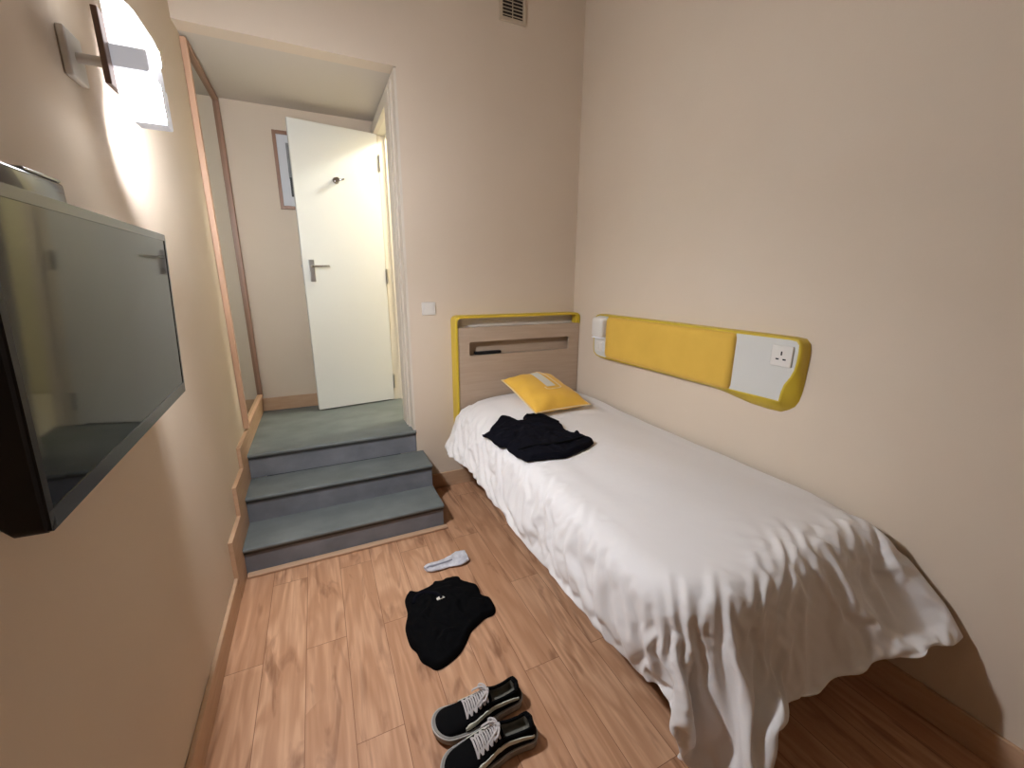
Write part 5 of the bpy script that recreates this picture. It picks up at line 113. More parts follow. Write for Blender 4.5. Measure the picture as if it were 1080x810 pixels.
[2922,-1513,916,-6,-1,37,-34,12,23,14,4,42,41,23,7,32,9,34,-13,-1,38,16,9,42,5,3,42,-10,9,38,-34,25,17,24,0,42,36,4,31,-4,2,42,27,-8,36,42,1,20,18,4,41,2,11,43,40,-1,20,46,7,-3,41,2,15,32,4,28,41,-3,9,43,-1,5,41,-2,11,40,-1,11,39,-1,8,38,-1,6,39,0,3,39,0,3,40,1,2,41,0,4,42,0,5,42,0,5,43,-1,4,42,0,5,42,0,4,42,0,4,43,0,3,42,-1,3,42,0,2,42,0,1,43,0,1,42,-1,0,42,0,-1,42,0,-1,43,0,-1,42,0,-2,42,-1,-1,42,0,-1,43,0,0,42,0,0,42,0,1,42,-1,0,43,0,0,42,0,-1,42,0,-2,42,-1,-3,43,0,-3,42,0,-5,42,0,-8,42,0,-7,43,-1,-9,42,0,-8,42,0,-10,42,0,-9,43,0,-9,42,-1,-14,42,0,-10,42,0,1,43,0,0,42,-1,1,42,0,0,42,0,0],
[2910,-1472,912,16,-3,37,-10,0,38,-35,22,21,30,8,38,42,24,7,9,-1,43,-19,2,36,27,9,38,19,4,41,-13,8,39,-26,27,25,24,-4,40,41,-5,25,0,3,43,27,-2,35,44,4,17,-1,13,42,34,1,29,38,-1,23,46,7,-5,42,1,12,35,-1,24,40,-2,11,42,-1,11,40,-2,12,39,-1,9,38,0,6,39,0,5,39,0,3,40,0,4,41,1,6,42,-1,6,42,0,6,42,0,5,43,0,4,42,0,4,42,-1,4,42,0,3,43,0,3,42,0,2,42,0,1,42,-1,1,43,0,0,42,0,-1,42,0,-1,42,0,-1,43,-1,-2,42,0,-1,42,0,-1,43,0,-1,42,0,0,42,-1,0,42,0,-1,43,0,0,42,0,-1,42,-1,-2,42,0,-3,43,0,-4,42,0,-7,42,0,-7,42,-1,-7,43,0,-9,42,0,-8,42,0,-11,42,0,-11,43,-1,-10,42,0,-14,42,0,-15,42,0,1,43,0,1,42,-1,0,42,0,1,42,0,0],
[2882,-1439,918,35,5,25,17,-1,40,-36,22,19,-12,9,38,35,9,32,41,20,22,-2,-3,43,-21,4,34,7,-10,43,33,29,25,16,1,41,-15,24,35,43,-6,22,0,3,42,12,-2,42,33,-2,30,44,10,13,7,9,41,33,-2,29,42,1,11,46,6,-2,41,-2,13,39,-1,17,41,-1,14,40,-2,13,39,-1,10,39,0,7,38,0,6,39,0,4,40,0,5,42,0,6,42,0,7,42,0,8,42,0,6,42,-1,5,43,0,4,42,0,4,42,0,3,42,0,3,43,-1,1,42,0,1,42,0,1,42,0,0,43,0,-1,42,-1,-1,42,0,-1,43,0,-2,42,0,-1,42,0,-1,42,-1,-1,43,0,0,42,0,-1,42,0,-1,42,0,-1,43,0,-1,42,-1,-4,42,0,-2,42,0,-6,43,0,-6,42,0,-7,42,-1,-8,43,0,-9,42,0,-9,42,0,-10,42,0,-12,43,-1,-12,42,0,-15,42,0,-16,42,0,1,43,0,1,42,-1,0,42,0,0,42,0,0],
[2876,-1399,910,5,-8,37,38,15,20,14,7,41,-31,21,24,-6,10,40,28,-2,40,38,25,22,5,-7,43,-32,-3,25,4,16,43,22,6,38,41,25,13,29,3,38,13,-2,41,-5,3,42,16,-3,41,46,10,4,38,-2,23,32,0,28,21,10,36,42,2,14,44,0,0,41,-2,12,42,-1,16,39,-1,15,39,-1,11,39,-1,7,39,0,6,39,1,4,40,0,5,41,0,7,42,0,7,42,-1,6,43,0,6,42,0,5,42,0,5,43,0,4,42,0,4,42,-1,2,42,0,2,43,0,2,42,0,1,42,0,0,43,-1,0,42,0,0,42,0,0,42,0,-1,43,0,-1,42,-1,0,42,0,-1,42,0,-1,43,0,0,42,0,-1,42,0,-2,43,-1,-2,42,0,-3,42,0,-5,42,0,-5,43,0,-7,42,-1,-7,42,0,-7,42,0,-10,43,0,-11,42,0,-12,42,-1,-13,43,0,-15,42,0,-15,42,0,-16,42,0,1,43,-1,1,42,0,1,42,0,0,42,0,0],
[2902,-1371,917,-30,3,24,6,-7,40,31,31,17,29,6,36,-5,10,41,-17,18,32,9,2,43,40,18,27,-29,-6,29,40,-3,32,-14,27,35,6,3,43,36,12,30,38,10,27,19,-3,39,-3,3,43,28,-3,34,46,6,8,42,1,11,39,0,19,20,13,36,41,-3,13,43,-1,8,42,-1,14,40,-1,14,39,0,10,39,-1,8,39,0,5,39,0,5,41,0,5,41,0,6,42,0,7,42,0,7,42,0,6,43,0,5,42,0,5,42,-1,4,43,0,3,42,0,3,42,0,2,42,0,1,43,-1,1,42,0,0,42,0,1,43,0,0,42,0,0,42,0,-1,42,-1,0,43,0,-1,42,0,0,42,0,-1,43,0,-1,42,-1,-1,42,0,-2,42,0,-2,43,0,-4,42,0,-4,42,0,-5,43,-1,-7,42,0,-8,42,0,-9,42,0,-10,43,0,-11,42,-1,-11,42,0,-14,43,0,-15,42,0,-15,42,0,-16,42,0,1,43,-1,1,42,0,1,42,0,0,42,0,0],
[2897,-1330,912,5,-12,37,-37,10,20,5,9,43,37,24,18,35,13,33,14,-2,43,-35,20,20,6,9,42,5,9,42,43,-2,25,30,2,37,-4,16,41,-16,20,35,30,2,36,40,7,25,20,-1,39,8,2,42,41,1,19,41,0,15,45,3,2,39,4,17,26,3,34,39,-1,15,43,0,12,41,0,13,39,-1,10,39,0,7,39,0,5,40,0,5,40,0,5,42,0,6,42,0,8,42,0,7,42,0,7,42,-1,5,43,0,5,42,0,4,42,0,3,43,0,2,42,0,2,42,-1,1,42,0,1,43,0,0,42,0,0,42,0,1,43,0,0,42,-1,0,42,0,0,43,0,0,42,0,-1,42,0,-1,42,-1,-1,43,0,-2,42,0,-2,42,0,-3,43,0,-4,42,0,-5,42,-1,-5,42,0,-7,43,0,-8,42,0,-9,42,0,-10,43,0,-11,42,-1,-11,42,0,-14,42,0,-15,43,0,-15,42,0,-16,42,-1,1,43,0,1,42,0,1,42,0,0,42,0,0],
[2888,-1289,921,27,-15,31,-18,0,34,-38,26,13,14,8,44,39,21,22,33,7,37,17,-3,43,-34,31,14,2,8,42,22,-6,42,23,-2,40,45,20,19,6,3,45,-18,26,33,20,-5,40,30,5,34,26,6,35,36,-1,25,39,-1,19,44,1,8,44,7,0,36,-2,22,33,1,26,40,1,18,41,0,13,40,0,10,39,0,7,39,0,5,40,0,5,40,0,4,41,0,7,42,0,7,43,-1,7,42,0,7,42,0,6,42,0,4,43,0,5,42,0,2,42,-1,3,43,0,1,42,0,1,42,0,1,43,0,1,42,0,0,42,-1,1,42,0,1,43,0,1,42,0,0,42,0,1,43,0,-1,42,-1,-1,42,0,0,43,0,-3,42,0,-3,42,0,-3,42,0,-4,43,-1,-6,42,0,-5,42,0,-8,43,0,-8,42,0,-8,42,0,-11,43,-1,-10,42,0,-12,42,0,-15,42,0,-14,43,0,-17,42,0,-17,42,-1,2,43,0,1,42,0,0,42,0,0,42,0,0],
[2859,-1270,942,43,6,12,24,-6,37,-35,22,19,-30,24,22,16,4,44,34,6,37,42,15,23,21,2,44,-27,32,19,4,0,42,17,-2,42,19,0,42,44,25,17,19,0,39,-14,17,38,42,-4,18,29,3,33,15,8,40,33,0,26,41,0,16,43,2,10,43,1,3,38,1,19,38,1,21,39,1,15,39,0,11,39,0,7,40,0,6,39,0,4,41,0,5,41,0,7,42,0,7,42,0,7,43,0,7,42,0,6,42,0,4,42,-1,4,43,0,3,42,0,2,42,0,1,43,0,1,42,0,0,42,-1,1,43,0,1,42,0,1,42,0,1,43,0,1,42,0,1,42,0,1,42,-1,0,43,0,-1,42,0,-1,42,0,-2,43,0,-3,42,0,-3,42,-1,-5,43,0,-6,42,0,-5,42,0,-8,43,0,-8,42,0,-8,42,-1,-11,42,0,-11,43,0,-11,42,0,-14,42,0,-15,43,0,-17,42,-1,-18,42,0,1,43,0,1,42,0,0,42,0,0,42,0,0],
[2848,-1231,928,20,-8,37,40,13,21,23,0,42,-30,21,25,-31,31,15,17,1,43,30,-1,38,44,21,16,27,14,40,0,2,40,-17,16,34,36,-7,32,-13,18,37,21,1,40,42,22,16,7,0,43,44,6,16,32,-1,30,16,7,38,38,1,21,41,0,14,43,1,7,42,0,11,39,1,19,39,1,16,39,1,12,38,0,8,39,0,5,40,0,5,40,0,5,42,0,7,42,0,8,42,0,7,42,0,7,43,-1,6,42,0,4,42,0,4,43,0,3,42,0,1,42,0,1,42,-1,1,43,0,0,42,0,1,42,0,0,43,0,1,42,0,1,42,0,2,43,-1,1,42,0,1,42,0,1,43,0,-1,42,0,-1,42,0,-2,43,0,-3,42,-1,-4,42,0,-5,42,0,-5,43,0,-6,42,0,-8,42,0,-8,43,-1,-8,42,0,-10,42,0,-11,43,0,-11,42,0,-14,42,0,-15,43,0,-17,42,-1,-20,42,0,2,43,0,0,42,0,1,42,0,-1,42,0,0],
[2859,-1193,927,6,-4,39,9,-6,41,42,22,18,26,-1,41,-31,30,17,-25,26,24,47,-10,26,-12,9,38,26,14,40,44,18,21,13,4,41,2,9,40,29,-2,38,-19,23,34,12,-2,44,43,22,15,14,-7,40,46,8,6,39,1,20,26,7,32,43,-2,8,38,2,20,41,0,15,41,1,17,39,2,16,39,0,12,38,1,8,39,0,6,40,0,5,40,0,6,41,0,6,42,-1,8,43,0,8,42,0,7,42,0,6,43,0,4,42,0,4,42,0,2,43,-1,2,42,0,1,42,0,0,43,0,0,42,0,1,42,0,0,43,0,1,42,-1,2,42,0,1,42,0,2,43,0,2,42,0,0,42,0,0,43,0,-1,42,-1,-2,42,0,-3,43,0,-4,42,0,-5,42,0,-5,43,0,-7,42,0,-7,42,-1,-8,43,0,-9,42,0,-9,42,0,-11,43,0,-11,42,0,-14,42,0,-15,43,-1,-17,42,0,-20,42,0,1,43,0,0,42,0,0,42,0,0,42,0,-1],
[2839,-1155,929,21,0,36,21,-4,39,5,5,42,46,16,6,19,10,43,-36,33,8,4,1,41,41,-3,35,-33,28,19,28,0,44,41,21,20,25,6,40,6,4,43,24,6,38,-18,15,35,10,11,42,34,4,31,40,-2,20,45,7,-2,42,2,14,40,2,17,36,2,23,37,1,21,41,1,17,39,1,16,39,1,12,39,0,9,39,0,6,39,0,6,41,0,5,41,0,7,42,0,8,42,0,8,43,0,7,42,0,6,42,0,4,43,-1,4,42,0,2,42,0,1,43,0,1,42,0,0,42,0,0,43,0,0,42,-1,1,42,0,0,43,0,2,42,0,2,42,0,2,43,0,2,42,0,1,42,0,0,43,-1,-1,42,0,-2,42,0,-3,43,0,-4,42,0,-5,42,0,-6,43,0,-6,42,-1,-7,42,0,-8,43,0,-8,42,0,-10,42,0,-11,43,0,-11,42,0,-13,42,-1,-16,43,0,-17,42,0,-19,42,0,1,43,0,0,42,0,-1,42,0,0,42,-1,-1],
[2832,-1114,929,27,0,34,20,1,40,-14,2,36,43,9,26,46,16,16,1,15,40,-34,22,18,41,-2,34,13,0,44,-32,31,18,24,-1,45,42,23,16,21,4,40,-7,-1,42,38,11,25,19,1,41,1,25,38,28,-3,35,42,1,13,45,7,2,39,2,16,42,1,16,39,1,19,40,1,18,40,2,16,39,0,12,39,1,9,39,0,7,40,0,5,40,0,6,42,0,7,42,0,8,42,0,8,42,-1,7,43,0,6,42,0,4,42,0,4,43,0,2,42,0,1,42,0,0,43,0,0,42,-1,0,42,0,0,43,0,0,42,0,1,42,0,1,43,0,2,42,0,2,42,0,2,43,-1,1,42,0,1,42,0,0,43,0,-2,42,0,-3,42,0,-4,43,0,-5,42,0,-6,42,-1,-6,43,0,-8,42,0,-7,42,0,-8,43,0,-10,42,0,-10,42,0,-12,43,-1,-14,42,0,-15,42,0,-17,43,0,-18,42,0,0,42,0,0,43,0,-1,42,0,-1,42,-1,-1],
[2833,-1073,926,32,-3,30,-16,1,35,2,9,41,35,6,37,43,16,0,33,13,37,-28,22,25,9,2,41,33,2,39,14,5,44,-30,28,20,22,-3,46,42,27,11,6,-2,44,3,-1,43,43,14,18,36,7,27,28,-6,33,4,20,38,42,1,16,41,4,13,43,2,9,42,2,13,42,1,17,41,1,15,39,1,12,39,1,9,39,0,6,40,0,5,41,0,6,41,0,8,42,-1,8,43,0,8,42,0,7,42,0,6,43,0,4,42,0,4,42,0,1,43,0,1,42,-1,1,42,0,0,43,0,-1,42,0,0,43,0,0,42,0,1,42,0,1,43,0,2,42,-1,2,42,0,2,43,0,1,42,0,1,42,0,0,43,0,-2,42,0,-3,42,0,-4,43,-1,-5,42,0,-6,42,0,-5,43,0,-8,42,0,-8,42,0,-7,43,0,-11,42,0,-10,42,-1,-10,43,0,-15,42,0,-15,42,0,-17,43,0,-18,42,0,0,42,0,0,43,0,-1,42,0,-2,42,-1,-1],
[2808,-1046,943,42,10,13,31,-10,35,-27,21,26,9,7,43,45,5,28,40,26,4,19,10,43,-20,13,31,15,3,42,29,5,40,13,7,43,-29,23,26,22,1,43,46,21,12,12,-5,43,-6,6,43,34,-3,32,46,11,4,42,4,16,16,19,35,36,3,24,42,2,11,43,1,12,43,1,14,41,2,14,41,1,11,39,0,8,40,0,6,40,0,6,40,0,6,42,0,8,42,0,8,42,0,9,43,0,7,42,0,5,42,0,4,43,-1,3,42,0,2,43,0,1,42,0,0,42,0,0,43,0,0,42,0,-1,42,0,0,43,0,1,42,-1,1,42,0,1,43,0,2,42,0,2,42,0,1,43,0,1,42,0,0,42,0,-1,43,0,-3,42,-1,-3,43,0,-6,42,0,-5,42,0,-6,43,0,-8,42,0,-7,42,0,-7,43,0,-11,42,-1,-10,42,0,-10,43,0,-15,42,0,-15,42,0,-18,43,0,-19,42,0,0,42,0,-1,43,0,-1,42,-1,-2,42,0,-1],
[2792,-1006,940,31,-4,32,45,9,9,19,7,42,-26,20,26,18,-2,44,40,25,3,43,18,24,9,7,43,-8,9,37,7,4,42,32,8,38,13,8,42,-18,19,34,22,3,42,48,10,14,11,-2,43,-6,5,44,45,6,10,46,7,-3,42,5,11,33,8,28,30,9,28,39,2,19,42,2,15,42,1,13,40,1,11,40,1,8,40,0,7,40,0,6,41,0,6,42,0,8,42,0,9,42,0,8,42,-1,7,43,0,5,42,0,4,43,0,3,42,0,2,42,0,1,43,0,0,42,0,0,42,0,-1,43,-1,0,42,0,0,42,0,0,43,0,1,42,0,1,43,0,2,42,0,1,42,0,2,43,0,1,42,0,0,42,-1,-2,43,0,-2,42,0,-4,42,0,-5,43,0,-5,42,0,-6,42,0,-7,43,0,-7,42,0,-8,43,-1,-9,42,0,-10,42,0,-11,43,0,-15,42,0,-15,42,0,-19,43,0,-20,42,0,-1,42,0,-1,43,-1,-1,42,0,-2,42,0,-1],
[2798,-967,933,8,-3,40,39,-2,30,41,20,3,14,2,44,-27,16,26,19,7,42,40,27,11,42,19,26,9,4,44,-17,7,33,5,3,42,13,7,42,41,12,26,18,10,41,10,16,40,-5,-7,38,22,12,37,39,5,19,46,3,6,44,8,0,43,5,9,35,5,23,35,5,25,38,3,21,41,2,17,40,2,12,39,0,9,40,1,6,41,0,7,41,0,6,41,-1,8,42,0,9,43,0,8,42,0,7,43,0,5,42,0,4,42,0,3,43,0,2,42,0,1,42,-1,0,43,0,0,42,0,0,42,0,-1,43,0,0,42,0,0,43,0,1,42,0,1,42,0,1,43,0,2,42,-1,1,42,0,1,43,0,0,42,0,-2,43,0,-2,42,0,-3,42,0,-5,43,0,-5,42,0,-6,42,0,-6,43,0,-8,42,-1,-7,42,0,-9,43,0,-11,42,0,-11,43,0,-14,42,0,-16,42,0,-19,43,0,-21,42,0,-1,42,0,-1,43,-1,-2,42,0,-2,42,0,-1],
[2824,-937,934,-19,8,31,13,-4,42,40,21,-4,42,4,33,-13,15,34,-4,11,38,20,0,43,40,23,23,38,29,18,17,-5,42,13,-6,45,-32,24,18,18,8,42,9,0,42,18,20,36,23,6,38,38,6,27,19,8,37,42,4,12,44,6,1,44,7,4,41,3,16,38,3,20,38,4,23,40,2,18,39,2,14,40,1,10,40,0,7,40,0,7,41,0,7,42,0,8,42,0,9,43,0,8,42,0,7,42,0,5,43,0,4,42,-1,3,42,0,1,43,0,1,42,0,1,43,0,0,42,0,0,42,0,-1,43,0,0,42,0,0,42,0,1,43,0,1,42,-1,0,43,0,2,42,0,0,42,0,1,43,0,0,42,0,-2,42,0,-2,43,0,-3,42,0,-4,43,0,-5,42,0,-6,42,-1,-6,43,0,-7,42,0,-7,42,0,-9,43,0,-10,42,0,-12,43,0,-14,42,0,-17,42,0,-18,43,0,-22,42,0,-2,42,-1,-1,43,0,-2,42,0,-1,42,0,-2],
[2813,-898,927,21,-4,36,-33,9,23,30,6,39,44,20,11,39,9,35,9,1,42,-22,19,26,8,7,42,41,11,34,37,30,20,27,-4,40,6,3,43,-34,28,16,19,-2,44,46,4,21,13,16,39,16,12,39,27,5,35,33,5,26,46,5,4,43,8,1,41,3,12,41,3,15,40,3,20,39,3,19,40,1,15,39,1,10,40,1,9,41,0,7,41,0,7,42,0,9,42,0,9,42,-1,8,43,0,7,42,0,5,42,0,3,43,0,3,42,0,2,43,0,0,42,0,1,42,0,0,43,0,0,42,0,0,42,0,0,43,-1,0,42,0,1,43,0,0,42,0,1,42,0,0,43,0,1,42,0,0,42,0,-1,43,0,-1,42,0,-2,43,0,-3,42,0,-4,42,-1,-5,43,0,-5,42,0,-7,43,0,-6,42,0,-8,42,0,-9,43,0,-9,42,0,-12,42,0,-14,43,0,-17,42,0,-19,43,0,-21,42,-1,-1,42,0,-1,43,0,-2,42,0,-2,42,0,-1],
[2775,-881,937,39,16,15,21,2,39,-29,17,24,36,1,37,41,25,13,44,4,34,15,1,43,-21,24,25,-5,7,38,31,6,42,40,23,23,28,9,39,12,8,44,-29,20,29,30,-8,35,45,24,7,31,2,33,27,3,35,11,17,39,35,4,24,44,4,7,44,6,1,42,3,10,42,3,16,40,3,18,40,2,14,39,1,11,40,0,8,41,1,8,41,-1,8,42,0,8,43,0,9,42,0,8,42,0,7,43,0,4,42,0,3,42,0,3,43,0,2,42,0,1,43,0,1,42,-1,1,42,0,0,43,0,1,42,0,0,43,0,0,42,0,1,42,0,0,43,0,0,42,0,1,43,0,-1,42,0,0,42,0,-1,43,0,-2,42,0,-2,42,-1,-3,43,0,-4,42,0,-5,43,0,-4,42,0,-7,42,0,-6,43,0,-7,42,0,-9,43,0,-10,42,0,-11,42,0,-16,43,0,-15,42,0,-19,43,-1,-20,42,0,-1,42,0,-2,43,0,-2,42,0,-1,42,0,-1],
[2754,-843,927,28,5,34,44,14,9,9,9,41,-9,14,36,30,-5,42,43,12,30,42,25,15,22,2,43,-3,6,40,-28,30,18,21,4,44,43,22,18,27,10,39,-6,17,39,18,-1,41,18,0,40,43,26,5,39,-1,23,36,-3,24,10,23,37,34,4,27,43,4,5,44,4,2,44,4,12,41,3,14,40,1,13,40,2,11,41,0,8,41,0,8,41,0,8,42,0,9,42,0,9,43,0,7,42,0,6,42,0,4,43,0,4,42,-1,2,43,0,2,42,0,1,42,0,1,43,0,0,42,0,1,43,0,1,42,0,1,42,0,0,43,0,1,42,0,0,43,0,0,42,0,0,42,0,-1,43,0,-1,42,-1,-1,43,0,-2,42,0,-2,42,0,-2,43,0,-5,42,0,-4,43,0,-4,42,0,-6,42,0,-6,43,0,-6,42,0,-10,43,0,-10,42,0,-10,42,0,-16,43,-1,-16,42,0,-17,43,0,-20,42,0,-1,42,0,-2,43,0,-1,42,0,-2,42,0,-1],
[2765,-810,913,-4,8,36,32,5,35,40,25,15,25,-2,41,-14,11,34,25,7,42,41,8,36,42,26,17,20,4,43,7,5,43,-30,33,13,17,4,46,41,25,16,36,7,33,13,5,44,2,6,41,17,7,41,41,3,20,46,8,-4,43,4,12,28,11,30,21,15,34,43,4,7,45,4,6,42,3,12,41,2,10,41,1,10,41,1,8,41,0,7,42,0,8,42,0,9,42,-1,9,42,0,7,43,0,6,42,0,4,43,0,3,42,0,2,42,0,2,43,0,1,42,0,1,43,0,1,42,0,1,42,0,1,43,0,1,42,0,1,43,0,0,42,0,0,42,-1,0,43,0,0,42,0,-2,43,0,-1,42,0,-1,42,0,-3,43,0,-2,42,0,-3,43,0,-4,42,0,-4,42,0,-4,43,0,-6,42,0,-6,43,0,-6,42,0,-9,42,0,-9,43,-1,-11,42,0,-14,43,0,-16,42,0,-17,42,0,-20,43,0,-1,42,0,-2,43,0,-1,42,0,-1,42,0,-1],
[2804,-797,921,-33,25,10,-6,14,37,29,9,39,46,16,16,29,2,41,21,10,42,-1,15,38,30,6,40,40,26,20,30,4,42,5,9,41,-28,32,17,11,6,45,37,7,33,39,21,19,31,-2,34,20,4,39,4,14,42,42,0,13,47,9,-3,43,7,4,32,8,27,25,14,29,42,5,10,43,3,9,41,2,9,42,1,8,41,1,7,41,0,7,42,0,7,42,0,8,43,0,9,42,0,7,42,0,5,43,0,4,42,0,3,43,0,2,42,0,2,42,0,2,43,0,1,42,0,2,43,0,1,42,-1,2,43,0,2,42,0,1,42,0,1,43,0,0,42,0,0,43,0,-1,42,0,-2,42,0,-2,43,0,-2,42,0,-3,43,0,-2,42,0,-4,42,0,-3,43,0,-4,42,0,-4,43,0,-6,42,0,-5,43,0,-7,42,-1,-7,42,0,-10,43,0,-10,42,0,-14,43,0,-16,42,0,-16,42,0,-20,43,0,-1,42,0,-1,43,0,-1,42,0,-1,42,0,-1],
[2813,-768,901,-2,10,36,-27,32,13,-3,18,38,31,13,38,48,8,27,28,10,41,13,12,41,-4,6,38,29,14,39,45,17,23,30,9,39,11,8,42,-20,31,24,5,8,44,26,3,39,36,5,31,44,13,9,28,3,32,13,13,39,43,3,12,45,5,6,42,11,-1,33,8,21,34,9,20,40,5,10,41,3,8,42,2,7,41,1,6,42,1,6,42,0,7,42,0,7,42,0,7,43,0,6,42,0,5,43,0,4,42,0,2,42,-1,2,43,0,2,42,0,1,43,0,1,42,0,2,42,0,2,43,0,2,42,0,2,43,0,1,42,0,1,43,0,1,42,0,0,42,0,-1,43,0,-2,42,0,-2,43,0,-2,42,0,-2,43,0,-3,42,0,-3,42,0,-4,43,0,-3,42,0,-4,43,-1,-4,42,0,-5,42,0,-6,43,0,-7,42,0,-8,43,0,-10,42,0,-13,43,0,-15,42,0,-16,42,0,-19,43,0,-1,42,0,-2,43,0,0,42,0,-1,42,0,0],
[2787,-733,888,33,5,31,10,8,40,-5,27,33,-18,38,16,20,4,42,41,17,30,-2,4,38,31,13,39,11,14,41,32,9,39,31,10,39,43,15,25,21,10,41,3,11,41,-13,25,37,51,-3,13,9,16,41,46,1,9,35,2,26,15,19,37,41,3,18,44,7,6,41,8,2,37,8,14,38,6,11,40,5,8,41,2,6,42,1,6,41,1,5,42,1,6,43,0,6,42,0,6,42,0,5,43,0,5,42,0,3,43,0,2,42,0,2,43,0,1,42,0,1,42,0,2,43,0,1,42,0,2,43,0,2,42,0,2,43,0,2,42,0,1,42,0,1,43,0,0,42,0,-1,43,0,-2,42,0,-3,43,0,-3,42,0,-3,42,0,-3,43,-1,-3,42,0,-3,43,0,-4,42,0,-3,43,0,-5,42,0,-3,42,0,-6,43,0,-7,42,0,-6,43,0,-10,42,0,-12,43,0,-11,42,0,-16,42,0,-18,43,0,-1,42,0,-1,43,0,-1,42,0,0,42,0,0],
[2786,-695,876,-3,-6,36,40,16,22,25,16,37,2,28,35,-28,25,19,11,15,39,21,14,41,32,14,39,43,-2,36,29,13,40,3,19,37,22,9,41,24,14,38,34,15,32,15,12,41,-5,5,44,47,21,3,18,-3,40,46,5,6,40,5,18,22,17,31,35,6,27,42,5,4,41,7,3,40,7,7,40,5,7,41,3,6,41,2,6,42,1,5,42,2,5,42,1,5,43,0,4,42,0,3,43,0,3,42,0,3,42,0,2,43,0,1,42,0,2,43,0,1,42,0,2,43,0,2,42,0,2,42,0,2,43,0,3,42,0,2,43,0,1,42,0,1,43,-1,-1,42,0,-1,42,0,-2,43,0,-3,42,0,-3,43,0,-4,42,0,-3,43,0,-3,42,0,-4,43,0,-3,42,0,-4,42,0,-4,43,0,-4,42,0,-4,43,0,-6,42,0,-6,43,0,-9,42,0,-10,42,0,-10,43,0,-14,42,0,-14,43,0,-1,42,0,0,43,0,-1,42,0,0,42,0,0],
[2828,-685,889,-37,22,11,-10,5,36,35,25,22,33,28,24,16,3,43,6,22,36,-8,31,27,44,-1,37,28,14,39,27,15,40,21,13,41,-1,16,38,14,14,41,20,12,40,27,15,35,2,8,42,26,9,36,38,9,23,42,0,17,46,7,3,42,7,9,35,1,22,27,15,25,39,7,6,41,7,5,40,4,6,41,3,7,42,3,5,42,2,6,42,2,5,42,3,5,42,1,5,43,1,3,42,0,4,43,0,3,42,0,2,43,-1,1,42,0,2,42,0,1,43,0,2,42,0,2,43,0,2,42,0,3,43,0,2,42,0,3,43,0,2,42,0,1,42,0,0,43,0,-1,42,0,-3,43,0,-3,42,0,-3,43,0,-4,42,0,-4,43,0,-3,42,0,-4,42,0,-3,43,0,-3,42,0,-4,43,0,-4,42,0,-5,43,0,-6,42,0,-6,43,0,-8,42,0,-10,42,0,-10,43,0,-14,42,0,-13,43,0,-1,42,0,0,43,0,-1,42,0,0,42,0,1],
[2847,-651,893,-21,7,27,-39,28,4,-10,11,38,34,16,34,41,27,8,30,16,38,16,19,39,-9,20,31,25,13,41,25,14,41,38,14,35,19,13,41,14,15,40,4,15,41,16,14,39,38,-4,28,27,10,36,16,20,37,36,3,24,42,2,17,40,4,15,45,2,-5,35,8,15,34,10,14,39,8,8,39,4,8,41,2,8,41,2,6,42,3,6,42,3,6,43,4,6,42,5,5,42,2,4,43,0,4,42,0,3,43,0,2,42,0,2,43,0,1,42,0,1,43,0,2,42,0,2,43,0,2,42,0,3,42,0,3,43,0,2,42,0,3,43,0,1,42,0,0,43,0,-1,42,0,-2,43,0,-3,42,0,-3,42,0,-4,43,0,-4,42,0,-4,43,0,-4,42,0,-3,43,0,-3,42,0,-4,43,0,-4,42,0,-5,43,0,-6,42,0,-6,42,0,-8,43,0,-10,42,0,-9,43,0,-15,42,0,-13,43,0,0,42,0,-1,43,0,0,42,0,0,42,0,1],
[2815,-625,867,24,13,37,-5,7,36,-43,28,-4,-9,20,36,31,22,33,40,26,19,32,21,36,23,15,40,16,18,39,9,17,38,27,14,41,31,15,38,16,14,40,5,15,41,36,4,33,11,7,41,41,7,24,20,15,37,31,8,30,43,0,10,38,6,22,40,3,13,40,1,-2,35,7,7,37,8,13,37,3,14,40,2,12,41,1,6,43,2,8,42,3,6,42,4,7,43,7,5,42,7,5,43,3,3,42,2,4,43,0,1,42,0,2,42,0,2,43,0,1,42,0,2,43,0,2,42,0,2,43,0,2,42,0,3,43,0,3,42,0,2,43,0,1,42,0,1,43,0,-1,42,0,-2,42,0,-3,43,0,-3,42,0,-4,43,0,-4,42,0,-3,43,0,-4,42,0,-3,43,0,-4,42,0,-4,43,0,-3,42,0,-5,42,0,-6,43,0,-6,42,0,-9,43,0,-10,42,0,-9,43,0,-14,42,0,-13,43,0,-1,42,0,0,43,0,0,42,0,0,42,0,1],
[2784,-595,864,33,19,23,35,3,36,-34,30,9,-37,21,14,7,23,37,30,24,33,33,23,33,38,20,34,25,19,39,28,14,40,16,17,40,22,15,40,24,15,40,20,12,40,1,4,43,36,10,31,41,6,23,33,6,30,21,14,36,44,-2,6,41,2,16,28,11,32,43,-3,7,40,-3,-22,37,14,21,30,1,29,38,0,17,45,0,2,42,0,10,42,0,8,43,0,6,42,0,7,43,0,4,42,0,3,43,0,3,42,0,2,43,0,2,42,0,1,43,0,2,42,0,1,43,0,2,42,0,2,43,0,3,42,0,3,42,0,2,43,0,2,42,0,2,43,0,0,42,0,0,43,0,-2,42,0,-2,43,0,-3,42,0,-4,43,0,-4,42,0,-3,43,0,-4,42,0,-4,43,0,-3,42,0,-4,42,0,-4,43,0,-4,42,0,-6,43,0,-6,42,0,-9,43,0,-10,42,0,-9,43,0,-14,42,0,-13,43,0,-1,42,0,0,43,0,0,42,0,0,42,0,0]]
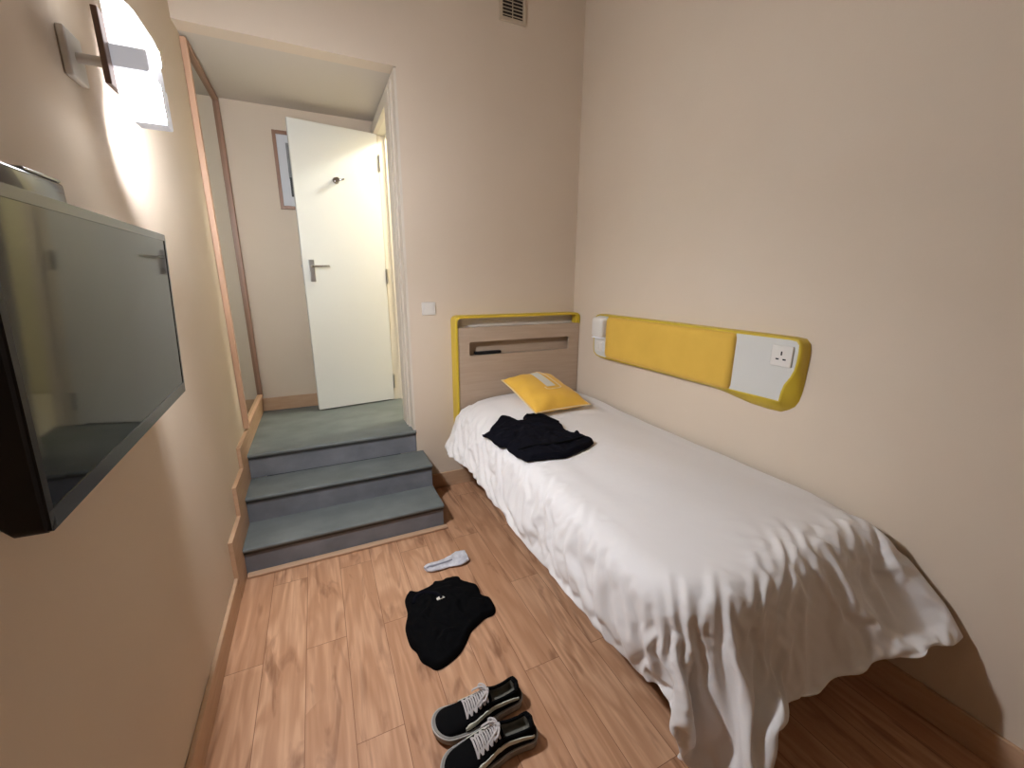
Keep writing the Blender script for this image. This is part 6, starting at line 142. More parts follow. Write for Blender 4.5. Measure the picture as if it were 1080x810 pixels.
JUMPER=[(0.697, -0.965), (0.723, -0.941), (0.757, -0.962), (0.822, -0.946), (0.837, -0.925), (0.875, -0.937), (0.897, -0.928), (0.961, -0.944), (0.969, -0.98), (1.023, -1.039), (1.019, -1.101), (1.049, -1.137), (1.048, -1.2), (1.028, -1.226), (0.987, -1.231), (0.943, -1.252), (0.908, -1.272), (0.87, -1.316), (0.838, -1.347), (0.806, -1.364), (0.766, -1.378), (0.731, -1.379), (0.709, -1.352), (0.687, -1.32), (0.68, -1.274), (0.663, -1.234), (0.66, -1.157), (0.668, -1.117), (0.686, -1.064), (0.688, -0.999)]
SHIRT=[(1.199, -0.62), (1.232, -0.654), (1.25, -0.638), (1.356, -0.542), (1.365, -0.542), (1.412, -0.575), (1.433, -0.617), (1.472, -0.619), (1.482, -0.59), (1.51, -0.581), (1.567, -0.596), (1.619, -0.622), (1.633, -0.696), (1.628, -0.794), (1.607, -0.841), (1.608, -0.922), (1.635, -0.894), (1.656, -0.916), (1.639, -0.949), (1.655, -1.025), (1.641, -1.056), (1.561, -1.092), (1.473, -1.116), (1.409, -1.12), (1.295, -1.086), (1.261, -1.068), (1.246, -1.01), (1.233, -0.927), (1.242, -0.874), (1.251, -0.879), (1.216, -0.827), (1.21, -0.706)]
SOCK=[(0.827, -0.802), (0.835, -0.793), (0.856, -0.785), (0.899, -0.791), (0.936, -0.78), (0.972, -0.774), (1.006, -0.766), (1.018, -0.766), (1.051, -0.791), (1.056, -0.803), (1.055, -0.826), (1.042, -0.843), (1.016, -0.867), (0.994, -0.875), (0.985, -0.866), (0.936, -0.855), (0.915, -0.851), (0.882, -0.853), (0.85, -0.851), (0.83, -0.846), (0.821, -0.829)]

S = bpy.context.scene
C = S.collection
W = 2.191            # right wall
H = 0.15             # stair riser
LZ = 3*H             # landing height
RNG = random.Random(7)

# ------------------------------------------------------------------ materials
def mat(name, col, rough=.6, metal=0.0, spec=.5, emit=None, bump=None, coat=0.0, sheen=0.0, var=None):
    m = bpy.data.materials.new(name); m.use_nodes = True
    nt = m.node_tree; b = nt.nodes['Principled BSDF']
    b.inputs['Base Color'].default_value = (*col, 1)
    b.inputs['Roughness'].default_value = rough
    b.inputs['Metallic'].default_value = metal
    b.inputs['Specular IOR Level'].default_value = spec
    b.inputs['Coat Weight'].default_value = coat
    b.inputs['Sheen Weight'].default_value = sheen
    if emit:
        b.inputs['Emission Color'].default_value = (*emit[0], 1)
        b.inputs['Emission Strength'].default_value = emit[1]
    geo = nt.nodes.new('ShaderNodeTexCoord')
    if var:                       # var = (scale, second colour, stretch)
        n = nt.nodes.new('ShaderNodeTexNoise'); n.inputs['Scale'].default_value = var[0]
        n.inputs['Detail'].default_value = 4
        mp = nt.nodes.new('ShaderNodeMapping')
        mp.inputs['Scale'].default_value = var[2] if len(var) > 2 else (1, 1, 1)
        r = nt.nodes.new('ShaderNodeValToRGB')
        lo, hi = (var[3] if len(var) > 3 else (.3, .7))
        r.color_ramp.elements[0].position = lo; r.color_ramp.elements[1].position = hi
        r.color_ramp.elements[0].color = (*var[1], 1); r.color_ramp.elements[1].color = (*col, 1)
        nt.links.new(geo.outputs['Object'], mp.inputs['Vector'])
        nt.links.new(mp.outputs['Vector'], n.inputs['Vector'])
        nt.links.new(n.outputs['Fac'], r.inputs['Fac'])
        nt.links.new(r.outputs['Color'], b.inputs['Base Color'])
    if bump:                      # bump = (scale, strength, distance)
        n = nt.nodes.new('ShaderNodeTexNoise'); n.inputs['Scale'].default_value = bump[0]
        n.inputs['Detail'].default_value = 5
        bp = nt.nodes.new('ShaderNodeBump'); bp.inputs['Strength'].default_value = bump[1]
        bp.inputs['Distance'].default_value = bump[2]
        nt.links.new(geo.outputs['Object'], n.inputs['Vector'])
        nt.links.new(n.outputs['Fac'], bp.inputs['Height'])
        nt.links.new(bp.outputs['Normal'], b.inputs['Normal'])
    return m

def wood_floor():
    m = bpy.data.materials.new('laminate planks'); m.use_nodes = True
    nt = m.node_tree; N = nt.nodes; L = nt.links; b = N['Principled BSDF']
    g = N.new('ShaderNodeNewGeometry'); sp = N.new('ShaderNodeSeparateXYZ'); L.new(g.outputs['Position'], sp.inputs[0])
    cb = N.new('ShaderNodeCombineXYZ')
    ay = N.new('ShaderNodeMath'); ay.operation = 'ADD'; ay.inputs[1].default_value = 10.0+1.42; L.new(sp.outputs['Y'], ay.inputs[0])
    ax = N.new('ShaderNodeMath'); ax.operation = 'ADD'; ax.inputs[1].default_value = 1.49*2-.139+.149; L.new(sp.outputs['X'], ax.inputs[0])
    L.new(ay.outputs[0], cb.inputs['X']); L.new(ax.outputs[0], cb.inputs['Y'])
    br = N.new('ShaderNodeTexBrick'); br.offset = .5; br.squash = 1.0
    for k, v in (('Scale', 1.0), ('Mortar Size', .0011), ('Mortar Smooth', .2), ('Bias', 0.0), ('Brick Width', .90), ('Row Height', .149)):
        br.inputs[k].default_value = v
    br.inputs['Color1'].default_value = (0, 0, 0, 1); br.inputs['Color2'].default_value = (1, 1, 1, 1); br.inputs['Mortar'].default_value = (.5, .5, .5, 1)
    L.new(cb.outputs[0], br.inputs['Vector'])
    rs = N.new('ShaderNodeSeparateColor'); L.new(br.outputs['Color'], rs.inputs[0])
    # grain coordinates shifted plank by plank
    mul = N.new('ShaderNodeMath'); mul.operation = 'MULTIPLY'; mul.inputs[1].default_value = 37.0; L.new(rs.outputs[0], mul.inputs[0])
    c2 = N.new('ShaderNodeCombineXYZ'); L.new(sp.outputs['X'], c2.inputs['X']); L.new(sp.outputs['Y'], c2.inputs['Y']); L.new(mul.outputs[0], c2.inputs['Z'])
    mp = N.new('ShaderNodeMapping'); mp.inputs['Scale'].default_value = (9.0, 1.15, 1.0); L.new(c2.outputs[0], mp.inputs['Vector'])
    n1 = N.new('ShaderNodeTexNoise'); n1.inputs['Scale'].default_value = 1.0; n1.inputs['Detail'].default_value = 2; n1.inputs['Distortion'].default_value = .5
    L.new(mp.outputs[0], n1.inputs['Vector'])
    # cathedral grain: bands of the warped noise
    mpv = N.new('ShaderNodeMapping'); mpv.inputs['Scale'].default_value = (6.2, 2.5, 1.0); L.new(c2.outputs[0], mpv.inputs['Vector'])
    nw = N.new('ShaderNodeTexNoise'); nw.inputs['Scale'].default_value = 9.0; nw.inputs['Detail'].default_value = 2; L.new(c2.outputs[0], nw.inputs['Vector'])
    wv = N.new('ShaderNodeMix'); wv.data_type = 'VECTOR'; wv.inputs['Factor'].default_value = .16; L.new(mpv.outputs[0], wv.inputs['A']); L.new(nw.outputs['Color'], wv.inputs['B'])
    vo = N.new('ShaderNodeTexVoronoi'); vo.feature = 'F1'; vo.inputs['Scale'].default_value = 1.0; L.new(wv.outputs['Result'], vo.inputs['Vector'])
    vs_ = N.new('ShaderNodeSeparateColor'); L.new(vo.outputs['Color'], vs_.inputs[0])
    keep = N.new('ShaderNodeMath'); keep.operation = 'GREATER_THAN'; keep.inputs[1].default_value = .42; L.new(vs_.outputs[0], keep.inputs[0])
    knot = N.new('ShaderNodeMapRange'); knot.inputs['From Min'].default_value = .05; knot.inputs['From Max'].default_value = .17; knot.inputs['To Min'].default_value = 1.0; knot.inputs['To Max'].default_value = 0.0; L.new(vo.outputs['Distance'], knot.inputs['Value'])
    kk = N.new('ShaderNodeMath'); kk.operation = 'MULTIPLY'; L.new(knot.outputs[0], kk.inputs[0]); L.new(keep.outputs[0], kk.inputs[1])
    sw = N.new('ShaderNodeMapRange'); sw.inputs['From Max'].default_value = .55; sw.inputs['To Min'].default_value = 9.0; sw.inputs['To Max'].default_value = 0.0; L.new(vo.outputs['Distance'], sw.inputs['Value'])
    sk_ = N.new('ShaderNodeMath'); sk_.operation = 'MULTIPLY'; L.new(sw.outputs[0], sk_.inputs[0]); L.new(keep.outputs[0], sk_.inputs[1])
    bm_ = N.new('ShaderNodeMath'); bm_.operation = 'MULTIPLY_ADD'; bm_.inputs[1].default_value = 38.0; L.new(n1.outputs['Fac'], bm_.inputs[0]); L.new(sk_.outputs[0], bm_.inputs[2])
    sn = N.new('ShaderNodeMath'); sn.operation = 'SINE'; L.new(bm_.outputs[0], sn.inputs[0])
    mp3 = N.new('ShaderNodeMapping'); mp3.inputs['Scale'].default_value = (95.0, 5.0, 1.0); L.new(c2.outputs[0], mp3.inputs['Vector'])
    n3 = N.new('ShaderNodeTexNoise'); n3.inputs['Scale'].default_value = 1.0; n3.inputs['Detail'].default_value = 5; L.new(mp3.outputs[0], n3.inputs['Vector'])
    # knots and dark smears
    mp2 = N.new('ShaderNodeMapping'); mp2.inputs['Scale'].default_value = (17.0, 3.2, 1.0); L.new(c2.outputs[0], mp2.inputs['Vector'])
    n2 = N.new('ShaderNodeTexNoise'); n2.inputs['Scale'].default_value = 1.0; n2.inputs['Detail'].default_value = 3; n2.inputs['Distortion'].default_value = .9
    L.new(mp2.outputs[0], n2.inputs['Vector'])
    kr = N.new('ShaderNodeValToRGB'); kr.color_ramp.elements[0].position = .56; kr.color_ramp.elements[1].position = .74
    kr.color_ramp.elements[0].color = (0, 0, 0, 1); kr.color_ramp.elements[1].color = (1, 1, 1, 1); L.new(n2.outputs['Fac'], kr.inputs['Fac'])
    base = N.new('ShaderNodeMix'); base.data_type = 'RGBA'
    base.inputs['A'].default_value = (.70, .42, .255, 1); base.inputs['B'].default_value = (.58, .32, .185, 1); L.new(rs.outputs[0], base.inputs['Factor'])
    g1 = N.new('ShaderNodeMapRange'); g1.inputs['From Min'].default_value = -1; g1.inputs['To Min'].default_value = .0; g1.inputs['To Max'].default_value = .56; L.new(sn.outputs[0], g1.inputs['Value'])
    m1 = N.new('ShaderNodeMix'); m1.data_type = 'RGBA'; m1.inputs['B'].default_value = (.40, .19, .092, 1); L.new(base.outputs['Result'], m1.inputs['A']); L.new(g1.outputs[0], m1.inputs['Factor'])
    g3 = N.new('ShaderNodeMapRange'); g3.inputs['From Min'].default_value = .35; g3.inputs['From Max'].default_value = .75; g3.inputs['To Max'].default_value = .52; L.new(n3.outputs['Fac'], g3.inputs['Value'])
    m3 = N.new('ShaderNodeMix'); m3.data_type = 'RGBA'; m3.inputs['B'].default_value = (.40, .195, .10, 1); L.new(m1.outputs['Result'], m3.inputs['A']); L.new(g3.outputs[0], m3.inputs['Factor'])
    km = N.new('ShaderNodeMath'); km.operation = 'MAXIMUM'; L.new(kr.outputs['Color'], km.inputs[0]); L.new(kk.outputs[0], km.inputs[1])
    g2 = N.new('ShaderNodeMath'); g2.operation = 'MULTIPLY'; g2.inputs[1].default_value = .74; L.new(km.outputs[0], g2.inputs[0])
    m2 = N.new('ShaderNodeMix'); m2.data_type = 'RGBA'; m2.inputs['B'].default_value = (.19, .075, .034, 1); L.new(m3.outputs['Result'], m2.inputs['A']); L.new(g2.outputs[0], m2.inputs['Factor'])
    ms = N.new('ShaderNodeMix'); ms.data_type = 'RGBA'; ms.inputs['B'].default_value = (.16, .065, .03, 1); L.new(m2.outputs['Result'], ms.inputs['A'])
    gm = N.new('ShaderNodeMath'); gm.operation = 'MULTIPLY'; gm.inputs[1].default_value = .85; L.new(br.outputs['Fac'], gm.inputs[0]); L.new(gm.outputs[0], ms.inputs['Factor'])
    L.new(ms.outputs['Result'], b.inputs['Base Color'])
    b.inputs['Roughness'].default_value = .42; b.inputs['Specular IOR Level'].default_value = .35
    bp = N.new('ShaderNodeBump'); bp.inputs['Strength'].default_value = .25; bp.inputs['Distance'].default_value = .001; bp.invert = True
    L.new(br.outputs['Fac'], bp.inputs['Height']); L.new(bp.outputs['Normal'], b.inputs['Normal'])
    return m

M = {}
M['wall'] = mat('beige plaster', (.665, .555, .435), .75, spec=.25, bump=(90, .12, .002), var=(3.0, (.65, .538, .418)))
M['ceil'] = mat('ceiling paint', (.58, .515, .44), .8, spec=.2, bump=(70, .1, .002))
M['floor'] = wood_floor()
M['oak'] = mat('light oak skirting', (.56, .37, .235), .45, spec=.35, var=(1.0, (.50, .315, .19), (8, 8, 60)))
M['frame_oak'] = mat('mirror frame oak', (.56, .345, .225), .5, var=(1.0, (.50, .295, .185), (40, 40, 3)))
M['carpet'] = mat('grey stair covering', (.175, .192, .185), .6, spec=.35, var=(5, (.125, .140, .136), (1, 1.6, 1)), bump=(160, .25, .002))
M['riser'] = mat('blue grey riser covering', (.215, .222, .24), .58, spec=.35, var=(7, (.15, .157, .172), (1, 1, 1.2)), bump=(160, .2, .002))
M['nosing'] = mat('dark nosing', (.045, .05, .05), .5)
M['door'] = mat('white door paint', (.70, .70, .655), .42, spec=.4, bump=(25, .02, .002))
M['jamb'] = mat('cream door frame paint', (.72, .66, .54), .45, spec=.4)
M['trimw'] = mat('off white casing paint', (.66, .585, .49), .5, spec=.3)
M['steel'] = mat('brushed steel', (.52, .51, .49), .28, metal=1)
M['chrome'] = mat('chrome', (.72, .72, .72), .12, metal=1)
M['yellow'] = mat('yellow lacquer', (.62, .44, .035), .42, spec=.45)
M['yfab'] = mat('yellow upholstery', (.72, .44, .06), .8, sheen=.2, bump=(420, .25, .001), var=(6, (.66, .395, .05)))
M['ycush'] = mat('yellow cushion cloth', (.78, .455, .055), .75, sheen=.15, bump=(300, .3, .001), var=(9, (.72, .40, .045)))
M['patch'] = mat('pale printed panel', (.60, .58, .50), .7)
M['pale_piping'] = mat('pale piping', (.80, .62, .33), .7)
M['laminate'] = mat('taupe wood laminate', (.47, .355, .26), .5, spec=.35, var=(1.0, (.42, .312, .225), (4, 20, 70)))
M['lam_pale'] = mat('pale laminate', (.70, .64, .57), .5)
M['white_lam'] = mat('white laminate', (.62, .605, .56), .38, spec=.45)
M['plastic'] = mat('white plastic', (.70, .66, .60), .35, spec=.5)
M['plastic_dark'] = mat('dark socket marks', (.012, .012, .012), .6)
M['tvblack'] = mat('gloss black plastic', (.006, .006, .007), .12, spec=.55)
M['tvside'] = mat('black plastic', (.006, .006, .007), .45, spec=.3)
M['screen'] = mat('tv glass', (.010, .010, .010), .05, spec=.22)
M['bezel'] = mat('smoked grey bezel', (.055, .055, .055), .2, spec=.5)
M['silver'] = mat('silver plastic', (.42, .42, .44), .25, metal=.7)
M['duvet'] = mat('white cotton', (.735, .70, .675), .75, spec=.2, sheen=.1, bump=(14, .12, .008))
M['mattress'] = mat('mattress cover', (.55, .52, .47), .8)
M['bedwood'] = mat('bed base laminate', (.22, .13, .075), .5)
M['black'] = mat('black jersey', (.0032, .0032, .0036), .92, spec=.06, sheen=.0, bump=(120, .3, .001))
M['navy'] = mat('near black cotton', (.0045, .0045, .0075), .9, spec=.06, sheen=.0, bump=(160, .3, .001))
M['suede'] = mat('black suede', (.0035, .0035, .0038), .88, spec=.08, sheen=.0, bump=(500, .3, .001))
M['lining'] = mat('grey lining', (.19, .175, .14), .8, var=(30, (.13, .12, .095)), bump=(300, .3, .001))
M['lace'] = mat('off white lace', (.48, .44, .42), .75, bump=(700, .5, .001))
M['stripe'] = mat('cream leather', (.56, .55, .45), .5)
M['rubber'] = mat('worn rubber sole', (.27, .25, .225), .55, var=(30, (.20, .185, .165)))
M['rubber_line'] = mat('pale sole line', (.42, .40, .37), .5)
M['sock'] = mat('pale grey sock knit', (.74, .73, .76), .85, bump=(350, .5, .002), var=(40, (.50, .49, .53)))
M['sock_dark'] = mat('sock grey stripe', (.26, .26, .30), .85, bump=(350, .5, .002))
M['mirror'] = mat('mirror glass', (.62, .66, .62), .015, metal=1)
M['print'] = mat('picture paper', (.62, .62, .63), .6)
M['print_grey'] = mat('grey print', (.16, .165, .17), .6, var=(20, (.26, .26, .26)))
M['print_black'] = mat('black print', (.015, .015, .017), .5)
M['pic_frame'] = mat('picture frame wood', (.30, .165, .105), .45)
M['glass'] = mat('picture glass', (1, 1, 1), .02)
M['vent'] = mat('painted vent', (.50, .41, .30), .55)
M['vent_dark'] = mat('dark vent shade', (.02, .013, .01), .8)
M['shade'] = mat('lit frosted glass', (.9, .9, .9), .4, emit=((.95, .96, 1.0), 3.0))
M['led_down'] = mat('lit lamp underside', (.9, .9, .9), .4, emit=((.93, .97, 1.05), 20.0))
M['led_up'] = mat('lit lamp top', (.9, .9, .9), .4, emit=((.93, .97, 1.05), 25.0))
M['led_side'] = mat('lit lamp front', (.9, .9, .9), .4, emit=((.93, .97, 1.05), 560.0))
M['end_glow'] = mat('added glow on lamp end', (.9, .9, .9), .4, emit=((.93, .97, 1.05), 1250.0))
M['glow_band'] = mat('pale faintly glowing band', (.62, .62, .66), .5, emit=((.9, .92, 1.0), .30))  # faint glow put in to lift the otherwise dark band
M['bronze'] = mat('bronze metal', (.20, .14, .12), .45, metal=.4)
M['tile'] = mat('bathroom tile', (.70, .66, .55), .35)
M['bathwall'] = mat('bathroom wall', (.74, .70, .52), .5)

# ------------------------------------------------------------------ helpers
def wm(o):
    m = Matrix.LocRotScale(o.location, o.rotation_euler, o.scale)
    return wm(o.parent) @ m if o.parent else m

def obj(name, bm, material, parent=None, smooth=False, local=False, angle=40):
    """one mesh object; vertices are given in world space unless local"""
    bmesh.ops.recalc_face_normals(bm, faces=bm.faces)
    me = bpy.data.meshes.new(name)
    o = bpy.data.objects.new(name, me); C.objects.link(o)
    if parent:
        o.parent = parent
        if not local: bm.transform(wm(parent).inverted())
    elif not local:
        xs = [v.co.x for v in bm.verts]; ys = [v.co.y for v in bm.verts]; zs = [v.co.z for v in bm.verts]
        c = Vector(((min(xs)+max(xs))/2, (min(ys)+max(ys))/2, min(zs)))
        bm.transform(Matrix.Translation(-c)); o.location = c
    bm.to_mesh(me); bm.free()
    for m in (material if isinstance(material, (list, tuple)) else [material]): me.materials.append(m)
    if smooth:
        for p in me.polygons: p.use_smooth = True
        if angle < 180: me.set_sharp_from_angle(angle=math.radians(angle))
    return o

def thing(name, label, cat, loc=(0, 0, 0), rotz=0.0, group=None):
    o = bpy.data.objects.new(name, None); C.objects.link(o)
    o.location = loc; o.rotation_euler = (0, 0, rotz); o.empty_display_size = .05
    return tag(o, label, cat, group)
def tag(o, label, cat, group=None):
    o['label'] = label; o['category'] = cat
    if group: o['group'] = group
    return o
def setting(o):
    o['kind'] = 'structure'; return o

def BM(): return bmesh.new()
def box(bm, x0, x1, y0, y1, z0, z1, bev=0, seg=2, mi=0):
    vs = [bm.verts.new((x, y, z)) for z in (z0, z1) for y in (y0, y1) for x in (x0, x1)]
    fs = [bm.faces.new([vs[i] for i in f]) for f in ((0, 2, 3, 1), (4, 5, 7, 6), (0, 1, 5, 4), (2, 6, 7, 3), (0, 4, 6, 2), (1, 3, 7, 5))]
    for f in fs: f.material_index = mi
    if bev:
        es = list({e for f in fs for e in f.edges})
        r = bmesh.ops.bevel(bm, geom=es, offset=bev, segments=seg, affect='EDGES', profile=.5)
        for f in r['faces']: f.material_index = mi
    return bm
def loft(bm, loops, closed=True, caps=True, mi=0):
    rows = [[bm.verts.new(p) for p in l] for l in loops]
    n = len(rows[0])
    for a, b in zip(rows, rows[1:]):
        for i in range(n if closed else n-1):
            k = (i+1) % n
            bm.faces.new((a[i], a[k], b[k], b[i])).material_index = mi
    if caps and closed:
        bm.faces.new(rows[0][::-1]).material_index = mi; bm.faces.new(rows[-1]).material_index = mi
    return rows
def tube(bm, pts, r, n=8, mi=0, flat=1.0, up=None):
    pts = [Vector(p) for p in pts]; loops = []
    ref = up or Vector((0, 0, 1))
    for i, p in enumerate(pts):
        t = (pts[min(i+1, len(pts)-1)] - pts[max(i-1, 0)]).normalized()
        a = t.cross(ref)
        if a.length < 1e-4: a = t.cross(Vector((1, 0, 0)))
        a.normalize(); b = a.cross(t)
        rr = r[i] if isinstance(r, (list, tuple)) else r
        loops.append([p + a*math.cos(q)*rr + b*math.sin(q)*rr*flat for q in [2*math.pi*k/n for k in range(n)]])
    loft(bm, loops, mi=mi); return bm
def prism(bm, pts2, axis, a, b, mi=0):
    def P(u, v, w): return ((w, u, v), (u, w, v), (u, v, w))[axis]
    loft(bm, [[P(u, v, a) for u, v in pts2], [P(u, v, b) for u, v in pts2]], mi=mi); return bm
def rrect(x0, x1, y0, y1, r, n=6):
    out = []
    for cx, cy, a0 in ((x1-r, y1-r, 0), (x0+r, y1-r, 90), (x0+r, y0+r, 180), (x1-r, y0+r, 270)):
        for k in range(n+1):
            a = math.radians(a0+90*k/n); out.append((cx+r*math.cos(a), cy+r*math.sin(a)))
    return out
def catmull(pts, n=6, closed=False):
    pts = [Vector(p) for p in pts]; out = []; N_ = len(pts)
    for i in range(N_ if closed else N_-1):
        if closed: p0, p1, p2, p3 = pts[i-1], pts[i], pts[(i+1) % N_], pts[(i+2) % N_]
        else: p0, p1, p2, p3 = pts[max(i-1, 0)], pts[i], pts[i+1], pts[min(i+2, N_-1)]
        for k in range(n):
            t = k/n
            out.append(.5*((2*p1)+(p2-p0)*t+(2*p0-5*p1+4*p2-p3)*t*t+(3*p1-p0-3*p2+p3)*t**3))
    if not closed: out.append(pts[-1])
    return out

# ------------------------------------------------------------------ the room shell
FRONT = -3.7; TOP = 3.25
f = BM(); box(f, -.1, W+.1, FRONT-.1, .1, -.1, 0); setting(obj('floor', f, M['floor']))
f = BM(); box(f, -.1, W+.1, FRONT-.1, .0, TOP, TOP+.1); setting(obj('ceiling', f, M['ceil']))
f = BM(); box(f, -.1, 0, FRONT-.1, 1.0, 0, TOP); setting(obj('wall_left', f, M['wall']))
f = BM(); box(f, W, W+.1, FRONT-.1, .1, 0, TOP); setting(obj('wall_right', f, M['wall']))
f = BM(); box(f, 0, W, FRONT-.1, FRONT, 0, TOP); setting(obj('wall_front', f, M['wall']))
f = BM()
prism(f, [(0, 2.55), (.98, 2.55), (.98, 0), (W, 0), (W, TOP), (0, TOP)], 1, 0, .1)
setting(obj('wall_back', f, M['wall']))
f = BM(); box(f, 0, 1.08, .897, 1.0, 0, 2.55); setting(obj('wall_alcove_back', f, M['wall']))
f = BM(); box(f, 0, 1.08, .1, 1.0, 2.55, 2.65); setting(obj('ceiling_alcove', f, M['ceil']))
DY0, DY1, DZ = .262, .815, 2.44             # clear doorway to the bathroom
f = BM()
box(f, .98, 1.08, .1, DY0-.03, 0, 2.55); box(f, .98, 1.08, DY1+.03, .897, 0, 2.55)
box(f, .98, 1.08, DY0-.03, DY1+.03, DZ+.03, 2.55); box(f, .98, 1.08, DY0-.03, DY1+.03, 0, LZ-.02)
setting(obj('wall_alcove_right', f, M['wall']))
# bathroom beyond the doorway (only a sliver of it shows)
f = BM(); box(f, 1.08, 2.1, .1, 1.75, LZ-.12, LZ-.005); setting(obj('floor_bathroom', f, M['tile']))
f = BM(); box(f, 1.0, 2.2, 1.75, 1.85, LZ-.12, 2.86); box(f, 2.1, 2.2, .1, 1.75, LZ-.12, 2.86); box(f, .98, 1.08, 1.0, 1.75, LZ-.12, 2.86); box(f, .98, 1.08, .1, 1.0, 2.65, 2.86)
setting(obj('wall_bathroom', f, M['bathwall']))
f = BM(); box(f, 1.08, 2.2, .1, 1.85, 2.86, 2.96); setting(obj('ceiling_bathroom', f, M['ceil']))

# skirting
BH = .110
def skirt(bm, pts):            # plan polygon extruded up
    prism(bm, pts, 2, 0, BH)
f = BM(); box(f, 0, .015, FRONT, -.645, 0, BH, .003); setting(obj('baseboard_left', f, M['oak']))
f = BM(); box(f, W-.015, W, FRONT, 0, 0, BH, .003); setting(obj('baseboard_right', f, M['oak']))
f = BM(); box(f, 1.03, W-.015, -.015, 0, 0, BH, .003); setting(obj('baseboard_back', f, M['oak']))
f = BM(); box(f, .015, .965, .882, .897, LZ, LZ+.10, .003); setting(obj('baseboard_alcove', f, M['oak']))
# saw-tooth skirting climbing beside the steps
T_ = .2412; NY = -.0115
prof = [(-.645, 0), (-.645, .290), (-.405, .290), (-.405, .440), (-.165, .440), (-.165, .555), (.897, .555), (.897, LZ), (0, LZ), (0, 0)]
f = BM(); prism(f, prof, 0, 0, .017)
setting(obj('trim_1', f, M['oak']))

# ------------------------------------------------------------------ stairs
st = thing('staircase', 'three grey covered steps rising to the bathroom door landing', 'stairs', (.5, -.25, 0))
XE = 1.02
def step(k, x1, y0, y1):       # k = 1..3, tread slab with rounded nose
    z = k*H; r = .014
    pr = [(y1, z), (y1, z-.022)] + [(y0+.012, z-.022)]
    pr += [(y0+.011-.011*math.sin(math.radians(a)), z-.011-.011*math.cos(math.radians(a))) for a in range(0, 181, 30)]
    g = BM(); prism(g, pr, 0, .017, x1)
    return g
obj('tread', step(1, XE, NY-2*T_, NY-T_+.02), M['carpet'], st)
obj('tread', step(2, XE, NY-T_, -.001), M['carpet'], st)
g = step(3, .98, NY, .897); box(g, .98, 1.08, DY0, DY1, LZ-.022, LZ)
setting(obj('floor_landing', g, M['carpet']))
for k, (ya, x1) in enumerate(((NY-2*T_, XE), (NY-T_, XE), (NY, .979))):
    g = BM(); box(g, .017, x1-.002, ya+.016, min(ya+T_+.012, -.001) if k < 2 else .012, k*H, (k+1)*H-.021)
    obj('riser', g, M['riser'], st)
    g = BM(); box(g, .018, x1-.001, ya+.0095, ya+.0165, (k+1)*H-.034, (k+1)*H-.0215); obj('nosing_strip', g, M['nosing'], st)
f = BM(); box(f, .02, XE+.012, NY-2*T_-.022, NY-2*T_+.014, 0, .016, .006, 3); setting(obj('trim_2', f, M['oak']))

# ------------------------------------------------------------------ bathroom door, casing
f = BM()
prism(f, [(.002, LZ), (.002, 2.545), (.897, 2.545), (.897, LZ), (DY1+.005, LZ), (DY1+.005, DZ), (DY0, DZ), (DY0, LZ)], 0, .966, .98)
prism(f, [(.09, LZ), (.09, 2.52), (.897, 2.52), (.897, LZ), (DY1+.005, LZ), (DY1+.005, DZ), (DY0, DZ), (DY0, LZ)], 0, .955, .967)
prism(f, [(.135, LZ), (.135, 2.495), (.897, 2.495), (.897, LZ), (DY1+.005, LZ), (DY1+.005, DZ), (DY0, DZ), (DY0, LZ)], 0, .950, .956)
setting(obj('trim_3', f, M['trimw']))
f = BM()
box(f, .98, 1.08, DY0-.03, DY0, LZ, DZ+.03); box(f, .98, 1.08, DY1, DY1+.03, LZ, DZ+.03); box(f, .98, 1.08, DY0, DY1, DZ, DZ+.03)
box(f, 1.03, 1.045, DY0, DY0+.012, LZ, DZ); box(f, 1.03, 1.045, DY1-.012, DY1, LZ, DZ); box(f, 1.03, 1.045, DY0, DY1, DZ-.012, DZ)
setting(obj('trim_4', f, M['jamb']))
# door: local x runs from hinge to free edge, local -y faces the room
hx, hy = .975, .795; fx, fy = .403, .714
ang = math.atan2(fy-hy, fx-hx); DW = math.hypot(fx-hx, fy-hy)
dr = bpy.data.objects.new('door_1', None); C.objects.link(dr); dr.location = (hx, hy, LZ); dr.rotation_euler = (0, 0, ang)
dr['kind'] = 'structure'; dr.empty_display_size = .05
DH = DZ-LZ+.003
# in this frame +y points to the room (the door turned past 180 deg), so the room face is y=0 and the leaf goes to y=-.04
f = BM(); box(f, 0, DW, -.04, 0, .010, DH, .002); obj('door_panel', f, M['door'], dr, local=True)
hz = 1.035
f = BM(); box(f, DW-.075, DW-.038, 0, .008, hz-.075, hz+.075, .004, 3); obj('handle_plate', f, M['steel'], dr, local=True)
f = BM(); tube(f, [(DW-.056, .005, hz+.03), (DW-.056, .035, hz+.03)], .010, 12)
tube(f, catmull([(DW-.056, .030, hz+.03), (DW-.060, .045, hz+.03), (DW-.075, .050, hz+.03), (DW-.115, .049, hz+.031), (DW-.165, .044, hz+.033)]), .0085, 10)
for v in f.verts: v.co.x = (DW-.056) + (v.co.x-(DW-.056))
obj('door_handle', f, M['chrome'], dr, True, local=True)
f = BM(); tube(f, [(DW-.056, .006, hz-.035), (DW-.056, .014, hz-.035)], .010, 14); box(f, DW-.058, DW-.054, .013, .016, hz-.043, hz-.027); obj('lock_cylinder', f, M['steel'], dr, True, local=True)
f = BM(); box(f, DW-.0005, DW+.0015, -.032, -.008, hz-.10, hz+.10); obj('latch_plate', f, M['steel'], dr, local=True)
f = BM(); box(f, DW, DW+.009, -.027, -.013, hz+.02, hz+.04, .002); obj('latch_bolt', f, M['steel'], dr, local=True)
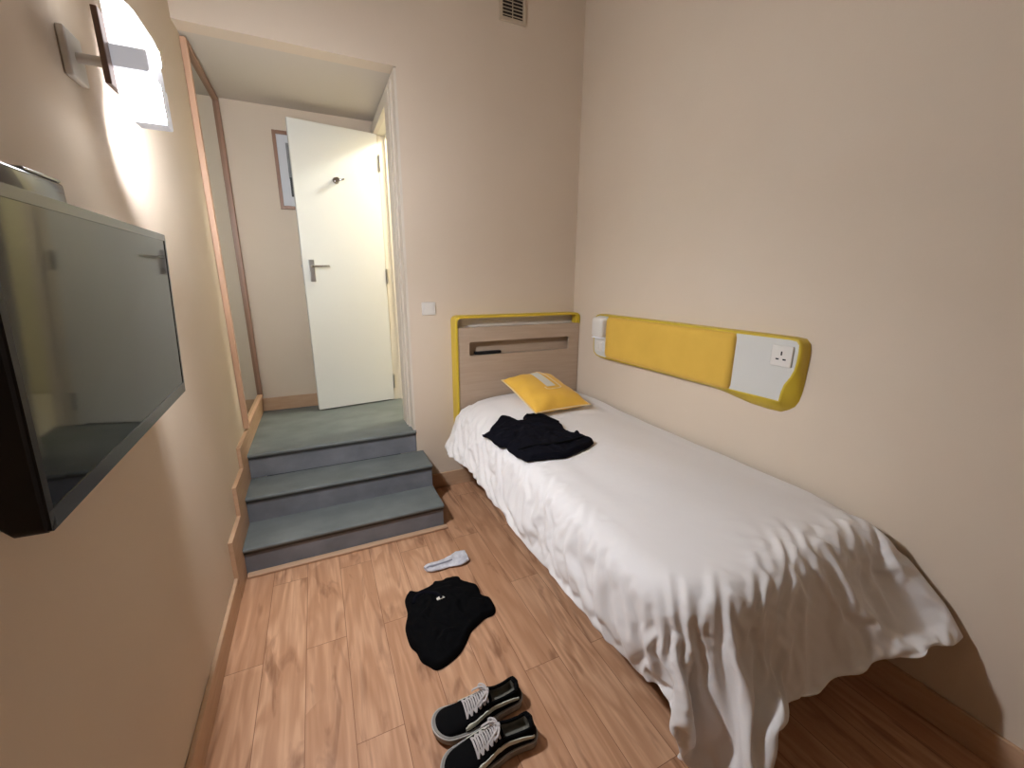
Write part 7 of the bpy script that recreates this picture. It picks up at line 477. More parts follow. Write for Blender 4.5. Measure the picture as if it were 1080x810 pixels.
for hh in (.16, 1.00, 1.80):
    f = BM(); box(f, -.006, -.002, -.038, -.002, hh-.055, hh+.055); tube(f, [(-.007, .006, hh-.055), (-.007, .006, hh+.055)], .007, 12)
    for k in (-.035, 0, .035): tube(f, [(-.002, -.020+.01*(k != 0), hh+k), (-.007, -.020+.01*(k != 0), hh+k)], .004, 8)
    box(f, -.010, -.006, -.036, .004, hh-.055, hh+.055)
    obj('hinge', f, M['steel'], dr, local=True)
kz = 2.096-LZ; kx = DW-.27
f = BM(); tube(f, [(kx, 0, kz), (kx, .006, kz)], .021, 20); tube(f, [(kx, .005, kz), (kx, .035, kz)], [.010, .008], 12)
tube(f, catmull([(kx, .033, kz), (kx-.012, .040, kz-.002), (kx-.034, .048, kz+.002), (kx-.044, .050, kz+.010)]), .0065, 10)
tube(f, [(kx, .030, kz), (kx, .047, kz)], [.008, .016], 16)
obj('coat_hook', f, M['chrome'], dr, True, local=True)

# ------------------------------------------------------------------ mirror on the alcove's left wall
mr = thing('wall_mirror', 'tall wood framed mirror on the left wall beside the landing', 'mirror', (0, .49, .575))
MY0, MY1, MZ0, MZ1 = .112, .862, .572, 2.535
f = BM(); box(f, .001, .010, MY0+.02, MY1-.01, MZ0+.01, MZ1-.01); obj('backing_board', f, M['tvside'], mr)
f = BM(); box(f, .010, .013, MY0+.02, MY1-.01, MZ0+.01, MZ1-.01); obj('mirror_glass', f, M['mirror'], mr)
f = BM(); box(f, .001, .028, MY0, MY0+.030, MZ0, MZ1, .003); obj('side_rail', f, M['frame_oak'], mr)
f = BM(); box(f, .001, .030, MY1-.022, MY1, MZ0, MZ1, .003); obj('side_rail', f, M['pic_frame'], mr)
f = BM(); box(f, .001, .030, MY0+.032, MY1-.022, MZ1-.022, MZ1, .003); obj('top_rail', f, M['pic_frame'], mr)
f = BM(); box(f, .001, .030, MY0+.032, MY1-.022, MZ0, MZ0+.022, .003); obj('bottom_rail', f, M['frame_oak'], mr)

# ------------------------------------------------------------------ framed picture behind the door
PX0, PX1, PZ0, PZ1 = .303, .66, 1.905, 2.402
pc = thing('framed_picture', 'wood framed picture half hidden behind the open white door', 'picture', ((PX0+PX1)/2, .897, PZ0))
f = BM()
box(f, PX0, PX0+.022, .872, .896, PZ0, PZ1, .002); box(f, PX1-.022, PX1, .872, .896, PZ0, PZ1, .002)
box(f, PX0+.022, PX1-.022, .872, .896, PZ1-.022, PZ1, .002); box(f, PX0+.022, PX1-.022, .872, .896, PZ0, PZ0+.022, .002)
obj('frame', f, M['pic_frame'], pc)
f = BM(); box(f, PX0+.02, PX1-.02, .884, .895, PZ0+.02, PZ1-.02); obj('mount', f, M['print'], pc)
f = BM(); box(f, PX0+.075, PX1-.075, .8828, .8842, PZ0+.20, PZ1-.07); obj('print', f, M['print_grey'], pc)
f = BM(); box(f, PX0+.078, PX0+.118, .8822, .8843, PZ0+.085, PZ0+.21); box(f, PX0+.082, PX0+.114, .8816, .8824, PZ0+.125, PZ0+.128); obj('print', f, M['print_black'], pc)

# ------------------------------------------------------------------ light switch, vent
sw = thing('light_switch', 'square white light switch on the wall left of the headboard', 'light switch', (1.10, 0, 1.209))
f = BM(); box(f, 1.057, 1.145, -.009, 0, 1.209, 1.290, .004, 3); obj('switch_plate', f, M['plastic'], sw)
f = BM(); prism(f, [(-.008, 1.222), (-.0115, 1.222), (-.0145, 1.277), (-.008, 1.277)], 0, 1.071, 1.131); obj('rocker', f, M['plastic'], sw)

vt = thing('air_vent', 'small slatted air vent high on the back wall', 'vent', (1.68, 0, 2.90))
f = BM()
x0, x1, z0, z1 = 1.592, 1.765, 2.90, 3.075
box(f, x0, x0+.02, -.014, 0, z0, z1, .003); box(f, x1-.02, x1, -.014, 0, z0, z1, .003); box(f, x0+.02, x1-.02, -.014, 0, z0, z0+.022, .003); box(f, x0+.02, x1-.02, -.014, 0, z1-.02, z1, .003)
obj('vent_frame', f, M['vent'], vt)
f = BM(); box(f, x0+.018, x1-.018, -.003, -.0005, z0+.02, z1-.018); obj('vent_shade_sheet', f, M['vent_dark'], vt)  # thin dark sheet painted as the shade behind the slats
for k in range(7):
    zz = z0+.034+k*.0178
    f = BM(); prism(f, [(-.012, zz-.003), (-.0105, zz-.0045), (-.003, zz+.0035), (-.0045, zz+.005)], 0, x0+.02, x1-.02); obj('slat', f, M['vent'], vt)
f = BM(); box(f, (x0+x1)/2-.002, (x0+x1)/2+.002, -.008, -.003, z0+.02, z1-.02); obj('mullion', f, M['vent'], vt)

# ------------------------------------------------------------------ headboard
HX0, HX1, HZ1, HD = 1.243, 2.186, 1.203, -.102
hb = thing('headboard', 'taupe wood headboard with yellow rim and open slot behind the bed', 'headboard', (1.715, 0, 0))
def arch(x0, x1, zt, r, z0, n=8, z0r=None):
    o = [(x0, z0)]
    o += [(x0+r-r*math.cos(a), zt-r+r*math.sin(a)) for a in [math.pi/2*k/n for k in range(n+1)]]
    o += [(x1-r+r*math.sin(a), zt-r+r*math.cos(a)) for a in [math.pi/2*k/n for k in range(n+1)]]
    return o + [(x1, z0 if z0r is None else z0r)]
out = arch(HX0, HX1, HZ1, .035, .20, z0r=1.1285); inn = arch(HX0+.014, HX1-.014, HZ1-.014, .023, .20, z0r=1.1285)
f = BM()
lo = [[(x, -.001, z) for x, z in out], [(x, HD+.003, z) for x, z in out], [(x+(.003 if x < 1.7 else -.003), HD, z-.002) for x, z in out], [(x, HD, z) for x, z in inn], [(x, -.001, z) for x, z in inn]]
rows = loft(f, lo, closed=False)
for i in range(len(out)-1): f.faces.new((rows[4][i], rows[4][i+1], rows[0][i+1], rows[0][i]))
for i in (0, len(out)-1): f.faces.new([r[i] for r in rows])
obj('rim', f, M['yellow'], hb, True)
# front panel with a rounded slot cut through it
PZT = 1.128
def panel_with_hole(outer, hole, y0, y1):
    bm = BM()
    vs = [Vector(p) for p in outer] + [Vector(p) for p in hole]
    no, nh = len(outer), len(hole)
    ed = [(i, (i+1) % no) for i in range(no)] + [(no+i, no+(i+1) % nh) for i in range(nh)]
    v2, e2, f2, *_ = delaunay_2d_cdt(vs, ed, [], 0, 1e-6)
    from mathutils.geometry import intersect_point_tri_2d
    def inhole(c):
        k = False
        for i in range(nh):
            a, b = hole[i], hole[(i+1) % nh]
            if (a[1] > c.y) != (b[1] > c.y) and c.x < (b[0]-a[0])*(c.y-a[1])/(b[1]-a[1])+a[0]: k = not k
        return k
    A = [bm.verts.new((p.x, y0, p.y)) for p in v2]; B = [bm.verts.new((p.x, y1, p.y)) for p in v2]
    for t in f2:
        c = sum((v2[i] for i in t), Vector((0, 0)))/len(t)
        if inhole(c): continue
        bm.faces.new([A[i] for i in t]); bm.faces.new([B[i] for i in reversed(t)])
    for a, b in list(ed): bm.faces.new((A[a], A[b], B[b], B[a]))
    return bm
hole = rrect(1.336, 2.102, .942, 1.034, .016, 5)
f = panel_with_hole([(HX0+.015, .20), (HX1, .20), (HX1, PZT), (HX0+.015, PZT)], hole, HD+.008, HD+.028)
obj('front_panel', f, M['laminate'], hb)
f = BM(); box(f, HX0+.015, HX1-.015, -.012, -.001, .20, HZ1-.015); obj('back_panel', f, M['lam_pale'], hb)
f = BM(); box(f, HX0+.016, HX1-.016, -.034, -.022, .9412, 1.111); obj('slot_back', f, M['laminate'], hb)
f = BM(); box(f, HX0+.016, HX1-.016, HD+.030, -.012, PZT-.016, PZT-.001); obj('shelf', f, M['lam_pale'], hb)
f = BM(); box(f, HX0+.016, HX1-.016, HD+.030, -.012, .926, .941); obj('shelf', f, M['laminate'], hb)
f = BM(); box(f, HX1-.034, HX1-.0145, HD+.010, HD+.045, PZT, HZ1-.016, .002); obj('corner_block', f, M['yellow'], hb)
rc = BM(); box(rc, 1.385, 1.575, HD+.031, HD+.064, .9418, .962, .006, 3)
rc = obj('remote_control', rc, M['tvside']); tag(rc, 'slim black object lying in the open slot of the headboard', 'remote control')
rc.rotation_euler = (0, 0, .0)

# ------------------------------------------------------------------ bedside panel on the right wall
bp = thing('bedside_panel', 'yellow rimmed wall panel with padded cushion above the bed', 'wall panel', (W, -1.0, .90))
front = [(-.395, 1.214), (-.362, 1.207), (-.339, 1.186), (-.334, 1.150), (-.336, .985), (-.345, .955), (-.372, .937), (-.42, .930), (-.9, .935), (-1.30, .938), (-1.385, .938), (-1.45, .939), (-1.51, .940), (-1.575, .941), (-1.617, .943), (-1.622, .962), (-1.624, .985), (-1.632, 1.020), (-1.650, 1.052), (-1.661, 1.085), (-1.665, 1.120), (-1.666, 1.160), (-1.663, 1.190), (-1.648, 1.207), (-1.62, 1.211), (-1.385, 1.211), (-.9, 1.213)]
back = [(-.395, 1.214), (-.362, 1.207), (-.339, 1.186), (-.334, 1.150), (-.336, .985), (-.345, .955), (-.372, .935), (-.42, .927), (-.9, .926), (-1.25, .921), (-1.335, .912), (-1.40, .902), (-1.46, .893), (-1.545, .890), (-1.60, .893), (-1.630, .910), (-1.652, .930), (-1.664, .955), (-1.670, .990), (-1.673, 1.04), (-1.674, 1.10), (-1.673, 1.160), (-1.668, 1.190), (-1.652, 1.208), (-1.62, 1.212), (-1.385, 1.213), (-.9, 1.214)]
XF = W-.052
def shrink(pts, d):
    out = []; n = len(pts)
    for i in range(n):
        a, b, c = Vector(pts[i-1]), Vector(pts[i]), Vector(pts[(i+1) % n])
        t = ((b-a).normalized()+(c-b).normalized()).normalized()
        out.append((b.x-t.y*d, b.y+t.x*d))
    return out
sg = sum(front[i-1][0]*front[i][1]-front[i][0]*front[i-1][1] for i in range(len(front)))
sgn = 1 if sg > 0 else -1
def lerp(k): return [(a[0]+(b[0]-a[0])*k, a[1]+(b[1]-a[1])*k) for a, b in zip(back, front)]
f = BM()
inner = shrink(front, .009*sgn)
loops = [[(W-.0008, y, z) for y, z in back], [(W-.018, y, z) for y, z in lerp(.22)], [(W-.036, y, z) for y, z in lerp(.62)], [(XF+.003, y, z) for y, z in front],
         [(XF, y, z) for y, z in shrink(front, .003*sgn)], [(XF, y, z) for y, z in inner], [(XF+.006, y, z) for y, z in inner]]
loft(f, loops, caps=True)
obj('rim', f, M['yellow'], bp, True, angle=50)
def face_part(name, y0, y1, material, x):    # slice of the inner outline between two y values
    poly = []
    n = len(inner)
    for i in range(n):
        a, b = inner[i], inner[(i+1) % n]
        if y0 <= a[0] <= y1: poly.append(a)
        for yy in (y0, y1):
            if (a[0]-yy)*(b[0]-yy) < 0:
                t = (yy-a[0])/(b[0]-a[0]); poly.append((yy, a[1]+(b[1]-a[1])*t))
    c = (sum(p[0] for p in poly)/len(poly), sum(p[1] for p in poly)/len(poly))
    poly.sort(key=lambda p: math.atan2(p[1]-c[1], p[0]-c[0]))
    g = BM(); prism(g, poly, 0, x, XF+.0075)
    return obj(name, g, material, bp)
# pale end faces
face_part('end_panel', -.474, -.30, M['white_lam'], XF+.002)
g = BM()
poly = [p for p in inner if p[0] < -1.384] 
i0 = inner.index(poly[0])
poly = [(-1.384, inner[10][1])] + [p for p in inner[11:25]] + [(-1.384, inner[25][1])]
prism(g, poly, 0, XF+.002, XF+.0075); obj('end_panel', g, M['white_lam'], bp)
# padded cushion
def pad(bm, y0, y1, z0, z1, xb, depth, r):
    loops = []
    for k, (ins, d) in enumerate(((0, 0), (.0, .25), (.003, .55), (.009, .8), (.018, .95), (.032, 1.0))):
        loops.append([(xb-depth*d, y, z) for y, z in rrect(y0+ins, y1-ins, z0+ins, z1-ins, max(r-ins*.3, .006), 6)])
    loft(bm, loops)
f = BM(); pad(f, -1.388, -.476, .942, 1.203, XF+.007, .028, .026); obj('cushion_pad', f, M['yfab'], bp, True)
# socket on the white end
f = BM(); box(f, XF-.007, XF+.003, -1.640, -1.556, 1.093, 1.177, .003, 3); so = obj('socket_plate', f, M['plastic'], bp)
f = BM()
for (yy, zz, w, h) in ((-1.598, 1.146, .006, .016), (-1.612, 1.122, .013, .006), (-1.584, 1.122, .013, .006)): box(f, XF-.0076, XF-.006, yy-w/2, yy+w/2, zz-h/2, zz+h/2)
obj('socket_dark_marks', f, M['plastic_dark'], so)  # dark raised blocks painted as the shade inside the pin holes
# reading lamp head and small switch on the left end
rl = BM(); 
loops = []
for ins, d in ((.002, 0), (0, .2), (0, .7), (.004, .88), (.012, .97), (.022, 1.0)):
    loops.append([(XF+.002-.046*d, y, z) for y, z in rrect(-.471+ins, -.362-ins, 1.066+ins, 1.196-ins, .024, 6)])
loft(rl, loops); rl = obj('reading_lamp', rl, M['plastic'], bp, True)
f = BM(); box(f, XF-.042, XF-.002, -.462, -.370, 1.0625, 1.0665, .001); obj('lamp_lens', f, M['glow_band'], rl)
f = BM(); box(f, XF-.006, XF+.003, -.448, -.372, .972, 1.040, .003, 3); swp = obj('lamp_switch', f, M['plastic'], bp)
f = BM(); prism(f, [(XF-.005, .982), (XF-.009, .985), (XF-.0105, 1.03), (XF-.005, 1.032)], 1, -.436, -.412) ; obj('rocker', f, M['plastic'], swp)
f = BM(); prism(f, [(XF-.005, .982), (XF-.0105, .985), (XF-.009, 1.03), (XF-.005, 1.032)], 1, -.408, -.384) ; obj('rocker', f, M['plastic'], swp)

# ------------------------------------------------------------------ bed
bd = thing('bed', 'single bed base and mattress under the white duvet', 'bed', (1.71, -1.06, 0))
f = BM(); box(f, 1.30, 2.15, -1.90, -.112, .335, .575, .065, 5); obj('mattress', f, M['mattress'], bd, True)
f = BM(); box(f, 1.40, 2.15, -1.78, -.112, .235, .335, .004); obj('bed_base', f, M['bedwood'], bd)
for x, y in ((1.52, -1.65), (2.06, -1.65), (1.52, -.25), (2.06, -.25)):
    f = BM(); box(f, x-.03, x+.03, y-.03, y+.03, 0, .235, .004); obj('leg', f, M['bedwood'], bd)

nu, nv = DUVET_NX+1, DUVET_NY+1        # cloth points, each stored as the step from its neighbour, in 0.4 mm
DV = []
for line in DUVET:
    acc = [0, 0, 0]; row = []
    for i in range(nu):
        for c in range(3): acc[c] += line[i*3+c]
        row.append(Vector([a/2500 for a in acc]))
    DV.append(row)
f = BM()
grid = [[f.verts.new(p) for p in row] for row in DV]
for j in range(nv-1):
    for i in range(nu-1): f.faces.new((grid[j][i], grid[j][i+1], grid[j+1][i+1], grid[j+1][i]))
bvh = BVHTree.FromPolygons([p for row in DV for p in row], [(j*nu+i, j*nu+i+1, (j+1)*nu+i+1, (j+1)*nu+i) for j in range(nv-1) for i in range(nu-1)])
dv = obj('duvet', f, M['duvet'], None, True, angle=180)
tag(dv, 'white duvet draped over the bed and hanging at the foot', 'duvet')
md = dv.modifiers.new('thickness', 'SOLIDIFY'); md.thickness = .007; md.offset = -1
md = dv.modifiers.new('smooth', 'SUBSURF'); md.levels = 2; md.render_levels = 2

def bed_z(x, y):
    h = bvh.ray_cast(Vector((x, y, 2)), Vector((0, 0, -1)))
    return h[0].z if h[0] else None

# ------------------------------------------------------------------ cushion on the bed
def cushion():
    A, B, Cc, D = Vector((1.52, -.195, 0)), Vector((1.885, -.175, 0)), Vector((1.945, -.605, 0)), Vector((1.548, -.625, 0))
    n = 24; th = .072
    def base(u, v):
        p = A*(1-u)*(1-v)+B*u*(1-v)+Cc*u*v+D*(1-u)*v
        cen = Vector((1.725, -.40, 0))
        # sides bow in a little between the corners
        b = 1-.055*(1-abs(2*u-1)**2.2)*(abs(2*v-1)**3) - .055*(1-abs(2*v-1)**2.2)*(abs(2*u-1)**3)
        p = cen+(p-cen)*b
        return p
    def zed(u, v): return .680 + (.785-.680)*(1-v)**1.1 + .0*(u)
    def hgt(u, v):
        a = max(0.0, (1-abs(2*u-1)**3.2))*max(0.0, (1-abs(2*v-1)**3.2))
        wr = .006*math.sin(u*21+v*9)*(1-a)*min(1, a*4) + .004*math.sin(v*31-u*13)*(1-a)*min(1, a*4)
        return th*a**.62 + wr
    bm = BM()
    T = [[None]*(n+1) for _ in range(n+1)]; Bt = [[None]*(n+1) for _ in range(n+1)]
    for j in range(n+1):
        for i in range(n+1):
            u, v = i/n, j/n; p = base(u, v); z = zed(u, v); h = hgt(u, v)
            T[j][i] = bm.verts.new((p.x, p.y, z+h))
            edge = i in (0, n) or j in (0, n)
            if edge: Bt[j][i] = T[j][i]
            else:
                zb = z-h*.8; q = bed_z(p.x, p.y)
                Bt[j][i] = bm.verts.new((p.x, p.y, max(zb, min(z-.004, (q or 0)+.012))))
    for j in range(n):
        for i in range(n):
            bm.faces.new((T[j][i], T[j][i+1], T[j+1][i+1], T[j+1][i]))
            bm.faces.new((Bt[j][i], Bt[j+1][i], Bt[j+1][i+1], Bt[j][i+1]))
    r = thing('cushion', 'yellow cushion with a pale patch leaning at the headboard', 'cushion', (1.72, -.40, .66))
    o = obj('cover', bm, M['ycush'], r, True, angle=180)
    m_ = o.modifiers.new('s', 'SUBSURF'); m_.levels = 1; m_.render_levels = 2
    # piping round the seam
    ring = [(k/n, 0) for k in range(n)]+[(1, k/n) for k in range(n)]+[(1-k/n, 1) for k in range(n)]+[(0, 1-k/n) for k in range(n)]
    pts = [Vector((*base(u, v).xy, zed(u, v))) for u, v in ring]; pts.append(pts[0])
    g = BM(); tube(g, pts, .0042, 8); obj('piping', g, M['pale_piping'], r, True)
    def on(u, v, up=.002):
        p = base(u, v); return Vector((p.x, p.y, zed(u, v)+hgt(u, v)+up))
    def patch(u0, u1, v0, v1, name, m, up, th_=.0015):
        g = BM(); k = 8
        rows = [[on(u0+(u1-u0)*a/k, v0+(v1-v0)*b/k, up) for a in range(k+1)] for b in range(k+1)]
        top = [[g.verts.new(p) for p in rr] for rr in rows]; bot = [[g.verts.new(p-Vector((0, 0, th_))) for p in rr] for rr in rows]
        for b in range(k):
            for a in range(k):
                g.faces.new((top[b][a], top[b][a+1], top[b+1][a+1], top[b+1][a])); g.faces.new((bot[b][a], bot[b+1][a], bot[b+1][a+1], bot[b][a+1]))
        for a in range(k):
            g.faces.new((top[0][a], bot[0][a], bot[0][a+1], top[0][a+1])); g.faces.new((top[k][a], top[k][a+1], bot[k][a+1], bot[k][a]))
            g.faces.new((top[a][0], top[a+1][0], bot[a+1][0], bot[a][0])); g.faces.new((top[a][k], bot[a][k], bot[a+1][k], top[a+1][k]))
        return obj(name, g, m, r, True)
    pa = patch(.44, .60, .20, .66, 'patch', M['patch'], .006); pa['label'] = 'pale grey rectangular patch'
    g = BM(); path = [(.585+.05, .14)]
    pts = [on(u, v, .003) for u, v in ((.40, .66), (.405, .70), (.45, .72), (.52, .72), (.62, .72), (.67, .705), (.685, .66), (.685, .5), (.685, .35), (.685, .2), (.66, .16), (.60, .15))]
    tube(g, catmull(pts, 5), .0045, 8, flat=.5); obj('stitched_outline', g, M['pale_piping'], r, True)
    return r
cushion()

# ------------------------------------------------------------------ crumpled clothes
def inside(poly, x, y):
    k = False; n = len(poly)
    for i in range(n):
        a, b = poly[i], poly[(i+1) % n]
        if (a[1] > y) != (b[1] > y) and x < (b[0]-a[0])*(y-a[1])/(b[1]-a[1])+a[0]: k = not k
    return k
def seg_d(p, a, b):
    ab = b-a; t = max(0, min(1, (p-a).dot(ab)/max(ab.length_squared, 1e-9))); return (p-a-ab*t).length
def garment(outline, ground, height, reach, seed, res=.011, fold=.5):
    """a crumpled heap: outline given on the ground, cloth folds heaped inside it; returns bmesh and its height function"""
    ol = [Vector((p.x, p.y)) for p in catmull([(x, y, 0) for x, y in outline], 4, True)]
    n = len(ol); xs = [p.x for p in ol]; ys = [p.y for p in ol]
    off = Vector((seed*3.7, seed*1.3, seed*5.1))
    def H_(x, y):
        p = Vector((x, y)); d = min(seg_d(p, ol[i], ol[(i+1) % n]) for i in range(n))
        s = 1-math.exp(-d/reach)
        q = Vector((x*7, y*7, 0))+off
        w = noise.noise(q)*.8
        q2 = Vector((x*13+w*2.2, y*9-w*1.6, 0))+off
        ridge = 1-abs(noise.noise(q2))*2.0
        q3 = Vector((x*30+w*3, y*22, 2))+off
        ridge2 = 1-abs(noise.noise(q3))*2.2
        roll = .010*math.exp(-((d-.012)/.012)**2)
        return .010*min(1, d/.006) + height*s*((1-fold)+fold*(.65*ridge+.35*ridge2)) + roll
    pts = list(ol)
    gx = min(xs)
    row = 0
    while gx < max(xs):
        gy = min(ys)+(row % 2)*res/2
        while gy < max(ys):
            p = Vector((gx, gy))
            if inside([(a.x, a.y) for a in ol], gx, gy) and min(seg_d(p, ol[i], ol[(i+1) % n]) for i in range(n)) > res*.45: pts.append(p)
            gy += res
        gx += res*.87; row += 1
    v2, e2, f2, *_ = delaunay_2d_cdt(pts, [(i, (i+1) % n) for i in range(n)], [], 1, 1e-6)
    bm = BM()
    A = []; B = []
    for p in v2:
        g = ground(p.x, p.y); hh = H_(p.x, p.y)
        A.append(bm.verts.new((p.x, p.y, g+max(.004, hh)))); B.append(bm.verts.new((p.x, p.y, g)))
    cnt = {}
    for t in f2:
        bm.faces.new([A[i] for i in t]); bm.faces.new([B[i] for i in reversed(t)])
        for k in range(len(t)):
            e = (t[k], t[(k+1) % len(t)]); cnt[tuple(sorted(e))] = cnt.get(tuple(sorted(e)), 0)+1
    for (a, b), c in cnt.items():
        if c == 1: bm.faces.new((A[a], A[b], B[b], B[a]))
    return bm, (lambda x, y: ground(x, y)+H_(x, y))
bm, hj = garment(JUMPER, lambda x, y: .001, .050, .05, 1)
jr = thing('jumper', 'crumpled black jumper on the floor between sock and shoes', 'clothing', (.86, -1.12, 0))
o = obj('body', bm, M['black'], jr, True, angle=180); m_ = o.modifiers.new('s', 'SUBSURF'); m_.levels = 1; m_.render_levels = 1
col = [(.72, -1.045), (.735, -1.015), (.765, -1.005), (.80, -1.02), (.825, -1.05), (.835, -1.09)]
g = BM(); tube(g, catmull([(x, y, hj(x, y)+.002) for x, y in col], 6), .009, 10, flat=.6); obj('collar', g, M['navy'], jr, True)
g = BM()
lp = [(.812, -1.082), (.826, -1.074), (.846, -1.082), (.849, -1.090), (.840, -1.0905), (.832, -1.092), (.815, -1.094)]
zt = max(hj(x, y) for x, y in lp)+.002
prism(g, lp, 2, zt, zt+.002); o = obj('care_label', g, M['plastic'], jr); o['label'] = 'small white label'

def gz(x, y):
    zs = [bed_z(x+dx, y+dy) for dx, dy in ((0, 0), (.012, 0), (-.008, 0), (0, .010), (0, -.010), (.02, 0))]
    return max([z for z in zs if z is not None]+[.42])+.006
ts = thing('t_shirt', 'crumpled dark navy t-shirt lying on the white duvet', 'clothing', (1.45, -.83, .63))
SHIRT = [(x if x > 1.26 else 1.26-(1.26-x)*.75, y) for x, y in SHIRT]
bm, hs = garment(SHIRT, gz, .036, .035, 3, res=.011)
o = obj('body', bm, M['navy'], ts, True, angle=180); m_ = o.modifiers.new('s', 'SUBSURF'); m_.levels = 1; m_.render_levels = 1
g = BM(); tube(g, catmull([(x, y, hs(x, y)+.003) for x, y in ((1.50, -.60), (1.535, -.625), (1.57, -.66), (1.60, -.71), (1.61, -.77))], 6), .008, 10, flat=.6); obj('collar', g, M['black'], ts, True)
g = BM(); tube(g, catmull([(x, y, hs(x, y)+.003) for x, y in ((1.26, -.98), (1.33, -1.0), (1.43, -1.03), (1.53, -1.03), (1.62, -1.0))], 6), .007, 10, flat=.6); obj('sleeve_fold', g, M['black'], ts, True)

# sock: a flattened knitted tube, open at the cuff
sk = thing('sock', 'pale grey sock on the floor in front of the steps', 'sock', (.94, -.82, 0))
cl = [((.827, -.823), .020, .020), ((.845, -.818), .031, .024), ((.885, -.822), .033, .024), ((.93, -.818), .036, .022), ((.965, -.816), .044, .024), ((.995, -.815), .053, .030), ((1.02, -.812), .050, .034), ((1.045, -.812), .040, .033)]
f = BM(); loops = []
pp = catmull([(c[0][0], c[0][1], 0) for c in cl], 4); ww = catmull([(c[1], c[2], 0) for c in cl], 4)
def sock_loop(k, sc=1.0):
    t = (pp[min(k+1, len(pp)-1)]-pp[max(k-1, 0)]).normalized(); s = Vector((-t.y, t.x, 0)); out = []
    w, h = ww[k].x*sc, ww[k].y*sc
    for q in range(18):
        a = 2*math.pi*q/18
        zz = h*.5+h*.5*math.sin(a)*(1+.18*math.sin(k*.9+q))
        out.append(pp[k]+s*w*math.cos(a)+Vector((0, 0, max(.001, zz)+.001*math.sin(k*1.7+q*2))))
    return out
loops = [[pp[0]+Vector((0, 0, .010))+(p-pp[0]-Vector((0, 0, .010)))*.3 for p in sock_loop(0)]]+[sock_loop(k) for k in range(len(pp))]
loops += [[p*.5+sum(loops[-1], Vector())/18*.5+(p-sum(loops[-1], Vector())/18)*.38 for p in loops[-1]]]
ins = [[c+(p-c)*.86 for p in sock_loop(k)] for k in range(len(pp)-1, len(pp)-9, -1) for c in [sum(sock_loop(k), Vector())/18]]
loops = loops[:-1]+ins
loft(f, loops); obj('foot', f, M['sock'], sk, True, angle=70)
g = BM(); tube(g, catmull([(pp[k].x, pp[k].y-.006, ww[k].y*1.0+.0015) for k in range(1, len(pp)-12, 3)], 3), .006, 8, flat=.3); obj('stripe', g, M['sock_dark'], sk, True)

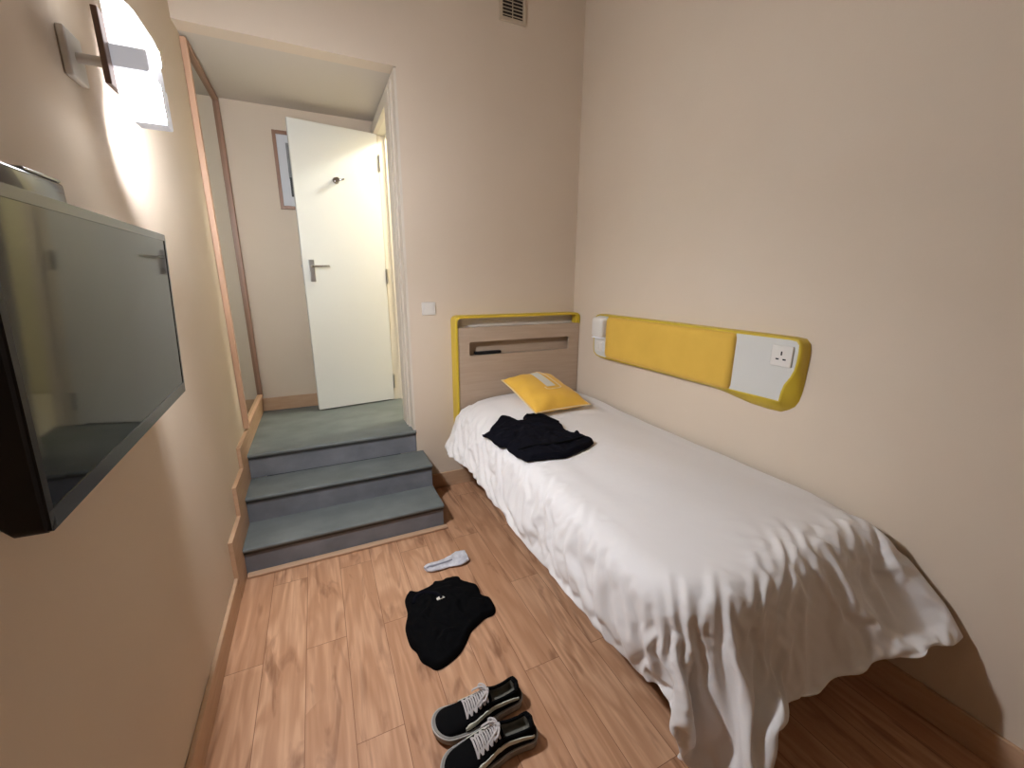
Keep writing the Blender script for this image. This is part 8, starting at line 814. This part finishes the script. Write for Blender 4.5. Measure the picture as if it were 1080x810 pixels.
# ------------------------------------------------------------------ shoes
def smooth(a, b, t):
    t = max(0, min(1, (t-a)/(b-a))); return t*t*(3-2*t)
def shoe(label, loc, rz, side):
    """local +x = toe, z up; side = +1 when the inner edge is at +y"""
    r = thing('sneaker', label, 'shoe', loc, rz, 'pair of black sneakers')
    Lh = .302
    def hw(t):          # half width of the sole and centre line offset
        w = .0365+.0135*smooth(.28, .70, t)-.003*math.sin(math.pi*min(1, t/.45))
        e = min(1, (t/.10)) if t < .10 else (min(1, ((1-t)/.17)) if t > .83 else 1)
        return w*math.sqrt(max(0.0, 1-(1-e)**2)), side*.010*math.sin(math.pi*(t-.1)/.9)*(1 if t > .1 else 0)
    def ol(d=0.0, n=30):
        ts = [.5-.5*math.cos(math.pi*k/n) for k in range(n+1)]
        a = [(Lh*t, hw(t)[1]+hw(t)[0]) for t in ts]; b = [(Lh*t, hw(t)[1]-hw(t)[0]) for t in reversed(ts[1:-1])]
        cx = Lh*.5
        return [((x-cx)*(1+d/(.5*Lh))+cx, y*(1+d/.044)) for x, y in a+b]
    def toe_up(x): return .010*smooth(.80, 1.0, x/Lh)
    f = BM()
    loft(f, [[(x, y, .001+toe_up(x)) for x, y in ol(-.001)], [(x, y, .006+toe_up(x)) for x, y in ol(.004)], [(x, y, .030+.6*toe_up(x)) for x, y in ol(.0045)], [(x, y, .034+.6*toe_up(x)) for x, y in ol(.0025)], [(x, y, .034+.6*toe_up(x)) for x, y in ol(-.004)]])
    obj('sole', f, M['rubber'], r, True, local=True, angle=50)
    f = BM(); o_ = [Vector((x, y, .0315+.6*toe_up(x))) for x, y in ol(.0052)]; tube(f, o_+[o_[0]], .0022, 8); obj('sole_line', f, M['rubber_line'], r, True, local=True)
    def topz(t):        # ridge height over the forefoot
        k = [(.36, .098), (.45, .090), (.55, .078), (.66, .066), (.75, .0595), (.85, .0545), (.93, .047), (.98, .040), (1.0, .035)]
        for (a, za), (b, zb) in zip(k, k[1:]):
            if t <= b: return za+(zb-za)*max(0, (t-a))/(b-a)
        return .035
    def prof(t, q):     # q from -1 (one sole edge) over the top to +1
        w, c = hw(t); w -= .001; z0 = .030; zt = topz(t); a = q*math.pi/2
        p = .62 if t < .7 else .72
        sy = math.copysign(abs(math.sin(a))**.78, math.sin(a)); cz = abs(math.cos(a))**p
        return Vector((Lh*t, c+w*sy, z0+(zt-z0)*cz))
    f = BM(); TS = [.40+.6*(k/18)**.9 for k in range(19)]
    loft(f, [[prof(t, -1+2*k/20) for k in range(21)] for t in TS], closed=False)
    obj('vamp', f, M['suede'], r, True, local=True, angle=180)
    # heel quarter: a wall with thickness running round the heel
    def wall(t):        # height of the collar
        return .080-.009*math.sin(math.pi*min(1, max(0, (t-.03)/.36)))+.004*(t < .05)
    path = []
    tt = [.44, .40, .34, .28, .22, .16, .11, .07, .04, .018, .004]
    for t in tt: path.append((t, 1))
    for t in reversed(tt): path.append((t, -1))
    f = BM(); lin = BM(); loops = []; l2 = []; rim = []
    for t, s in path:
        w, c = hw(t); x = Lh*t; zt = wall(t)
        if t > .36: zt = zt+(topz(t)-.012-zt)*smooth(.34, .44, t)
        bx, by = x, c+s*w
        tx = .026*(1-t/.5) if t < .12 else .018*(1-t/.5)
        inx = .012*(1-smooth(.0, .10, t)); iny = s*min(w, .008)
        outer = [(bx, by, .030), (bx+inx*-.15, by+s*.001, .045), (bx+inx*.3, by-iny*.35, .062), (bx+inx*.6, by-iny*.9, zt-.004), (bx+inx*.8, by-iny*1.1, zt)]
        inn = [(bx+inx*1.15+.003*(t < .1), by-iny*1.45, zt-.001), (bx+inx*1.5+.004*(t < .1), by-iny*1.6, zt-.006)]
        loops.append(outer+inn)
        l2.append([(bx+inx*1.5+.0035*(t < .1), by-iny*1.58, zt-.0055), (bx+inx*1.2+.006*(t < .1), by-iny*1.35, .058), (bx+inx+.006*(t < .1), by-iny*1.0, .0415)])
        rim.append(Vector((bx+inx*.95, by-iny*1.25, zt)))
    loft(f, loops, closed=False); o = obj('quarter', f, M['suede'], r, True, local=True, angle=180)
    loft(lin, l2, closed=False)
    for j in range(len(l2)//2):      # insole
        a, b = l2[j][2], l2[-1-j][2]
        if j+1 < len(l2)//2:
            a2, b2 = l2[j+1][2], l2[-2-j][2]
            lin.faces.new([lin.verts.new(p) for p in (a, a2, b2, b)])
    lin.faces.new([lin.verts.new(p) for p in ((Lh*.62, .026, .0415), (Lh*.44, .034+hw(.44)[1], .0415), (Lh*.44, -.034+hw(.44)[1], .0415), (Lh*.62, -.026, .0415))])
    bmesh.ops.remove_doubles(lin, verts=lin.verts, dist=.0005)
    obj('lining', lin, M['lining'], r, True, local=True, angle=180)
    f = BM(); tube(f, rim, .0045, 10); obj('padded_collar', f, M['suede'], r, True, local=True)
    # tongue
    f = BM(); loops = []
    for k in range(9):
        t = .66-.28*k/8; w = .017+.008*k/8; c = hw(max(t, .4))[1]
        zc_ = topz(max(t, .40))+.004 if t > .40 else topz(.40)+.004+(.40-t)*.13*Lh/.3*1.0
        zc_ = zc_+.012*smooth(.5, .3, t) if False else zc_
        row = []
        for q in range(9):
            u = -1+2*q/8; row.append((Lh*t, c+w*u, zc_-.010*u*u))
        row += [(x_, y_, z_-.005) for x_, y_, z_ in reversed(row)]
        loops.append(row)
    loft(f, loops); obj('tongue', f, M['suede'], r, True, local=True, angle=60)
    # laces: crossings, then a loose bow
    f = BM()
    rowsT = [.665, .615, .565, .515, .465, .425]
    def ey(t, s): 
        p = prof(t, s*.40); return p+Vector((0, 0, .003))
    def mid(t):
        p = prof(t, 0); return p+Vector((0, 0, .0095))
    for k, t in enumerate(rowsT):
        tube(f, catmull([ey(t, -1), mid(t)*.5+ey(t, -1)*.5+Vector((0, 0, .0035)), mid(t), mid(t)*.5+ey(t, 1)*.5+Vector((0, 0, .0035)), ey(t, 1)], 4), .0031, 8, flat=.6)
        if k+1 < len(rowsT):
            t2 = rowsT[k+1]
            for s in (1, -1):
                tm = (t+t2)/2
                tube(f, catmull([ey(t, s), mid(tm)*.5+(ey(t, s)+ey(t2, s))*.25+Vector((0, 0, .004)), mid(tm)+Vector((0, 0, .003+.002*s)), mid(tm)*.5+(ey(t2, -s)+ey(t, -s))*.25+Vector((0, 0, .004)), ey(t2, -s)], 4), .0029, 8, flat=.6)
    kn = mid(.41)+Vector((0, 0, .004))
    for s in (1, -1):
        tube(f, catmull([kn, kn+Vector((.004, s*.016, .006)), kn+Vector((.016, s*.030, .001)), kn+Vector((.020, s*.022, -.004)), kn+Vector((.006, s*.006, .002))], 5), .0036, 8, flat=.6)
        tube(f, catmull([kn, kn+Vector((.012, s*.014, .006)), kn+Vector((.034, s*.024, -.004)), kn+Vector((.045, s*.026, -.012))], 5), .0034, 8, flat=.6)
    tube(f, [kn+Vector((-.005, 0, 0)), kn+Vector((.006, 0, .001))], .007, 8)
    obj('laces', f, M['lace'], r, True, local=True)
    # wavy side stripe on both sides
    for s in (1, -1):
        f = BM(); cp = [(.70, .043, .0035), (.66, .047, .0065), (.60, .050, .0062), (.52, .057, .0055), (.44, .064, .0052), (.36, .064, .005), (.28, .060, .005), (.20, .058, .0045), (.12, .055, .004), (.06, .051, .0035)]
        cs = catmull([Vector(c) for c in cp], 5); top = []; bot = []; to = []; bo = []
        def sidept(t, z):
            w, c = hw(t)
            if t >= .44:
                best = min((prof(t, s*q/60) for q in range(8, 61)), key=lambda p: abs(p.z-z)); return best+Vector((0, s*.0012, .0006))
            iny = min(w, .008); k = smooth(.045, .085, z); inx = .012*(1-smooth(.0, .10, t))
            return Vector((Lh*t+inx*.3*k-.001, c+s*(w-iny*.9*k+.0022), z))
        strip = [[sidept(c.x, c.y+c.z*q) for q in (-1, -.3, .3, 1)] for c in cs]
        A = [[f.verts.new(p+Vector((0, s*.0012, 0))) for p in row] for row in strip]; B = [[f.verts.new(p-Vector((0, s*.002, 0))) for p in row] for row in strip]
        for a in range(len(A)-1):
            for q in range(3):
                f.faces.new((A[a][q], A[a+1][q], A[a+1][q+1], A[a][q+1])); f.faces.new((B[a][q], B[a][q+1], B[a+1][q+1], B[a+1][q]))
            f.faces.new((A[a][0], B[a][0], B[a+1][0], A[a+1][0])); f.faces.new((A[a][3], A[a+1][3], B[a+1][3], B[a][3]))
        obj('side_stripe', f, M['stripe'], r, True, local=True, angle=60)
    return r
shoe('black sneaker with white laces, the one nearer the jumper', (.968, -1.604, 0), math.radians(178), 1)
shoe('black sneaker with white laces, the one cut off by the picture edge', (.958, -1.730, 0), math.radians(182), -1)

# ------------------------------------------------------------------ television
tv = thing('television', 'flat black television mounted on the left wall', 'television', (.10, -1.55, 1.10))
NB, NT, FB, FT = Vector((.116, -1.930, 1.100)), Vector((.134, -1.930, 1.538)), Vector((.090, -1.168, 1.108)), Vector((.110, -1.164, 1.540))
def tvp(u, v, d=0.0):      # u: 0 near .. 1 far, v: 0 bottom .. 1 top, d behind the front
    p = NB*(1-u)*(1-v)+FB*u*(1-v)+NT*(1-u)*v+FT*u*v
    nrm = (FB-NB).cross(NT-NB).normalized()
    if nrm.x < 0: nrm = -nrm
    return p-nrm*d
TW, TH = .763, .434
def tloop(pts, d): return [tvp(a/TW, b/TH, d) for a, b in pts]
f = BM()
loft(f, [tloop(rrect(.004, TW-.004, .004, TH-.004, .010, 5), 0), tloop(rrect(0, TW, 0, TH, .012, 5), .004), tloop(rrect(0, TW, 0, TH, .012, 5), .034),
         tloop(rrect(0, TW-.002, .010, TH-.004, .014, 5), .043), tloop(rrect(.002, TW-.012, .028, TH-.012, .02, 5), .050), tloop(rrect(.06, TW-.10, .08, TH-.06, .03, 5), .062)])
obj('housing', f, M['tvside'], tv, True, angle=35)
SCR = rrect(.016, TW-.013, .030, TH-.018, .002, 2)
f = BM(); loft(f, [tloop(SCR, -.0006), tloop(SCR, .003)]); obj('screen', f, M['screen'], tv)
def bar(name, a0, a1, b0, b1, m):
    g = BM(); loft(g, [tloop(rrect(a0, a1, b0, b1, .003, 3), .003), tloop(rrect(a0, a1, b0, b1, .003, 3), -.002)]); return obj(name, g, m, tv)
bar('bezel', .004, TW-.004, TH-.018, TH-.002, M['bezel']); bar('bezel', .004, TW-.004, .003, .030, M['bezel'])
bar('bezel', .003, .016, .004, TH-.004, M['tvside']); bar('bezel', TW-.013, TW-.003, .004, TH-.004, M['tvblack'])
f = BM(); box(f, 0, .012, -1.68, -1.42, 1.22, 1.44, .002); box(f, .010, .060, -1.60, -1.50, 1.27, 1.39, .003); obj('wall_bracket', f, M['tvside'], tv)
sb = thing('set_top_box', 'small silver and black box on top of the television', 'set-top box', (.07, -1.68, 1.54))
f = BM(); box(f, .030, .098, -1.86, -1.615, 1.541, 1.578, .006, 3); obj('case', f, M['tvblack'], sb, True)
f = BM(); box(f, .032, .096, -1.72, -1.617, 1.5782, 1.583, .002, 2); obj('top_cover', f, M['silver'], sb)

# ------------------------------------------------------------------ wall sconce
sc = thing('wall_lamp', 'lit frosted glass wall lamp high on the left wall', 'wall lamp', (0, -1.18, 1.77))
f = BM(); box(f, .0005, .016, -1.22, -1.14, 1.87, 1.97, .004, 3); obj('wall_plate', f, M['plastic'], sc)
f = BM(); tube(f, [(.012, -1.18, 1.92), (.10, -1.18, 1.92)], .011, 12); obj('arm', f, M['plastic'], sc, True)
f = BM(); box(f, .084, .096, -1.275, -1.110, 1.847, 1.995, .002); obj('side_plate', f, M['bronze'], sc)
def shade(z0, z1, rt, rb, y1=-1.130):
    pr = []
    for cx, cz, a0, r in ((.160, z1, 0, rt), (.097, z1, 90, .006), (.097, z0, 180, .004), (.160, z0, 270, rb)):
        c = (cx-r if cx > .15 else cx+r, cz-r if cz == z1 else cz+r)
        for k in range(7): a = math.radians(a0+15*k); pr.append((c[0]+r*math.cos(a), c[1]+r*math.sin(a)))
    g = BM(); prism(g, pr, 1, -1.248, y1); return g
obj('glass_shade', shade(1.803, 1.892, .004, .004, -1.178), M['shade'], sc, True)
obj('glass_shade', shade(1.938, 2.035, .050, .004), M['shade'], sc, True)
f = BM(); box(f, .095, .162, -1.250, -1.128, 1.892, 1.938, .003); obj('metal_band', f, M['glow_band'], sc)
f = BM(); box(f, .104, .156, -1.243, -1.185, 1.8015, 1.8045); obj('glow_panel', f, M['led_down'], sc)
f = BM(); box(f, .104, .118, -1.243, -1.135, 2.0345, 2.039, .001); obj('glow_panel', f, M['led_up'], sc)
f = BM(); box(f, .101, .158, -1.1785, -1.174, 1.808, 1.888); obj('glow_panel', f, M['end_glow'], sc)  # unseen glowing panel, added to brighten the alcove and back wall
f = BM()
lo = [[(x, y, z) for x, z in rrect(a0, a1, c0, c1, .004, 3)] for y, (a0, a1, c0, c1) in ((-1.180, (.0955, .1635, 1.8015, 1.8935)), (-1.126, (.0955, .1635, 1.8015, 1.8935)), (-1.126, (.0985, .1605, 1.8045, 1.8905)), (-1.180, (.0985, .1605, 1.8045, 1.8905)))]
loft(f, lo+[lo[0]], caps=False); obj('light_shield', f, M['glow_band'], sc)  # hood added to keep the end panel's light off the nearby wall
f = BM(); box(f, .1595, .1638, -1.243, -1.183, 1.808, 1.887, .001); obj('glow_panel', f, M['led_side'], sc)  # glowing panel added to throw the lamp's light across the room
f = BM(); box(f, .1595, .164, -1.243, -1.135, 1.946, 1.980, .002); obj('glow_panel', f, M['led_side'], sc)
sl = bpy.data.lights.new('lamp_bulb', 'SPOT'); slo = bpy.data.objects.new('lamp_bulb', sl); C.objects.link(slo)
slo.location = (.130, -1.19, 1.790); slo.rotation_euler = (Vector((.60, .10, -1.0))).to_track_quat('-Z', 'Y').to_euler()
sl.energy = 72.0; sl.spot_size = math.radians(126); sl.spot_blend = .8; sl.shadow_soft_size = .03; sl.color = (.93, .97, 1.05)
# bathroom ceiling light
bl = bpy.data.lights.new('bathroom_bulb', 'POINT'); blo = bpy.data.objects.new('bathroom_bulb', bl); C.objects.link(blo)
blo.location = (1.68, .44, 2.76); bl.energy = 58.0; bl.shadow_soft_size = .06; bl.color = (.97, 1.0, .92)

# ------------------------------------------------------------------ world, camera, colour
w = bpy.data.worlds.new('World'); S.world = w; w.use_nodes = True
w.node_tree.nodes['Background'].inputs[0].default_value = (1, .9, .8, 1); w.node_tree.nodes['Background'].inputs[1].default_value = 0.0
cam = bpy.data.cameras.new('Camera'); co = bpy.data.objects.new('Camera', cam); C.objects.link(co)
yaw, pitch, roll = .4402, .24761, .00495
Fv = Vector((math.sin(yaw)*math.cos(pitch), math.cos(yaw)*math.cos(pitch), -math.sin(pitch)))
Rv = Vector((math.cos(yaw), -math.sin(yaw), 0)); Uv = Rv.cross(Fv)
R2 = Rv*math.cos(roll)+Uv*math.sin(roll); U2 = -Rv*math.sin(roll)+Uv*math.cos(roll)
Mx = Matrix((R2, U2, -Fv)).transposed().to_4x4(); Mx.translation = Vector((.45952, -2.60919, 1.42535))
co.matrix_world = Mx
cam.sensor_fit = 'HORIZONTAL'; cam.sensor_width = 36; cam.lens = 36*432.29/1080; cam.clip_start = .02
S.camera = co
S.view_settings.view_transform = 'Standard'; S.view_settings.look = 'None'
S.view_settings.exposure = 0.15; S.view_settings.gamma = 1.0; S.view_settings.use_curve_mapping = False
